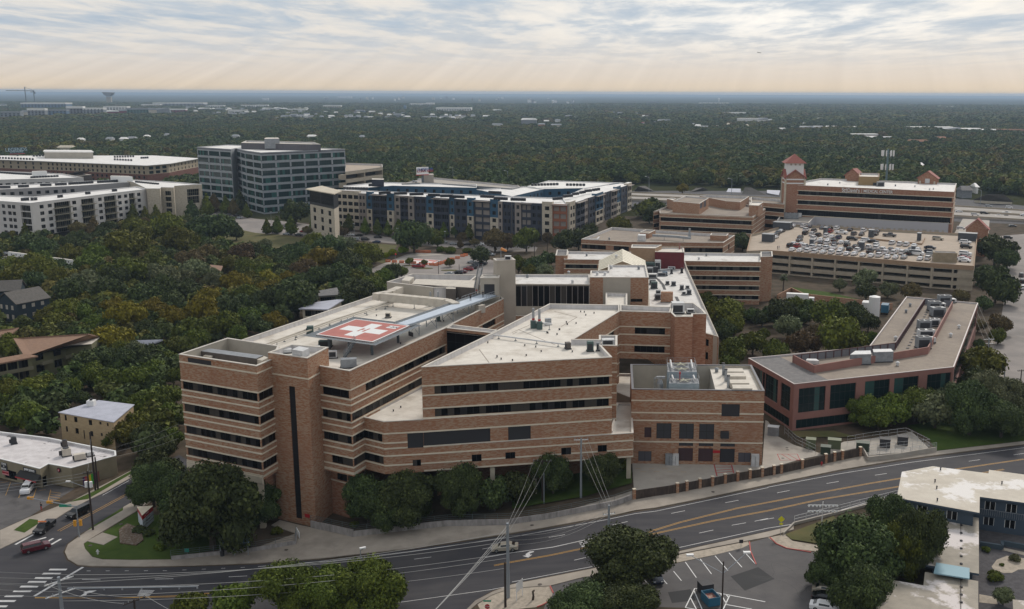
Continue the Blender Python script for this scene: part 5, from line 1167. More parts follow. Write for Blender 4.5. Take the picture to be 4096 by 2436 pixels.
def sect(b,p,q,spec,xf,hts=FB):
 p,q=Vector(p),Vector(q);e=(q-p).normalized();n=Vector((e.y,-e.x));k=0
 for x0,x1,m_,kind in spec:
  s0_,s1_=planehit(p,q,xf(x0,1300))[0],planehit(p,q,xf(x1,1300))[0];k+=1
  pr_=.5+.35*(k%3);h_=zb+(1.2 if m_ is aptblue or m_ is aptstone else .1)
  A,B_=p+e*s0_+n*pr_,p+e*s1_+n*pr_;L=s1_-s0_;o=[]
  for f in range(5):
   z=hts[f]+3.0
   if kind=='bay':o+=[(L*.06,L*.47,z-2.5,z+.1,'bluebay'),(L*.53,L*.94,z-2.5,z+.1,'bluebay')]
   elif kind=='big':o+=[(L*j/4+.5,L*(j+1)/4-.5,z-2.3,z,'dark')for j in range(4)]
   elif kind==2:o+=[(L*.14,L*.42,z-2.1,z,'punch'),(L*.58,L*.86,z-2.1,z,'punch')]
   else:o+=[(L*.28,L*.72,z-2.1,z,'punch')]
  low=aptstone if m_ is aptblue else m_
  poly=[tuple(A),tuple(B_),tuple(B_-n*(pr_+1.5)),tuple(A-n*(pr_+1.5))]
  if low is m_:b.wing(poly,0,h_,wallm=m_,holes={0:o},par=0,roofm=whiteroof)
  else:
   b.wing(poly,hts[3]-.6,h_,wallm=m_,holes={0:[t for t in o if t[2]>hts[3]-.5]},par=0,roofm=whiteroof)
   b.wing([tuple(A+n*.15),tuple(B_+n*.15),poly[2],poly[3]],0,hts[3]-.6,wallm=low,holes={0:[t for t in o if t[3]<hts[3]-.6]},par=0)
  if kind=='bay':
   mb=MB();mid=(A+B_)/2+n*.5;mb.box((mid.x,mid.y,zb-.6),(L+1,2.6,.3),math.atan2(e.y,e.x));b.part('canopy',mb,apttaupe)
for bi,poly in enumerate(bars):Bb2.wing(poly,1,zb,wallm=aptblue if bi>1 else apttaupe,roofm=whiteroof,par=.5,cop=whitec,pw=.3,holes={k:rows(poly[k],poly[(k+1)%len(poly)],[20.5,16.3],max(1,int((Vector(poly[(k+1)%len(poly)])-Vector(poly[k])).length/6)),1.9,2,'punch')for k in range(len(poly))}if bi>1 else{})
sp2=[(795,1015,aptstone,'big'),(1015,1085,apttaupe,2),(1085,1140,aptblue,1),(1140,1290,aptslate,'bay'),(1290,1355,aptblue,1),(1355,1415,apttaupe,1),(1415,1495,aptslate,'bay'),(1495,1550,apttaupe,1),(1550,1670,aptslate,2),(1670,1740,aptblue,1),(1740,1890,aptslate,'bay'),(1890,1940,aptblue,1),(1940,2070,aptslate,2),(2070,2130,aptblue,1),(2130,2290,aptslate,'bay'),(2290,2370,aptblue,1),(2370,2410,apttaupe,1),(2410,2490,aptslate,2)]
sect(Bb2,fp[0],fp[1],sp2,T2)
sect(Bb2,fp[1],fp[3],[(5,35,aptslate,1),(35,95,apttaupe,1),(95,190,aptslate,'bay'),(190,300,aptslate,2),(300,398,aptstone,1),(398,538,aptrust,'bay')],T3)
xs_=[548,605,690,735,800,870,900,950,1005,1050,1110,1148];mm_=[aptstone,aptslate,apttaupe,aptslate,aptblue,apttaupe,aptslate,apttaupe,aptblue,aptslate,aptstone]
sect(Bb2,fp[3],bars[1][1],[(xs_[i],xs_[i+1],mm_[i],'bay' if i%3==1 else 2)for i in range(11)],T3)
Bb2.finish()
# corner pavilion of the blue apartments
pv_=zp(26.3,T2(520,1118),T2(755,1162),T2(800,1138),T2(640,1092))
b=Bld('corner_pavilion','glazed rooftop lounge with thin flat roof at the west corner of the blue apartments','building',(*pv_[0],0))
m_=MB();m_.prism(offset(ccw(pv_),-2),26.3,26.8);b.part('roof',m_,[beige2])
Lp=(Vector(pv_[1])-Vector(pv_[0])).length
b.wing(pv_,18,26.3,wallm=mull,par=0,holes={0:[(.4,Lp-.4,19.5,25.8,'dark')]})
po_=offset(ccw(pv_),-.3)
b.wing(pv_[:1]+pv_[1:],0,18,wallm=aptstone,par=0,holes={0:rows(pv_[0],pv_[1],[16.5,11.8,7.1],3,3.6,2.8,'dark')});b.finish()
pk=zp(22.5,T2(1420,1060),T2(1690,1048),T2(2496,1108),T3(80,1090),T3(60,1075),T2(2496,1072),T2(1740,1000),T2(1640,1010))
b=Bld('grey_car_park','pale grey car park roof behind the blue apartments with two cars on it','parking garage',(*pk[1],0));b.wing(pk,2,22.5,wallm=unitg,roofm=concrete,par=1,cop=concrete)
b.wing(zp(27.5,T2(1630,968),T2(1732,970),T2(1728,962),T2(1632,962)),21,27.5,wallm=concrete,par=0);b.finish()
Bx=Bld('blue_plant_house','dark slate plant box standing on the western roofs of the blue apartments','plant house',(*xy(T2(1128,1015),27),23));Bx.wing(zp(27.5,T2(1128,1018),T2(1246,1020),T2(1246,1010),T2(1132,1008)),23,27.5,wallm=aptslate,par=0);Bx.finish()
# houses beyond the motorway
for(lo0,lo1,hi0,hi1,zl,zh,rm,wm,lb)in((T3(780,1022),T3(945,1026),T3(850,968),T3(880,968),5,9,shingleg,beige2,'grey hipped roof with a brick chimney wall above the blue apartments'),(T3(1190,1130),T3(1390,1135),T3(1230,1085),T3(1300,1080),5,9,shingleg,beige2,'grey gabled house just right of the blue apartments roofline'),(T3(1720,1145),T3(1920,1120),T3(1800,1095),T3(1860,1095),5,8,shingleg,beige2,'dark gabled roof left of the round-topped petrol sign'),(T3(2090,1140),T3(2230,1145),T3(2110,1105),T3(2230,1108),5,7,metalroof,beige2,'pale flat metal roof beside the largest gabled house'),(T3(2240,1165),T3(2480,1170),T3(2270,1095),T3(2330,1095),5,10,shingleg,beige2,'largest grey gabled roof beyond the motorway, near the roof tower'),(T4(-10,1150),T4(105,1170),T4(-10,1120),T4(120,1125),6,7,metalroof,beige2,'low metal-roofed building at the foot of the roof tower'),(T4(2000,1215),T4(2395,1235),T4(2140,1160),T4(2300,1165),7,12,shingleg,beige2,'wide brown hipped-roof building right of the medical center')):
 b=Bld('distant_house',lb,'house',(*xy(lo0,zl),gz(0)),'houses beyond the motorway');tilt(b,(lo0,lo1),(hi0,hi1),zl,zh,rm,wm,([zl-1],6));b.finish()
# --- trees
AUTO=[]
def auto(o,desc,P):AUTO.append((o,desc,proj(P)[:2]))
def cards(rs,lobes,n,size,flat=0.35,up=0.25):
 L=np.array([l[:3]for l in lobes]);Rr=np.array([l[3]for l in lobes]);sq=np.array([l[4]for l in lobes])
 w=Rr**2;w/=w.sum();k=rs.choice(len(lobes),n,p=w)
 d=rs.normal(size=(n,3));d[:,2]+=up;d/=np.linalg.norm(d,axis=1)[:,None]
# clump: pull directions towards a set of sub-clump centres so that light and dark tufts form
 nc=18;cc=rs.normal(size=(len(lobes),nc,3));cc/=np.linalg.norm(cc,axis=2)[:,:,None]
 pick=rs.randint(0,nc,n);d=d*.52+cc[k,pick]*.70;d/=np.linalg.norm(d,axis=1)[:,None]
 rad=rs.uniform(.62,1.12,n)*(1+.16*np.sin(pick*1.7+k))
 c=L[k]+d*(Rr[k]*rad)[:,None]*np.stack([np.ones(n),np.ones(n),sq[k]],1)
 nrm=d+rs.normal(size=(n,3))*.55;nrm/=np.linalg.norm(nrm,axis=1)[:,None]
 a=np.cross(nrm,rs.normal(size=(n,3)));a/=np.linalg.norm(a,axis=1)[:,None];b=np.cross(nrm,a)
 s=size*rs.uniform(.6,1.35,n)[:,None]
 V=np.stack([c-a*s-b*s*.7,c+a*s-b*s*.5,c+a*s*.8+b*s,c-a*s*.9+b*s*.6],1).reshape(-1,3)
 tint=np.clip(.5+.22*np.sin(pick*2.3+k*1.1)+rs.normal(size=n)*.16,0,1)
 return V,np.repeat(tint,4)
def crown_mesh(name,seed,lobes,n,size,core=.68,up=.25):
 rs=np.random.RandomState(seed);V,T=cards(rs,lobes,n,size,up=up);nv=len(V)
 F=np.arange(nv).reshape(-1,4)
 cv,cf,ct=[],[],[]
 bm=bmesh.new();bmesh.ops.create_icosphere(bm,subdivisions=2,radius=1)
 bv=np.array([v.co[:]for v in bm.verts]);bf=[[v.index for v in f.verts]for f in bm.faces];bm.free()
 base=nv
 for l in lobes:
  j=bv*(1+.16*rs.normal(size=(len(bv),1)))*l[3]*core*np.array([1,1,l[4]])+np.array(l[:3]);cv.append(j);ct.append(np.full(len(j),.25));cf+=[[base+i for i in f]for f in bf];base+=len(j)
 V=np.vstack([V]+cv);T=np.concatenate([T]+ct)
 me=bpy.data.meshes.new(name);me.from_pydata(V.tolist(),[],F.tolist()+cf)
 a=me.attributes.new('tint','FLOAT','POINT');a.data.foreach_set('value',T.astype(np.float32));me.update();return me
def lobeset(seed,n,spread=.55,zr=(.5,1.05),rr=(.34,.54),sq=.8,top=True):
 r=random.Random(seed);out=[(0,0,.85,.58,.95)]
 for i in range(n):
  t=2*math.pi*(i+r.uniform(-.3,.3))/n;d=spread*r.uniform(.75,1.1);out.append((d*math.cos(t),d*math.sin(t),r.uniform(*zr),r.uniform(*rr),sq*r.uniform(.85,1.15)))
 if top:out+=[(r.uniform(-.3,.3),r.uniform(-.3,.3),1.2,.40,.8),(r.uniform(-.4,.4),r.uniform(-.4,.4),1.05,.38,.8)]
 return out
def trunk_mb(seed,low=.1,h=.9):
 r=random.Random(seed);t=MB();t.tube((0,0,-.1),(.02,.01,.55),.075,7,0,.05)
 for i in range(5):
  a=2*math.pi*i/5+r.uniform(-.4,.4);d=r.uniform(.3,.55);m_=(d*.5*math.cos(a),d*.5*math.sin(a),.72);t.tube((.02,.01,.48),m_,.04,5,0,.028);t.tube(m_,(d*math.cos(a),d*math.sin(a),1.0),.028,4,0,.012)
 return t
def proto(kind,seed,lobes,n,size,trunk=True,name='tree',up=.25):
 root=bpy.data.objects.new(name,None)
 cm=crown_mesh('crown',seed,lobes,n,size,up=up);cm.materials.append(LEAF['g']);c=bpy.data.objects.new('crown',cm)
 tm=trunk_mb(seed);me=bpy.data.meshes.new('trunk');me.from_pydata(tm.v,[],tm.f);me.materials.append(bark);tr=bpy.data.objects.new('trunk',me)
 return name,c,tr
con=[(0,0,.55+.22*i,.62-.085*i,.6)for i in range(7)]
PR={'m':[proto('m',11+i,lobeset(3+i,7+i%3,.6),5200,.062)for i in range(4)],'h':[proto('h',31+i,lobeset(13+i,15,.70,(.38,1.22),(.2,.40)),30000,.027)for i in range(3)],'c':[proto('c',41,con,2600,.085,name='conifer',up=0),proto('c',42,[(a,b,z,r*1.08,s)for a,b,z,r,s in con],2600,.085,name='conifer',up=0)],'u':[proto('u',51,[(0,0,.5,.6,.7),(.45,.1,.4,.45,.8),(-.4,.2,.42,.45,.8),(0,-.45,.38,.42,.8)],2600,.075,name='shrub')]}
CN={'d':'dark green','g':'mid-green','o':'olive green','y':'golden olive','b':'brownish','s':'sage green','l':'bright lime'}
KN={'m':'round tree','h':'spreading oak','c':'slim pointed conifer','u':'low bushy shrub'}
TN=[0];USED=[]
def tree(px,r,c,kind='m',zs=1.15,base=None):
# px: crown centre in the photo, r: crown radius in photo pixels
 d=300.0
 for _ in range(8):
  Rm=r*d/FPX;zc=(1.85 if kind=='c' else .97*zs if kind!='u' else .45)*Rm
  g_=GG(px,zc)if base is None else base;d=(Vector((g_.x,g_.y,g_.z+zc))-Vector((0,0,CAM_H))).dot(fwd)
 if kind=='c':Rm=r*d/FPX
 nm,cr_,tr_=PR[kind][TN[0]%len(PR[kind])];TN[0]+=1
 o=bpy.data.objects.new(nm,None);link(o);o.location=(g_.x,g_.y,g_.z);o.rotation_euler=(0,0,rnd.uniform(0,6.28))
 k=Rm*1.08*(1.5 if kind=='c' else 1);o.scale=(k*rnd.uniform(.92,1.08),k*rnd.uniform(.92,1.08),k*rnd.uniform(.94,1.08)*(1.1 if kind=='c' else zs if kind!='u' else 1))
 for s_ in(cr_,tr_):
  q=s_.copy();link(q);q.parent=o
  if s_ is cr_:q.material_slots[0].link='OBJECT';q.material_slots[0].material=LEAF[c]
 o['category']='tree' if kind!='u' else 'shrub';o['group']='trees around the hospital' if kind!='u' else 'shrubs in the beds'
 auto(o,CN[c]+' '+KN[kind],(g_.x,g_.y,g_.z+1.0*Rm));USED.append((g_.x,g_.y,Rm));return o
def plant(fn,s_,kind='m'):
 for e in s_.split(';'):
  a=e.split()
  if not a:continue
  k=kind if len(a)<5 else a[4];p=fn(float(a[0]),float(a[1]));tree(p,float(a[2])/2.4375,a[3],k,float(a[5])if len(a)>5 else 1.15)
plant(M1,'''250 225 65 g c;300 290 130 d;420 215 60 s;430 330 120 d;650 300 95 d;750 150 70 b;770 250 90 d;910 130 60 b c;1050 150 90 d;1320 130 100 o;1430 120 80 b;1640 140 150 o;1400 220 110 o;1220 300 180 o;1700 260 140 o;1830 280 110 o;1990 130 150 d;2150 130 150 d;2300 180 80 d
680 390 110 o;950 400 125 g;870 480 120 g;1180 450 90 g;1440 380 85 o;1500 450 100 g;1650 430 100 d;1850 450 120 b;2010 410 110 b;2360 380 120 b;2450 360 90 d;2200 500 90 o;2400 520 100 g;400 450 110 g;300 500 120 o;100 520 110 o;420 570 140 o;580 540 120 d;200 600 150 o;560 630 120 o;60 640 90 o;330 670 120 d
1200 560 180 g;1350 520 100 g;980 560 100 d;1100 640 140 d;860 640 130 s;700 760 160 d;900 720 160 s;1050 730 150 d;1500 600 120 s;1640 640 130 s;1580 740 150 d;1800 640 100 s;1900 560 140 s;2050 680 110 s;2080 600 80 s;1830 740 130 d;1400 780 140 d;1700 840 110 d;2300 680 130 y;2430 660 110 o;2400 780 120 g
2000 830 120 y;2130 800 90 y;1500 930 110 y;1640 930 60 y;1940 960 165 y;1700 1010 130 y;1120 930 120 y;1230 990 170 y;640 970 150 o;480 1000 130 o;780 980 120 g;560 1070 130 o;900 1000 90 g;930 1080 110 g;820 1140 90 g;600 1130 100 d;2200 920 140 d;2350 900 120 d;2420 1000 110 g;2200 1080 150 g;2050 1130 130 g;1850 1140 150 g;1900 1240 130 g;1720 1280 110 g;2300 1180 100 g;1420 1120 110 d;1500 1180 80 d
1080 1230 165 y;1150 1330 120 o;1320 1340 105 s;1290 1410 120 d;1500 1390 110 g;1000 1400 110 d;100 1310 145 o;160 1110 80 b'''.replace('\n',';'))
plant(L1,'''850 90 130 d;1010 60 120 d;1200 90 130 d;1450 60 130 d;1640 90 90 g;930 240 130 g;1080 280 140 g;1300 260 150 g;1490 200 120 g;700 370 100 g;620 300 110 d;430 340 120 o;300 400 150 o;560 450 100 d;100 400 140 o;60 500 100 g;250 640 150 g;180 560 100 g;800 460 80 d;1400 520 150 g;1600 450 140 g;1690 250 80 g;1650 620 140 g;1350 700 140 o;1210 790 140 o;1090 870 75 g;1440 850 150 d;1640 830 120 g;1600 960 110 d;1460 1120 150 d;1640 1160 140 d''')
plant(B1,'1480 220 210 d h 1.3;1830 560 210 d h;2040 400 420 d h 1.25;1760 320 220 d h;1850 1420 170 g;2270 1390 190 g;1360 690 70 d u;1450 720 60 d u;1560 860 60 g u')
plant(B2,'20 430 210 d h;1090 350 235 d h 1.3;1470 360 265 d h 1.2;1280 450 230 d h;1980 280 230 d h 1.35;2330 330 150 d m 1.3;350 1240 300 g h;700 1270 280 g h;1130 1220 310 g h;960 640 50 g u;200 700 60 g u')
plant(L3,'60 1330 150 d m 1.3;400 1170 175 d h 1.5;870 1180 175 d h 1.3;1080 1110 70 g;-150 1320 120 d')
plant(B3,'1170 960 400 d h .9;1130 780 190 d h .9;640 1400 280 d h .9;1150 1410 270 d h .9')
plant(B4,'860 830 400 d h 1.1;1180 560 210 d h 1.6;1480 770 220 d h 1.9;1250 850 230 g h 1.5;880 1270 280 d h;560 1080 190 d h;2130 880 45 g u;2410 965 60 s u;2210 1140 85 g u;2280 1030 25 g u;2300 1330 90 s')
plant(M2,'''560 290 110 o;700 320 150 d;860 300 95 s;450 400 120 d;620 450 150 y;740 430 80 o;490 540 120 b;900 470 140 d;1080 390 130 o;1000 490 100 o;330 470 80 d;90 300 60 s;1540 220 160 d;1680 210 90 g;1770 270 60 g;1330 390 55 l u;1430 365 55 l u;1260 420 45 l u;680 555 55 y;800 600 150 d;600 640 140 d;950 640 110 g;130 640 105 y;310 640 80 y;120 730 110 y;400 820 190 d;220 820 140 d;60 840 100 d;880 700 110 d;1000 770 140 d;1130 710 120 g;1250 630 90 g;1330 570 100 d;1420 570 60 g;860 860 100 d;950 850 70 g;180 1050 105 y;60 1110 90 d;290 1000 80 d;620 930 70 d;100 560 100 g;240 570 90 d;850 185 48 b;500 170 45 b;1495 470 38 o;1640 480 28 o;1890 480 45 o;2330 260 110 b;2450 270 90 b;2190 410 90 d;2000 230 50 b;2130 285 45 b;2060 370 50 g u;1900 370 60 g u;1800 360 50 g u''')
plant(M2,'105 135 42 g;205 110 52 g;340 115 55 g;580 90 52 g;680 110 42 g;780 110 48 g;905 95 48 g;1065 130 46 g;1185 140 44 g;1285 150 44 g;1390 130 42 g;1830 170 44 g;1945 160 44 g;2075 185 44 g;1990 290 30 b','c')
plant(T1,'2015 1270 62 o;2090 1240 55 b;2200 1265 50 g;2275 1275 48 b;2340 1215 55 d;2405 1320 40 g;1300 1360 60 g;1415 1370 50 o;1520 1355 60 o;1870 1310 60 d','c')
plant(T2,'330 1190 100 b;440 1150 80 b;380 1320 120 d;720 1075 45 d')
plant(M3,'''140 250 120 g;215 230 50 b;340 240 50 b;520 270 120 d;650 235 120 d;1050 125 105 o;770 170 80 d;60 500 90 g;240 500 110 d;180 570 70 o;350 440 80 d;320 560 80 s;1700 150 85 l;2060 190 90 d;2250 270 100 d;2460 130 60 d;1900 840 90 g;2080 960 165 o;2170 1080 110 o;2050 1150 120 d;2150 1340 140 g;2350 1260 120 g;2440 1020 80 d;2450 1180 70 g;2110 1450 90 g''')
plant(T3,'1430 1330 110 d;1340 1380 60 d;1665 1100 55 y')
plant(M4,'''130 950 145 d;260 900 90 g;600 960 165 g;850 960 120 d;200 1100 120 s;340 1250 150 b;700 1200 210 o;80 1350 130 g;470 1160 90 b;980 1060 95 d;1000 1230 80 g;700 700 65 s;950 630 110 s;960 750 90 d;1170 740 85 s;1400 760 100 b;1880 810 80 b;2220 340 160 d;2150 270 90 d;2330 450 110 d;2230 680 185 d;2130 600 100 d;2320 790 100 d;2110 880 80 d;2250 1080 100 b;2050 1090 70 b;2250 1200 80 g;2060 1280 60 d;2060 1410 140 o''')
plant(L4,'2090 130 180 o;2150 400 260 s h 1.3;1980 540 240 d h 1.3;2370 450 200 s h;1790 450 170 s h 1.1;1440 490 210 g h 1.05;1210 570 170 g m 1.1;970 580 175 g h 1.05;1640 560 190 s m;2290 640 200 d h;1080 660 120 g;2490 640 150 d;860 430 75 s;2060 300 160 d')
NT=len(USED)
# palm by the garden wall
pm=thing('palm_tree','tall shaggy fan palm at the left end of the car park lawn','tree',GG(M4(145,790)))
tm=MB();b_=pm.location;tm.tube(b_,b_+Vector((.2,0,6.5)),.28,8,0,.2);tm.build('trunk',bark,pm)
fm=MB()
for i in range(70):
 a=rnd.uniform(0,6.28);el=rnd.uniform(-.9,1.1);d=Vector((math.cos(a)*math.cos(el),math.sin(a)*math.cos(el),math.sin(el)));c=b_+Vector((.2,0,6.6));m_=c+d*1.3;e_=c+d*2.1+Vector((0,0,-.6));w=Vector((-math.sin(a),math.cos(a),0))*.3
 fm.add([c,m_-w,e_,m_+w],[(0,1,2,3)])
fm.build('crown',mat('palm_leaf',(.07,.09,.03),.8),pm)
# ---- the wood that nobody could count: one object
fmat=bpy.data.materials.new('woodland_leaf');fmat.use_nodes=True;t=fmat.node_tree;p_=t.nodes['Principled BSDF'];oi=N(t,'ShaderNodeObjectInfo');at=N(t,'ShaderNodeAttribute',attribute_name='tint')
ln_=N(t,'ShaderNodeTexNoise');ln_.inputs['Scale'].default_value=.006;ln_.inputs['Detail'].default_value=4;LK(t,oi.outputs['Location'],ln_.inputs['Vector'])
r_=ramp(t,math_(t,'ADD',math_(t,'MULTIPLY',oi.outputs['Random'],.6),math_(t,'SUBTRACT',math_(t,'MULTIPLY',ln_.outputs[0],1.6),.6)),[(0,(0.051,0.081,0.026)),(.3,(0.082,0.117,0.034)),(.5,(0.074,0.095,0.038)),(.68,(0.134,0.147,0.034)),(.85,(0.138,0.108,0.041)),(1,(0.196,0.192,0.034))])
mu_=N(t,'ShaderNodeVectorMath',operation='SCALE');LK(t,r_.outputs[0],mu_.inputs[0]);LK(t,math_(t,'ADD',math_(t,'MULTIPLY',at.outputs['Fac'],1.1),.35),mu_.inputs['Scale']);LK(t,mu_.outputs[0],p_.inputs['Base Color']);p_.inputs['Roughness'].default_value=.8;p_.inputs['Specular IOR Level'].default_value=.1
pc=bpy.data.collections.new('woodland_crowns')
for i in range(5):
 me=crown_mesh('crown',70+i,lobeset(80+i,5),900,.13,core=.76);me.materials.append(fmat);pc.objects.link(bpy.data.objects.new('crown',me))
FOOT=[]
def foot():
 for o in list(COL.objects):
  if o.type=='MESH' and o.name.split('.')[0]in('wall','roof'):
   b=o.bound_box;w=o.parent.location if o.parent else Vector((0,0,0));FOOT.append((min(v[0]for v in b)+w.x,max(v[0]for v in b)+w.x,min(v[1]for v in b)+w.y,max(v[1]for v in b)+w.y))
foot()
CLR=gp(M1(1930,230),M1(2500,150),M2(480,235),M2(420,330),M2(330,400),M2(0,430),M1(2350,400))
KEEP=[gp(*q)for q in([M1(1900,60),M1(2500,-60),T2(2496,1462),M3(400,330),M2(2300,720),M2(1200,700),M2(880,640),M1(2400,200),M1(1900,330)],)]
mwq=[xy(T3(900,1110),0),xy(T4(3000,1290),0),xy(T4(3000,1500),0),xy(T3(900,1400),0)]
def inpoly(x,y,P):
 c=False;n=len(P)
 for i in range(n):
  x0,y0=P[i];x1,y1=P[(i+1)%n]
  if(y0>y)!=(y1>y)and x<(x1-x0)*(y-y0)/(y1-y0)+x0:c=not c
 return c
CLEAR=[]
FARB=[]
# --- far suburb: individual buildings
FC={'w':whiteroof,'g':unitg,'t':beige2,'r':mat('far_red',(.20,.03,.04),.8),'n':mat('far_green',(.05,.13,.09),.8),'k':roofgrey,'b':brick2,'u':mat('far_blue',(.10,.16,.24),.8),'o':mat('far_orange',(.4,.17,.07),.8)}
FN={'w':'white','g':'grey','t':'cream','r':'red','n':'green','k':'dark-roofed','b':'brick','u':'blue','o':'orange'}
def far(fn,s_):
 for e in s_.split(';'):
  a=e.split();x0,x1,y0,y1=map(float,a[:4]);c=a[4];rc=a[5]if len(a)>5 else 'w'
  zt_0=12.5 if fn(0,y1)[1]<470 else 9.0;p,q=G(fn(x0,y1),zt_0),G(fn(x1,y1),zt_0);p.z=q.z=0;mid=(p+q)/2;h=max(zt_0+3,topz(mid,fn(0,y0)[1]));w=(q-p).length
  dep=min(max(w*.35,12),60);b=thing('distant_building',None,None,(p.x,p.y,0),0,'buildings scattered across the far suburbs');b['category']='building'
  m_=MB();pts=[(p.x,p.y),(q.x,q.y),(q.x,q.y+dep),(p.x,p.y+dep)];m_.prism(pts,0,h*.82,top=False);m_.build('wall',FC[c],b)
  m_=MB()
  if w<45:
   hh=[(p.x-1,p.y-1,h*.8),(q.x+1,q.y-1,h*.8),(q.x+1,q.y+dep,h*.8),(p.x-1,p.y+dep,h*.8),(p.x+w*.05,p.y+dep/2,h*1.02),(q.x-w*.05,p.y+dep/2,h*1.02)]
   m_.add(hh,[(0,1,5,4),(1,2,5),(2,3,4,5),(3,0,4)])
  else:m_.prism(offset(pts,-.6),h*.82,h)
  m_.build('roof',FC['g' if w<45 and rc=='w' and int(p.x)%2 else rc],b)
  n=int(min(14,w/9));
  if h>9 and w>40:
   for f in range(int(h/5)):
    wm=MB()
    for i in range(n):xa=p.x+w*(i+.25)/n;ya=p.y+(q.y-p.y)*(i+.25)/n-.2;wm.quad((xa,ya,f*4.5+1.5),(xa+w*.5/n,ya,f*4.5+1.5),(xa+w*.5/n,ya,f*4.5+4),(xa,ya,f*4.5+4))
    wm.build('window_row',glass,b)
  auto(b,FN[c]+' far-off building',(mid.x,mid.y,h));CLEAR.append((mid.x,mid.y,w/2+10,dep/2+45));FARB.append(b)
far(T1,'205 640 270 318 u;270 440 325 395 g;470 650 335 385 u g;0 200 355 410 g g;205 265 345 390 t;650 810 305 378 k;810 1010 320 378 g;1010 1240 305 345 w;1030 1160 345 372 r;1160 1236 335 372 r;1240 1450 322 372 n g;1450 1530 322 372 t g;1530 1655 322 372 g;1655 1810 330 360 r;1380 1560 285 305 t;1490 1980 270 300 g;2030 2180 295 315 w;2230 2400 340 360 w;2350 2490 292 310 w;1810 1900 305 325 w;1930 2050 320 338 g w;2100 2200 325 340 g w;2220 2300 370 385 w;2330 2420 365 382 w;0 55 282 305 w;560 700 700 712 t t;1030 1085 612 626 w;1165 1220 608 628 w;1235 1310 602 622 u g;750 795 618 634 w;1400 1440 590 604 w;1600 1635 572 588 w;2260 2315 582 600 w;700 900 150 160 w;1750 1900 152 162 g')
far(T2,'0 115 290 312 w;170 245 316 334 w;250 300 322 338 w;300 490 330 348 w;655 825 296 318 t;60 160 320 335 w;470 520 385 397 w;530 620 412 428 w g;620 650 395 412 g g;240 330 392 408 w g;330 400 380 396 g g;905 985 405 420 t g;970 1060 340 360 u g;1060 1165 404 418 w;1100 1160 350 364 g;1250 1330 405 420 w;1340 1420 376 392 g g;1450 1500 398 412 w;1500 1730 278 294 w;1660 1740 270 283 o;1755 2095 318 348 w;1610 1680 404 418 g g;1690 1760 400 414 w;1790 1880 398 412 w g;2095 2135 390 404 w;2210 2290 392 406 g;2310 2390 336 348 w;1440 1462 296 334 u u;500 575 586 602 w;1010 1045 592 606 g;720 780 410 424 k g;1180 1230 372 384 w;800 930 208 216 w;60 120 226 234 w;2300 2400 474 486 w;660 700 220 230 g')
far(T3,'90 240 422 470 g;150 210 430 468 t;255 318 470 492 o;380 480 478 490 t;930 1005 358 374 w;1030 1080 362 380 w;1090 1160 368 384 w;1150 1330 428 452 b b;1060 1170 462 478 w;1260 1290 460 478 r r;1420 1545 434 460 w;1590 1670 415 446 t;1510 1600 480 496 t;2065 2280 364 388 w;2205 2400 422 464 w;2400 2495 418 462 w;1790 1840 482 520 w;1840 1935 496 514 g;2100 2120 468 500 t t;2285 2305 482 510 t t;1940 2080 494 506 w;420 470 432 458 w;310 360 440 456 g;1830 2120 272 284 w;1200 1260 420 432 g;600 680 402 414 w;2170 2230 458 470 w;520 590 392 404 g;1690 1720 425 440 w;700 790 318 330 w;1320 1440 258 266 k k')
far(T4,'0 100 376 392 w;0 50 430 452 g;350 440 416 438 o;480 575 418 438 o;600 700 428 448 g;730 780 428 456 w;220 310 500 518 w;310 440 498 528 g;440 540 496 516 w;565 680 496 516 w;770 880 500 518 g;1100 1165 490 502 w;1285 1560 504 522 t;1560 1800 504 530 w;1700 1880 512 545 t;1880 2080 518 545 g;2080 2260 528 550 g;2260 2496 530 560 b b;2415 2496 572 600 g g;815 1070 574 602 r;880 1090 596 614 w;1080 1250 600 620 w;1370 1560 632 664 u b;1630 1740 602 630 b b;2265 2345 688 706 w;1340 1410 288 300 w;1460 1520 294 304 w;1560 1700 302 312 w;1720 1830 306 318 w;150 220 412 428 w;215 335 280 290 w;360 410 332 342 w;405 500 268 278 k k;1130 1170 354 366 w;760 805 378 390 t;1480 1520 870 888 w;1365 1405 842 858 g;50 175 516 534 w;1895 1990 1090 1150 g k;2030 2050 1062 1108 w')
fr_=random.Random(4);SP=[]
for(T_,xa,xb,ya,yb,n_)in((T1,1850,2490,300,375,24),(T2,0,520,325,345,10),(T2,180,1500,360,430,46),(T2,1600,2100,385,430,18),(T2,900,2400,215,245,16),(T3,150,600,236,262,14),(T3,900,1800,360,500,26),(T3,1900,2490,380,500,14),(T4,0,1000,370,520,24),(T4,1400,2400,395,500,16)):
 for _ in range(n_):
  x=fr_.uniform(xa,xb);y=fr_.uniform(ya,yb);w=fr_.uniform(18,48)*(.55+(y-200)/500);SP.append((T_,'%d %d %d %d %s %s'%(x,x+w,y-fr_.uniform(6,11),y+4,fr_.choice('wwgtk'),fr_.choice('wwwggk'))))
for T_,s_ in SP:far(T_,s_)
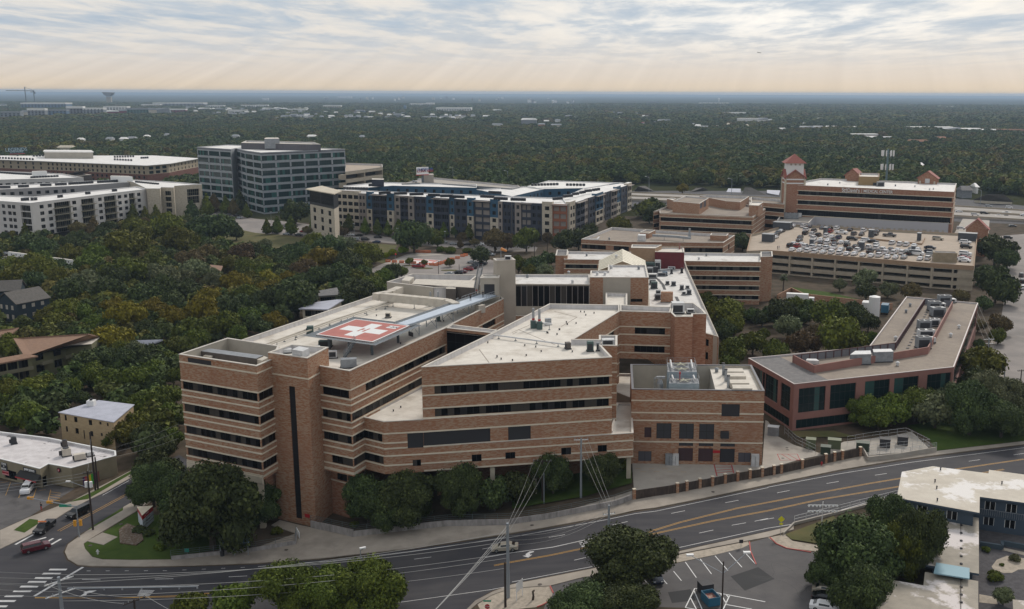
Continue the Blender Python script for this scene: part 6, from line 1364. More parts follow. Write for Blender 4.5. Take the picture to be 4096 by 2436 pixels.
# dish-topped control tower
c=G(T1(1065,292));ht=topz(c,T1(0,160)[1]);s_=ht/60
b=thing('control_tower','tall concrete tower with a wide tilted bowl top on the left horizon','tower',(c.x,c.y,0));m_=MB();w=11*s_;m_.prism([(c.x-w,c.y),(c.x+w*.9,c.y),(c.x+w*.9,c.y+w),(c.x-w,c.y+w)],0,ht*.62);m_.build('shaft',tancon,b)
m_=MB();pts=[(-23,.95,.97),(23,.92,.97),(20,.80,1),(10,.66,1),(-4,.64,1),(-16,.76,1)]
ou=[(c.x+x*s_,ht*z)for x,z,_ in pts];n=len(ou);m_.add([(x,c.y-12*s_,z)for x,z in ou]+[(x,c.y+16*s_,z)for x,z in ou],[tuple(range(n)),tuple(range(n,2*n))[::-1]]+[(i,i+n,(i+1)%n+n,(i+1)%n)for i in range(n)]);m_.build('bowl',mat('bowl_grey',(.16,.155,.17),.8),b)
def crane(px,top,label,jl,jr,pyj):
 c=G(px);ht=topz(c,top[1]);b=thing('tower_crane',label,'crane',(c.x,c.y,0),0,'tower cranes on the left horizon');m_=MB();m_.tube((c.x,c.y,0),(c.x,c.y,ht),2.2,4);m_.build('mast',steeld,b)
 zj=topz(c,pyj[1]);sx=(G(px).y)/FPX/2.4375;m_=MB();m_.tube((c.x-jl*sx,c.y,zj),(c.x+jr*sx,c.y,zj*.99),2.0,4);m_.tube((c.x,c.y,ht),(c.x+jr*sx,c.y,zj),.7,3);m_.build('jib',steeld,b)
 m_=MB();m_.box((c.x+jr*sx*.95,c.y,zj-8),(5,4,7));m_.build('counterweight',steeld,b)
crane(T1(262,330),T1(0,115),'dark tower crane with a long thin jib at the far left horizon',180,85,T1(0,152));crane(T1(345,330),T1(0,148),'second thinner tower crane just right of the first on the left horizon',30,10,T1(0,165))
c=G(T2(765,172));b=thing('power_station','distant grey power station with one tall stack on the horizon','power station',(c.x,c.y,0));sx=c.y/FPX/2.4375
for x0,x1,y in((-32,-8,145),(-8,12,152),(14,40,150)):m_=MB();m_.prism([(c.x+x0*sx,c.y),(c.x+x1*sx,c.y),(c.x+x1*sx,c.y+50),(c.x+x0*sx,c.y+50)],0,topz(c,T2(0,y)[1]));m_.build('hall',steeld,b)
m_=MB();m_.tube((c.x-4*sx,c.y+10,0),(c.x-4*sx,c.y+10,topz(c,T2(0,130)[1])),2.2*sx,6);m_.build('chimney',steeld,b)
ar=thing('arched_canopy','pale curved arch canopy rising out of the trees at upper left','canopy',G(T1(1230,428)));m_=MB();c=ar.location;sx=c.y/FPX/2.4375
P_=[Vector((c.x+x*sx,c.y,topz(c,T1(0,y)[1])))for x,y in((-95,425),(-80,405),(-50,392),(0,386),(45,390),(95,402),(90,412))]
for a,d in zip(P_,P_[1:]):m_.beam(a,d,12,1.6)
m_.build('arch',beige2,ar)
for nm,lb,x,y0,y1,fn,rr in(('radio_mast','thin radio mast on the horizon right of the bowl-topped tower',1235,90,152,T1,1.2),('radio_mast','radio mast on a low hangar at the left horizon',1880,105,158,T1,2),('radio_mast','faint tall mast left of the power station',85,65,156,T2,1),('radio_mast','faint mast on the horizon above the blue apartments',207,152,190,T3,1),('radio_mast','faint mast at the middle of the horizon',716,142,190,T3,1)):
 c=G(fn(x,y1+6));k=thing(nm,lb,'mast',(c.x,c.y,0));m_=MB();zt3=topz(c,fn(0,y0)[1]);m_.tube((c.x,c.y,0),(c.x,c.y,zt3),rr*2,4);m_.build('shaft',steeld,k);m_=MB();m_.tube((c.x,c.y,zt3*.9),(c.x,c.y,zt3),rr,4);m_.build('tip',steeld,k)
c=G(T3(2017,262));k=thing('water_tower','small white bulb water tower near the right-hand horizon','water tower',(c.x,c.y,0));zt3=topz(c,T3(0,226)[1]);m_=MB();m_.tube((c.x,c.y,0),(c.x,c.y,zt3*.8),5,8);m_.build('shaft',whitec,k);m_=MB();m_.tube((c.x,c.y,zt3*.72),(c.x,c.y,zt3*.85),8,10,0,13);m_.tube((c.x,c.y,zt3*.85),(c.x,c.y,zt3),13,10,0,6);m_.build('tank',whitec,k)
c=G(T1(865,510));k=thing('white_steeple','small white pointed steeple among the trees at upper left','steeple',(c.x,c.y,0));zt3=topz(c,T1(0,458)[1]);m_=MB();m_.box((c.x,c.y,0),(9,8,zt3*.55));m_.build('base',whitec,k);m_=MB();m_.tube((c.x,c.y,zt3*.55),(c.x,c.y,zt3),5,8,0,.4);m_.build('spire',whitec,k)
# airliner, low in the sky
ap=Vector((0,0,CAM_H))+(fwd+cr*((3037-PCX)/FPX)-cu*((211-PCY)/FPX))*3800
k=thing('airliner','tiny dark airliner crossing the bright sky at upper right','aeroplane',ap);dk_=mat('plane_dark',(.04,.04,.05),.5)
m_=MB();m_.tube(ap+Vector((-7,0,1)),ap+Vector((7,0,-.4)),1.0,8);m_.build('fuselage',dk_,k);m_=MB();m_.add([ap+Vector(v)for v in((-2,-9,.6),(1.5,0,0),(-2,9,.6),(-3.5,9,.6),(-1.5,0,0),(-3.5,-9,.6))],[(0,1,4,5),(1,2,3,4)]);m_.build('wing',dk_,k)
m_=MB();m_.add([ap+Vector(v)for v in((-7,0,1),(-5,0,1),(-7,0,4))],[(0,1,2)]);m_.build('tail_fin',dk_,k)
# the wood itself
rs=np.random.RandomState(5);P_,Sx=[],[]
def scatter(x0,x1,y0,y1,sp0,r0,r1,test=None,keep=1.0):
 ny=int((y1-y0)/sp0)
 for j in range(ny):
  y=y0+j*sp0;lim=y*.62+20;nx=int(2*lim/sp0)
  for i in range(nx):
   x=-lim+i*sp0+rs.uniform(-.5,.5)*sp0;yy=y+rs.uniform(-.5,.5)*sp0
   if x<x0 or x>x1 or rs.rand()>keep:continue
   if test and not test(x,yy):continue
   P_.append((x,yy,0.0 if x<RX0 else gz(x)));k_=rs.uniform(r0,r1);Sx.append((k_,k_,min(k_,5.2+.25*k_)))
def clearf(x,y):return not any(abs(x-a)<w and-d*1.6<y-b<d*.6 for a,b,w,d in CLEAR)
def inb(x,y,m=4):return any(a-m<x<b+m and c-m<y<d+m for a,b,c,d in FOOT)
def free(x,y):return not inpoly(x,y,mwq)and not inb(x,y,6)and clearf(x,y)and not(y<760 and any(inpoly(x,y,K)for K in KEEP))
def patch(x,y):return math.sin(x*.0021+1.3)+math.sin(y*.0013+x*.0008)+math.sin(x*.0007-y*.0009+2)
scatter(-2000,3000,640,1250,12.5,4.2,9.5,lambda x,y:free(x,y)and y>640+(90 if x>60 else 0)and(x<60 or y>600))
scatter(-3000,4000,1250,2600,16,5.5,11.5,lambda x,y:clearf(x,y))
scatter(-6000,6000,2600,6500,36,17,24,lambda x,y:clearf(x,y))
# infill of the left wood and garden court under the counted crowns
WOOD=gp(M1(-300,300),M1(200,280),M1(1900,70),M1(1960,300),M2(0,330),M2(400,420),M2(1230,460),M2(1000,560),M2(1260,680),M2(1150,800),M1(2496,1190),L1(1740,100),L1(1820,1100),L1(1400,1120),L1(1150,950),L1(1200,850),L1(900,440),L1(560,560),L1(500,850),L1(0,780),L1(-300,700))
COURT=gp(M3(1900,900),M3(2400,1050),M4(0,960),M4(900,1000),M4(1050,1050),M4(960,1290),M4(0,1390),M3(2300,1462),M3(2050,1400))
def noroad(x,y):return not inb(x,y,3)
scatter(-400,60,200,640,8,3.2,4.6,lambda x,y:noroad(x,y)and inpoly(x,y,WOOD)and not inpoly(x,y,CLR))
scatter(-50,200,200,420,7,2.6,3.8,lambda x,y:noroad(x,y)and inpoly(x,y,COURT))
scatter(150,420,420,640,13,5,7,lambda x,y:noroad(x,y)and x>.42*y+35 and not inpoly(x,y,mwq)and not(inpoly(x,y,gp(M4(2340,640),M4(2330,330),M4(2250,230),M4(2600,200),M4(2900,600),L4(2800,700)))))
me=bpy.data.meshes.new('woodland');me.from_pydata(P_,[],[]);a=me.attributes.new('sz','FLOAT_VECTOR','POINT');a.data.foreach_set('vector',np.array(Sx,np.float32).ravel());me.update()
wo_=link(bpy.data.objects.new('woodland',me));tag(wo_,'dense green and rust-tinged treetops spreading to the horizon',None,None,'stuff')
gn=bpy.data.node_groups.new('woodland','GeometryNodeTree');gn.interface.new_socket('Geometry',in_out='INPUT',socket_type='NodeSocketGeometry');gn.interface.new_socket('Geometry',in_out='OUTPUT',socket_type='NodeSocketGeometry')
gi=N(gn,'NodeGroupInput');go=N(gn,'NodeGroupOutput');ip=N(gn,'GeometryNodeInstanceOnPoints');ci=N(gn,'GeometryNodeCollectionInfo');ci.inputs['Collection'].default_value=pc;ci.inputs['Separate Children'].default_value=True;ci.inputs['Reset Children'].default_value=True
LK(gn,gi.outputs[0],ip.inputs['Points']);LK(gn,ci.outputs[0],ip.inputs['Instance']);ip.inputs['Pick Instance'].default_value=True
rv=N(gn,'FunctionNodeRandomValue',data_type='INT');rv.inputs['Min'].default_value=0;rv.inputs['Max'].default_value=4;LK(gn,rv.outputs[2],ip.inputs['Instance Index'])
rr_=N(gn,'FunctionNodeRandomValue',data_type='FLOAT_VECTOR');rr_.inputs['Min'].default_value=(0,0,0);rr_.inputs['Max'].default_value=(0,0,6.28);LK(gn,rr_.outputs[0],ip.inputs['Rotation'])
na=N(gn,'GeometryNodeInputNamedAttribute',data_type='FLOAT_VECTOR');na.inputs['Name'].default_value='sz';LK(gn,na.outputs[0],ip.inputs['Scale']);LK(gn,ip.outputs[0],go.inputs[0])
wo_.modifiers.new('wood','NODES').node_group=gn
print('TREES',NT,'WOOD',len(P_))
# --- vehicles
CK={'s':('sedan',4.7,1.82,1.42,[(.0,.62),(.02,.85),(.24,.98),(.36,1.40),(.70,1.42),(.88,1.05),(1,.95),(1,.5)],(.25,.89)),'u':('suv',4.8,1.92,1.72,[(0,.7),(.02,1.0),(.22,1.12),(.33,1.66),(.94,1.70),(1,1.1),(1,.5)],(.23,.97)),'p':('pickup truck',5.8,2.0,1.85,[(0,.8),(.02,1.1),(.25,1.2),(.34,1.8),(.58,1.82),(.63,1.22),(1,1.2),(1,.6)],(.26,.62)),'v':('van',5.6,2.0,2.2,[(0,.8),(.03,1.2),(.12,1.35),(.24,2.1),(1,2.15),(1,.5)],(.14,.99))}
def car_parts(k):
 nm,L,W,Hh,top,(ga,gb)=CK[k]
 X=lambda t:L/2-t*L
 body,gl_,=MB(),MB();w=W/2
 def zt(t):
  for(a,za),(b,zb)in zip(top,top[1:]):
   if a<=t<=b and b>a:return za+(zb-za)*(t-a)/(b-a)
  return top[-2][1]
 belt=top[2][1]if k!='v' else 1.35
 ts=sorted({0,.02,.06,ga,gb,.5,.97,1}|{a for a,_ in top});sec=[]
 for t_ in ts:
  z=zt(t_);b=min(z,belt);ww=w*(.86 if t_ in(0,1)else 1)
  tw=w*(.72 if z>b+.05 else .96)*(.86 if t_ in(0,1)else 1)
  sec.append([(X(t_),-ww,.32),(X(t_),-ww,b-.08),(X(t_),-ww*.97,b),(X(t_),-tw,z),(X(t_),tw,z),(X(t_),ww*.97,b),(X(t_),ww,b-.08),(X(t_),ww,.32)])
 for a,b in zip(sec,sec[1:]):
  for i in range(8):
   j=(i+1)%8;body.quad(a[i],b[i],b[j],a[j])
 body.add(sec[0],[tuple(range(8))]);body.add(sec[-1],[tuple(range(8))[::-1]])
# glass: side strips, windscreen, rear screen, sitting 1 cm proud
 for sgn in(-1,1):
  p=[t_ for t_ in ts if ga<=t_<=gb and zt(t_)>belt+.12]
  for a,b in zip(p,p[1:]):
   za,zb_=zt(a),zt(b);f=lambda t_,z,q:(X(t_),sgn*(w*(.97-(.25*q))+.012),z)
   gl_.quad(f(a,belt+.06,.12),f(b,belt+.06,.12),f(b,zb_-.1,.82),f(a,za-.1,.82))
 r0=next(i for i,(a,z)in enumerate(top)if z>belt+.25);a,b=top[r0-1],top[r0]
 gl_.quad((X(a[0]+.02)+.02,-w*.85,a[1]+.08),(X(a[0]+.02)+.02,w*.85,a[1]+.08),(X(b[0]-.01)+.02,w*.68,b[1]-.02),(X(b[0]-.01)+.02,-w*.68,b[1]-.02))
 rl=max(i for i,(a,z)in enumerate(top)if z>belt+.25);a,b=top[rl],top[rl+1]
 gl_.quad((X(a[0])-.03,-w*.66,a[1]-.06),(X(a[0])-.03,w*.66,a[1]-.06),(X(b[0])-.02-(0.01),w*.82,max(b[1],belt)+.06),(X(b[0])-.03,-w*.82,max(b[1],belt)+.06))
 return nm,L,W,body,gl_
def wheel_mb(x,y,r=.34):
 m_=MB();m_.tube((x,y-.11,r),(x,y+.11,r),r,12,0);return m_
def rim_mb(x,y,r=.34):m_=MB();s=1 if y>0 else-1;m_.tube((x,y+s*.1,r),(x,y+s*.125,r),r*.6,10);return m_
PRX={}
def car_proto(k,full):
 if(k,full)in PRX:return PRX[(k,full)]
 nm,L,W,body,gl_=car_parts(k);out=[]
 def mk(name,mb,mats):
  me=bpy.data.meshes.new(name);me.from_pydata(mb.v,[],mb.f)
  for q in mats:me.materials.append(q)
  me.polygons.foreach_set('material_index',mb.m);out.append(bpy.data.objects.new(name,me))
 if full:
  mk('body',body,[CARP['white']]);mk('windows',gl_,[carglass])
  for x in(L*.31,-L*.30):
   for y in(-W/2+.08,W/2-.08):mk('wheel',wheel_mb(x,y),[tyre]);mk('rim',rim_mb(x,y),[rim])
  for y in(-W*.34,W*.34):
   m_=MB();m_.box((L/2-.03,y,.62),(.1,.36,.16));mk('headlight',m_,[headl]);m_=MB();m_.box((-L/2+.03,y,.72),(.1,.3,.18));mk('taillight',m_,[taill])
  if k=='p':m_=MB();m_.box((-L*.28,0,1.205),(L*.36,W*.78,.03));mk('cargo_bed',m_,[unitd])
 else:
  for v,f,q in((gl_.v,gl_.f,1),):body.add(v,f,q)
  for x in(L*.31,-L*.30):
   for y in(-W/2+.1,W/2-.1):body.tube((x,y-.12,.34),(x,y+.12,.34),.34,8,2)
  for y in(-W*.34,W*.34):body.box((L/2-.03,y,.62),(.1,.36,.16),0,3);body.box((-L/2+.03,y,.72),(.1,.3,.18),0,4)
  mk('body',body,[CARP['white'],carglass,tyre,headl,taill])
 PRX[(k,full)]=out;return out
CC={'w':'white','s':'silver','g':'grey','k':'black','r':'red','m':'maroon','b':'blue','t':'tan','n':'navy'}
def car(pt,k,c,head,z=None,full=False,label=None,group='parked cars',sc=1.0,desc=None):
 P=GG(pt,.6)if z is None else G(pt,z+.6);P.z=gz(P.x)+.03 if z is None else z
 nm='parked_'+{'s':'car','u':'car','p':'pickup','v':'van'}[k]
 if full:
  o=thing(nm,label,{'s':'car','u':'car','p':'pickup truck','v':'van'}[k],P,0,group)
 else:
  src=car_proto(k,False)[0];o=bpy.data.objects.new(nm,src.data);link(o);o.location=P;o.material_slots[0].link='OBJECT';o.material_slots[0].material=CARP[CC[c]]
  tag(o,label,{'s':'car','u':'car','p':'pickup truck','v':'van'}[k],group)
 sl_=(gz(P.x+.5)-gz(P.x-.5))if z is None else 0
 o.rotation_euler=(0,-math.atan(sl_)*math.cos(head),head);o.scale=(sc,)*3
 if full:
  for q in car_proto(k,True):
   r=q.copy();link(r);r.parent=rw if q.name.startswith('rim')else o
   if q.name.startswith('wheel'):rw=r
   if q.name.startswith('body'):r.material_slots[0].link='OBJECT';r.material_slots[0].material=CARP[CC[c]]
 if label is None:auto(o,desc or(CC[c]+' '+CK[k][0]),(P.x,P.y,P.z+1))
 return o
def hd(a,b,z=0):u,v=GG(a),GG(b);return math.atan2(v.y-u.y,v.x-u.x)
car(B1(350,860),'u','m',hd(B1(225,915),B1(490,850)),full=True,sc=.98,label='dark red estate car turning through the junction at lower left',group='cars on the road')
car(B1(435,665),'p','k',hd(B1(520,600),B1(350,740)),full=True,sc=.95,label='black pickup with an orange load rail waiting at the side street line',group='cars on the road')
o_=MB();v=GG(B1(410,612),1.9);o_.box((v.x,v.y,1.85),(.25,1.5,.18),hd(B1(520,600),B1(350,740)));tag(o_.build('load_rail',orange),'orange bar laid across the cab of the black pickup','rail')
car(B1(765,520),'u','k',hd(B1(860,480),B1(650,580)),full=True,label='dark estate car queueing behind the black pickup beside the signal pole',group='cars on the road')
car(B2(2430,860),'s','t',hd(B3(95,870),B2(2345,890)),full=True,label='pale gold sedan driving left along the main road beneath the wires',group='cars on the road')
car(L1(270,1350),'v','w',hd(L1(330,1290),L1(230,1420)),full=True,sc=.9,label='white van parked in front of the shop with the black awning')
car(B4(580,1275),'s','t',hd(B4(500,1270),B4(640,1290)),full=True,label='gold car half under the big oak at the motel, rearmost of three')
car(B4(580,1350),'s','k',hd(B4(500,1345),B4(640,1365)),full=True,label='black car between the gold and the white car under the oak')
car(B4(560,1440),'s','w',hd(B4(470,1440),B4(650,1470)),full=True,label='white car with a sunroof at the very bottom beside the motel')
car(B3(1400,1140),'s','n',hd(B3(1380,1100),B3(1420,1190)),full=True,label='dark teal car hidden under the oak beside the painted parking bays')
car(M2(1585,525),'p','r',hd(M2(1520,545),M2(1650,550)),full=True,sc=1.08,label='bright red pickup parked beside the ground helipad')
car(L3(110,1190),'s','g',2.0,full=True,label='grey car parked in the shaded bay beneath the hospital podium')
for i,(x,y,k,c,a)in enumerate(((190,190,'s','s',0),(300,208,'s','s',0),(418,217,'s','k',0),(510,228,'s','k',.1),(630,230,'s','g',0),(970,262,'u','s',0),(1065,262,'u','k',0),(1175,287,'s','b',0),(1190,240,'s','k',.1),(1005,222,'s','k',0),(918,215,'s','w',0),(820,205,'s','k',0),(710,195,'s','g',0),(590,187,'s','k',0),(465,185,'s','r',0),(100,186,'s','k',0),(1925,305,'s','s',.1),(1833,290,'s','s',.1),(2185,308,'u','w',.1),(2060,310,'s','k',0))):
 car(M2(x,y),k,c,math.pi*(i%2)-.16+a,group='cars along the apartment street')
for i,(x,y,k,c)in enumerate(((2105,483,'s','s'),(2200,495,'p','g'),(2150,505,'s','g'),(2130,525,'s','g'),(2110,537,'s','k'),(2072,553,'u','r'),(2010,577,'s','m'),(1970,588,'u','k'),(1885,597,'s','s'),(2255,380,'s','s'),(2290,410,'s','s'))):
 car(M2(x,y),k,c,math.pi-.25,group='cars in the helicopter lot')
for x,y,c in((2140,1365,'s'),(2250,1385,'k'),(2190,1362,'g'),(2330,1392,'s'),(2310,1370,'k')):car(T1(x,y),'s',c,-.2,group='cars by the glass tower')
car(M1(40,405),'u','s',.1,group='cars in the left wood')
ez=math.atan2(g1[1]-g0b[1],g1[0]-g0b[0]);nz_=ez+math.pi/2
for e in '''235 360 s w;312 368 s w;385 372 u w;458 382 u w;537 385 s w;617 388 u w;697 393 u w;768 400 s w;842 402 s w;925 413 s w;1005 418 s w;1083 416 u w;1165 430 s w;1243 434 s w;1325 434 s s;1483 448 s w;1560 446 u w
215 322 u k;285 328 u r;362 330 u w;435 335 u w;505 340 u w;570 345 u w;640 345 p w;712 358 s w;795 358 u k;872 366 u w;995 378 p k;1085 380 s k;1150 388 u w;1225 390 u w;1305 390 u w;1380 398 u k;1450 402 v w e
250 303 s w;325 308 s w;648 305 s g;770 300 u w;770 318 u k;850 330 s k;905 295 s g;980 338 u w;1055 345 u w;1118 360 u w;1195 358 s g;1262 366 s w;1350 378 s s;1460 358 s w;1390 358 s g;305 268 s g;445 250 u w;515 265 s w;447 283 u w;585 268 s w;515 292 s g;578 296 u w;650 270 s k;715 290 s w;315 240 s g;820 258 u k e;960 273 u w e;1025 282 s k e;1055 318 u w;1210 297 u w;1285 308 u w;1348 312 u w;1425 322 s w
370 170 u w;448 178 u g;363 202 u k;430 212 u w;490 220 u k;570 225 u w;625 235 s w;690 243 u b;605 185 u r;715 195 p w e;800 168 s k;930 176 u w;1065 182 s g;1050 210 s k;838 207 u g;912 211 s g;1185 222 p g e;345 133 u w;410 136 s g;600 155 s k;670 155 u w;530 150 s g;245 130 s w;220 150 s k;130 180 s w;100 195 s k;80 215 s k;140 178 s k;70 240 s w;25 255 s k;30 265 s g
1657 255 u t e;1580 342 s n e;1578 378 s n e;1600 412 u s e;1925 290 u w e;1932 335 u k e;1925 402 u w e;1920 425 s k e;1915 440 s r e;1915 468 s w e;1895 450 s w e'''.replace('\n',';').split(';'):
 a=e.split();car(M4(float(a[0]),float(a[1])),a[2],a[3],(ez if len(a)>4 else nz_)+rnd.uniform(-.03,.03),14.13,sc=1.1,group='cars on the car park roof',desc=CC[a[3]]+' '+CK[a[2]][0]+' on deck')
for x,y,k,c in((2150,1280,'u','s'),(2350,1292,'u','w'),(1860,1328,'s','w'),(2105,1345,'u','k'),(2325,1345,'p','w'),(2495,1365,'s','w')):car(T4(x,y),k,c,-.32,6.02,group='cars on the motorway')
for x,y,k,c in((1415,128,'p','s'),(1545,125,'p','g'),(1880,155,'u','w'),(2145,20,'s','n'),(2250,28,'s','w'),(2325,35,'s','n'),(2020,22,'u','w'),(2385,130,'s','g'),(2340,245,'u','k')):car(M4(x,y),k,c,nz_ if k=='p' else-.3,group='cars by the medical center',z=11.0 if x<2130 else None)
for x,y,c in((2470,610,'g'),(2480,670,'k'),(2485,730,'w')):car(M4(x,y),'u',c,1.2,group='cars on the eastern street')
car(T2(1540,1040),'s','s',0,21.6,group='cars on the grey car park');car(T2(1610,1018),'s','w',0,21.6,group='cars on the grey car park')
# lorries in the service court
def lorry(pt,rz,L,col,cabcol,label):
 v=GG(pt);b=thing('box_truck',label,'truck',v,0);R_=lambda x,y:(v.x+x*math.cos(rz)-y*math.sin(rz),v.y+x*math.sin(rz)+y*math.cos(rz))
 m_=MB();m_.box((*R_(-1,0),v.z+.9),(L,2.5,2.8),rz);m_.build('cargo_box',col,b);m_=MB();m_.box((*R_(L/2+.2,0),v.z+.5),(2.0,2.3,2.0),rz);m_.build('cab',cabcol,b)
 m_=MB();m_.box((*R_(L/2+1.15,0),v.z+1.5),(.15,2.0,.8),rz);m_.build('windscreen',carglass,b)
 for x in(-L/2,L/2-.2):
  for y in(-1.1,1.1):m_=MB();a,c=R_(x,y-.15),R_(x,y+.15);m_.tube((*a,v.z+.5),(*c,v.z+.5),.5,10);m_.build('wheel',tyre,b)
lorry(M4(310,885),-.25,8,whitec,whitec,'white box lorry parked below the brick garden wall');lorry(M4(1140,985),1.2,4.5,mat('lorry_blue',(.02,.10,.17),.6),whitec,'small truck with a blue back panel beside the white tank')
lorry(M4(955,960),1.2,4.5,unitw,whitec,'pale truck half hidden left of the white tank')
tk=thing('liquid_tank','tall white cylindrical tank in the hospital service court','tank',GG(M4(1030,1010)));v=tk.location;m_=MB();m_.tube(v,v+Vector((0,0,7.0)),1.95,20);m_.build('shell',whitec,tk,smooth=False);m_=MB();m_.tube(v+Vector((0,0,7.0)),v+Vector((0,0,7.4)),1.95,20,0,.6);m_.build('dome',whitec,tk)
# --- rooftop plant
AF=math.atan2(fe.y,fe.x)
def pbox(name,label,cat,pts,zt,zb,m_,top=None,group=None,part='casing',extra=None,ins=0):
 P=zp(zt,*pts);c=sum((Vector(p)for p in P),Vector((0,0)))/len(P);b=thing(name,label,cat,(c.x,c.y,zb),0,group)
 mb=MB();mb.prism(P,zb+.15,zt,0,mt=1 if top else 0);mb.build(part,[m_,top]if top else m_,b)
 mb=MB();mb.prism(offset(ccw(P),-.12),zb,zb+.15);mb.build('base_rail',unitd,b)
 if extra:extra(b,P,zt)
 if label is None:auto(b,group.split(' on ')[0][:-1]if group else name.replace('_',' '),(c.x,c.y,zt))
 return b
def fans(n,r,bl=unitd):
 def f(b,P,zt):
  a=(Vector(P[0])+Vector(P[3]))/2;c=(Vector(P[1])+Vector(P[2]))/2
  for i in range(n):
   v=a.lerp(c,(i+.5)/n);mb=MB();mb.tube((*v,zt),(*v,zt+.18),r,14,0);mb.tube((*v,zt+.18),(*v,zt+.2),r*.25,8,1);mb.build('fan_guard',[bl,unitw],b)
 return f
def ub(pt,z,w,d,h,m_,label,rz=AF,n=0,name='air_conditioner',cat='air conditioner',group=None,desc=None):
 v=G(pt,z);b=thing(name,label,cat,v,0,group);mb=MB();mb.box((v.x,v.y,z+.2),(w,d,h),rz);mb.build('casing',m_,b)
 mb=MB();mb.box((v.x,v.y,z),(w+.25,d+.25,.2),rz);mb.build('curb',unitd,b)
 mb=MB();mb.box((v.x-math.sin(-rz)*-d*.5,v.y-d*.5*math.cos(rz),z+.35),(w*.8,.06,h*.7),rz);mb.build('grille',unitd,b)
 for i in range(n):
  o=(i-(n-1)/2)*w/n;mb=MB();mb.tube((v.x+o*math.cos(rz),v.y+o*math.sin(rz),z+.2+h),(v.x+o*math.cos(rz),v.y+o*math.sin(rz),z+.34+h),min(w/n,d)*.38,12);mb.build('fan_guard',unitd,b)
 if label is None:auto(b,desc or 'rooftop air conditioner',(v.x,v.y,z+h))
 return b
def vent(pt,z,r,h,m_,desc,cap=True):
 v=G(pt,z);b=thing('roof_vent',None,'vent',v,0,'vents on the flat roofs');mb=MB();mb.tube(v,v+Vector((0,0,h)),r,8);mb.build('pipe',m_,b)
 if cap:mb=MB();mb.tube(v+Vector((0,0,h)),v+Vector((0,0,h+r*.8)),r*1.6,8,0,r*.6);mb.build('cowl',m_,b)
 auto(b,desc,v+Vector((0,0,h)))
# helipad
zh=33.3;HP=zp(zh,M2(583,1188),M2(1137,1262),M2(1505,1102),M2(970,1038))
hp=thing('helipad','raised red rooftop helipad with a white cross and red H','helipad',(HP[1][0],HP[1][1],29.9))
u_=(Vector(HP[1])-Vector(HP[0]));v_=(Vector(HP[3])-Vector(HP[0]));HO=Vector(HP[0])
def hq(a,b):return tuple(HO+u_*a+v_*b)
mb=MB();mb.prism([hq(0,0),hq(1,0),hq(1,1),hq(0,1)],zh-.35,zh,0);mb.build('deck',padred,hp)
mb=MB()
for a,b,c,d in((0,0,1,.022),(0,.978,1,1),(0,.022,.022,.978),(.978,.022,1,.978)):mb.prism([hq(a,b),hq(c,b),hq(c,d),hq(a,d)],zh-.3,zh+.012)
mb.build('border',whitec,hp)
mb=MB();mb.cap([(*hq(a,b),zh+.008)for a,b in((.40,.14),(.60,.14),(.60,.38),(.86,.38),(.86,.62),(.60,.62),(.60,.86),(.40,.86),(.40,.62),(.14,.62),(.14,.38),(.40,.38))]);mb.build('cross',whitec,hp)
mb=MB()
for a,b,c,d in((.44,.40,.47,.60),(.53,.40,.56,.60),(.47,.485,.53,.515)):mb.cap([(*hq(*q),zh+.016)for q in((a,b),(c,b),(c,d),(a,d))])
mb.build('letter',padred,hp)
mb=MB();mb.cap([(*hq(*q),zh+.014)for q in((.73,.74),(.90,.74),(.90,.88),(.73,.88))]);mb.build('number_panel',whitec,hp)
for tx,ua,ub_ in(('12',.775,.81),('5K',.86,.81)):
 xd=u_.normalized();me=text_mesh(tx,1.5,.0,.03);me.materials.clear();me.materials.append(ink);yd=Vector((-xd.y,xd.x));o3=Vector(hq(ua,ub_))-Vector(hp.location[:2])
 for v in me.vertices:q=o3+xd*v.co.x+yd*v.co.y;v.co=(q.x,q.y,zh+.022-hp.location.z)
 o=link(bpy.data.objects.new('number',me));o.parent=hp
nt_=MB();n0_=offset(ccw(HP),-1.7);n1_=offset(ccw(HP),-.05)
for i in range(4):
 j=(i+1)%4;nt_.quad((*n1_[i],zh-.25),(*n0_[i],zh-.12),(*n0_[j],zh-.12),(*n1_[j],zh-.25))
 nt_.tube((*n0_[i],zh-.1),(*n0_[j],zh-.1),.07,4,1)
 for k in range(9):a,c=Vector(n1_[i]).lerp(Vector(n1_[j]),k/8),Vector(n0_[i]).lerp(Vector(n0_[j]),k/8);nt_.tube((*a,zh-.3),(*c,zh-.14),.06,4,1)
nt_.build('safety_net',[mesh_,steel],hp)
for a,b in((.12,.15),(.5,.12),(.88,.15),(.15,.85),(.5,.85),(.88,.85)):
 mb=MB();mb.box((*hq(a,b),29.9),(.5,.5,zh-.35-29.9));mb.build('leg',steeld,hp)
for a,b,c,d in((.12,.15,.88,.15),(.15,.85,.88,.85),(.12,.15,.15,.85),(.88,.15,.88,.85)):mb=MB();mb.beam((*hq(a,b),zh-.35),(*hq(c,d),zh-.35),.3,.5);mb.build('beam',steeld,hp)
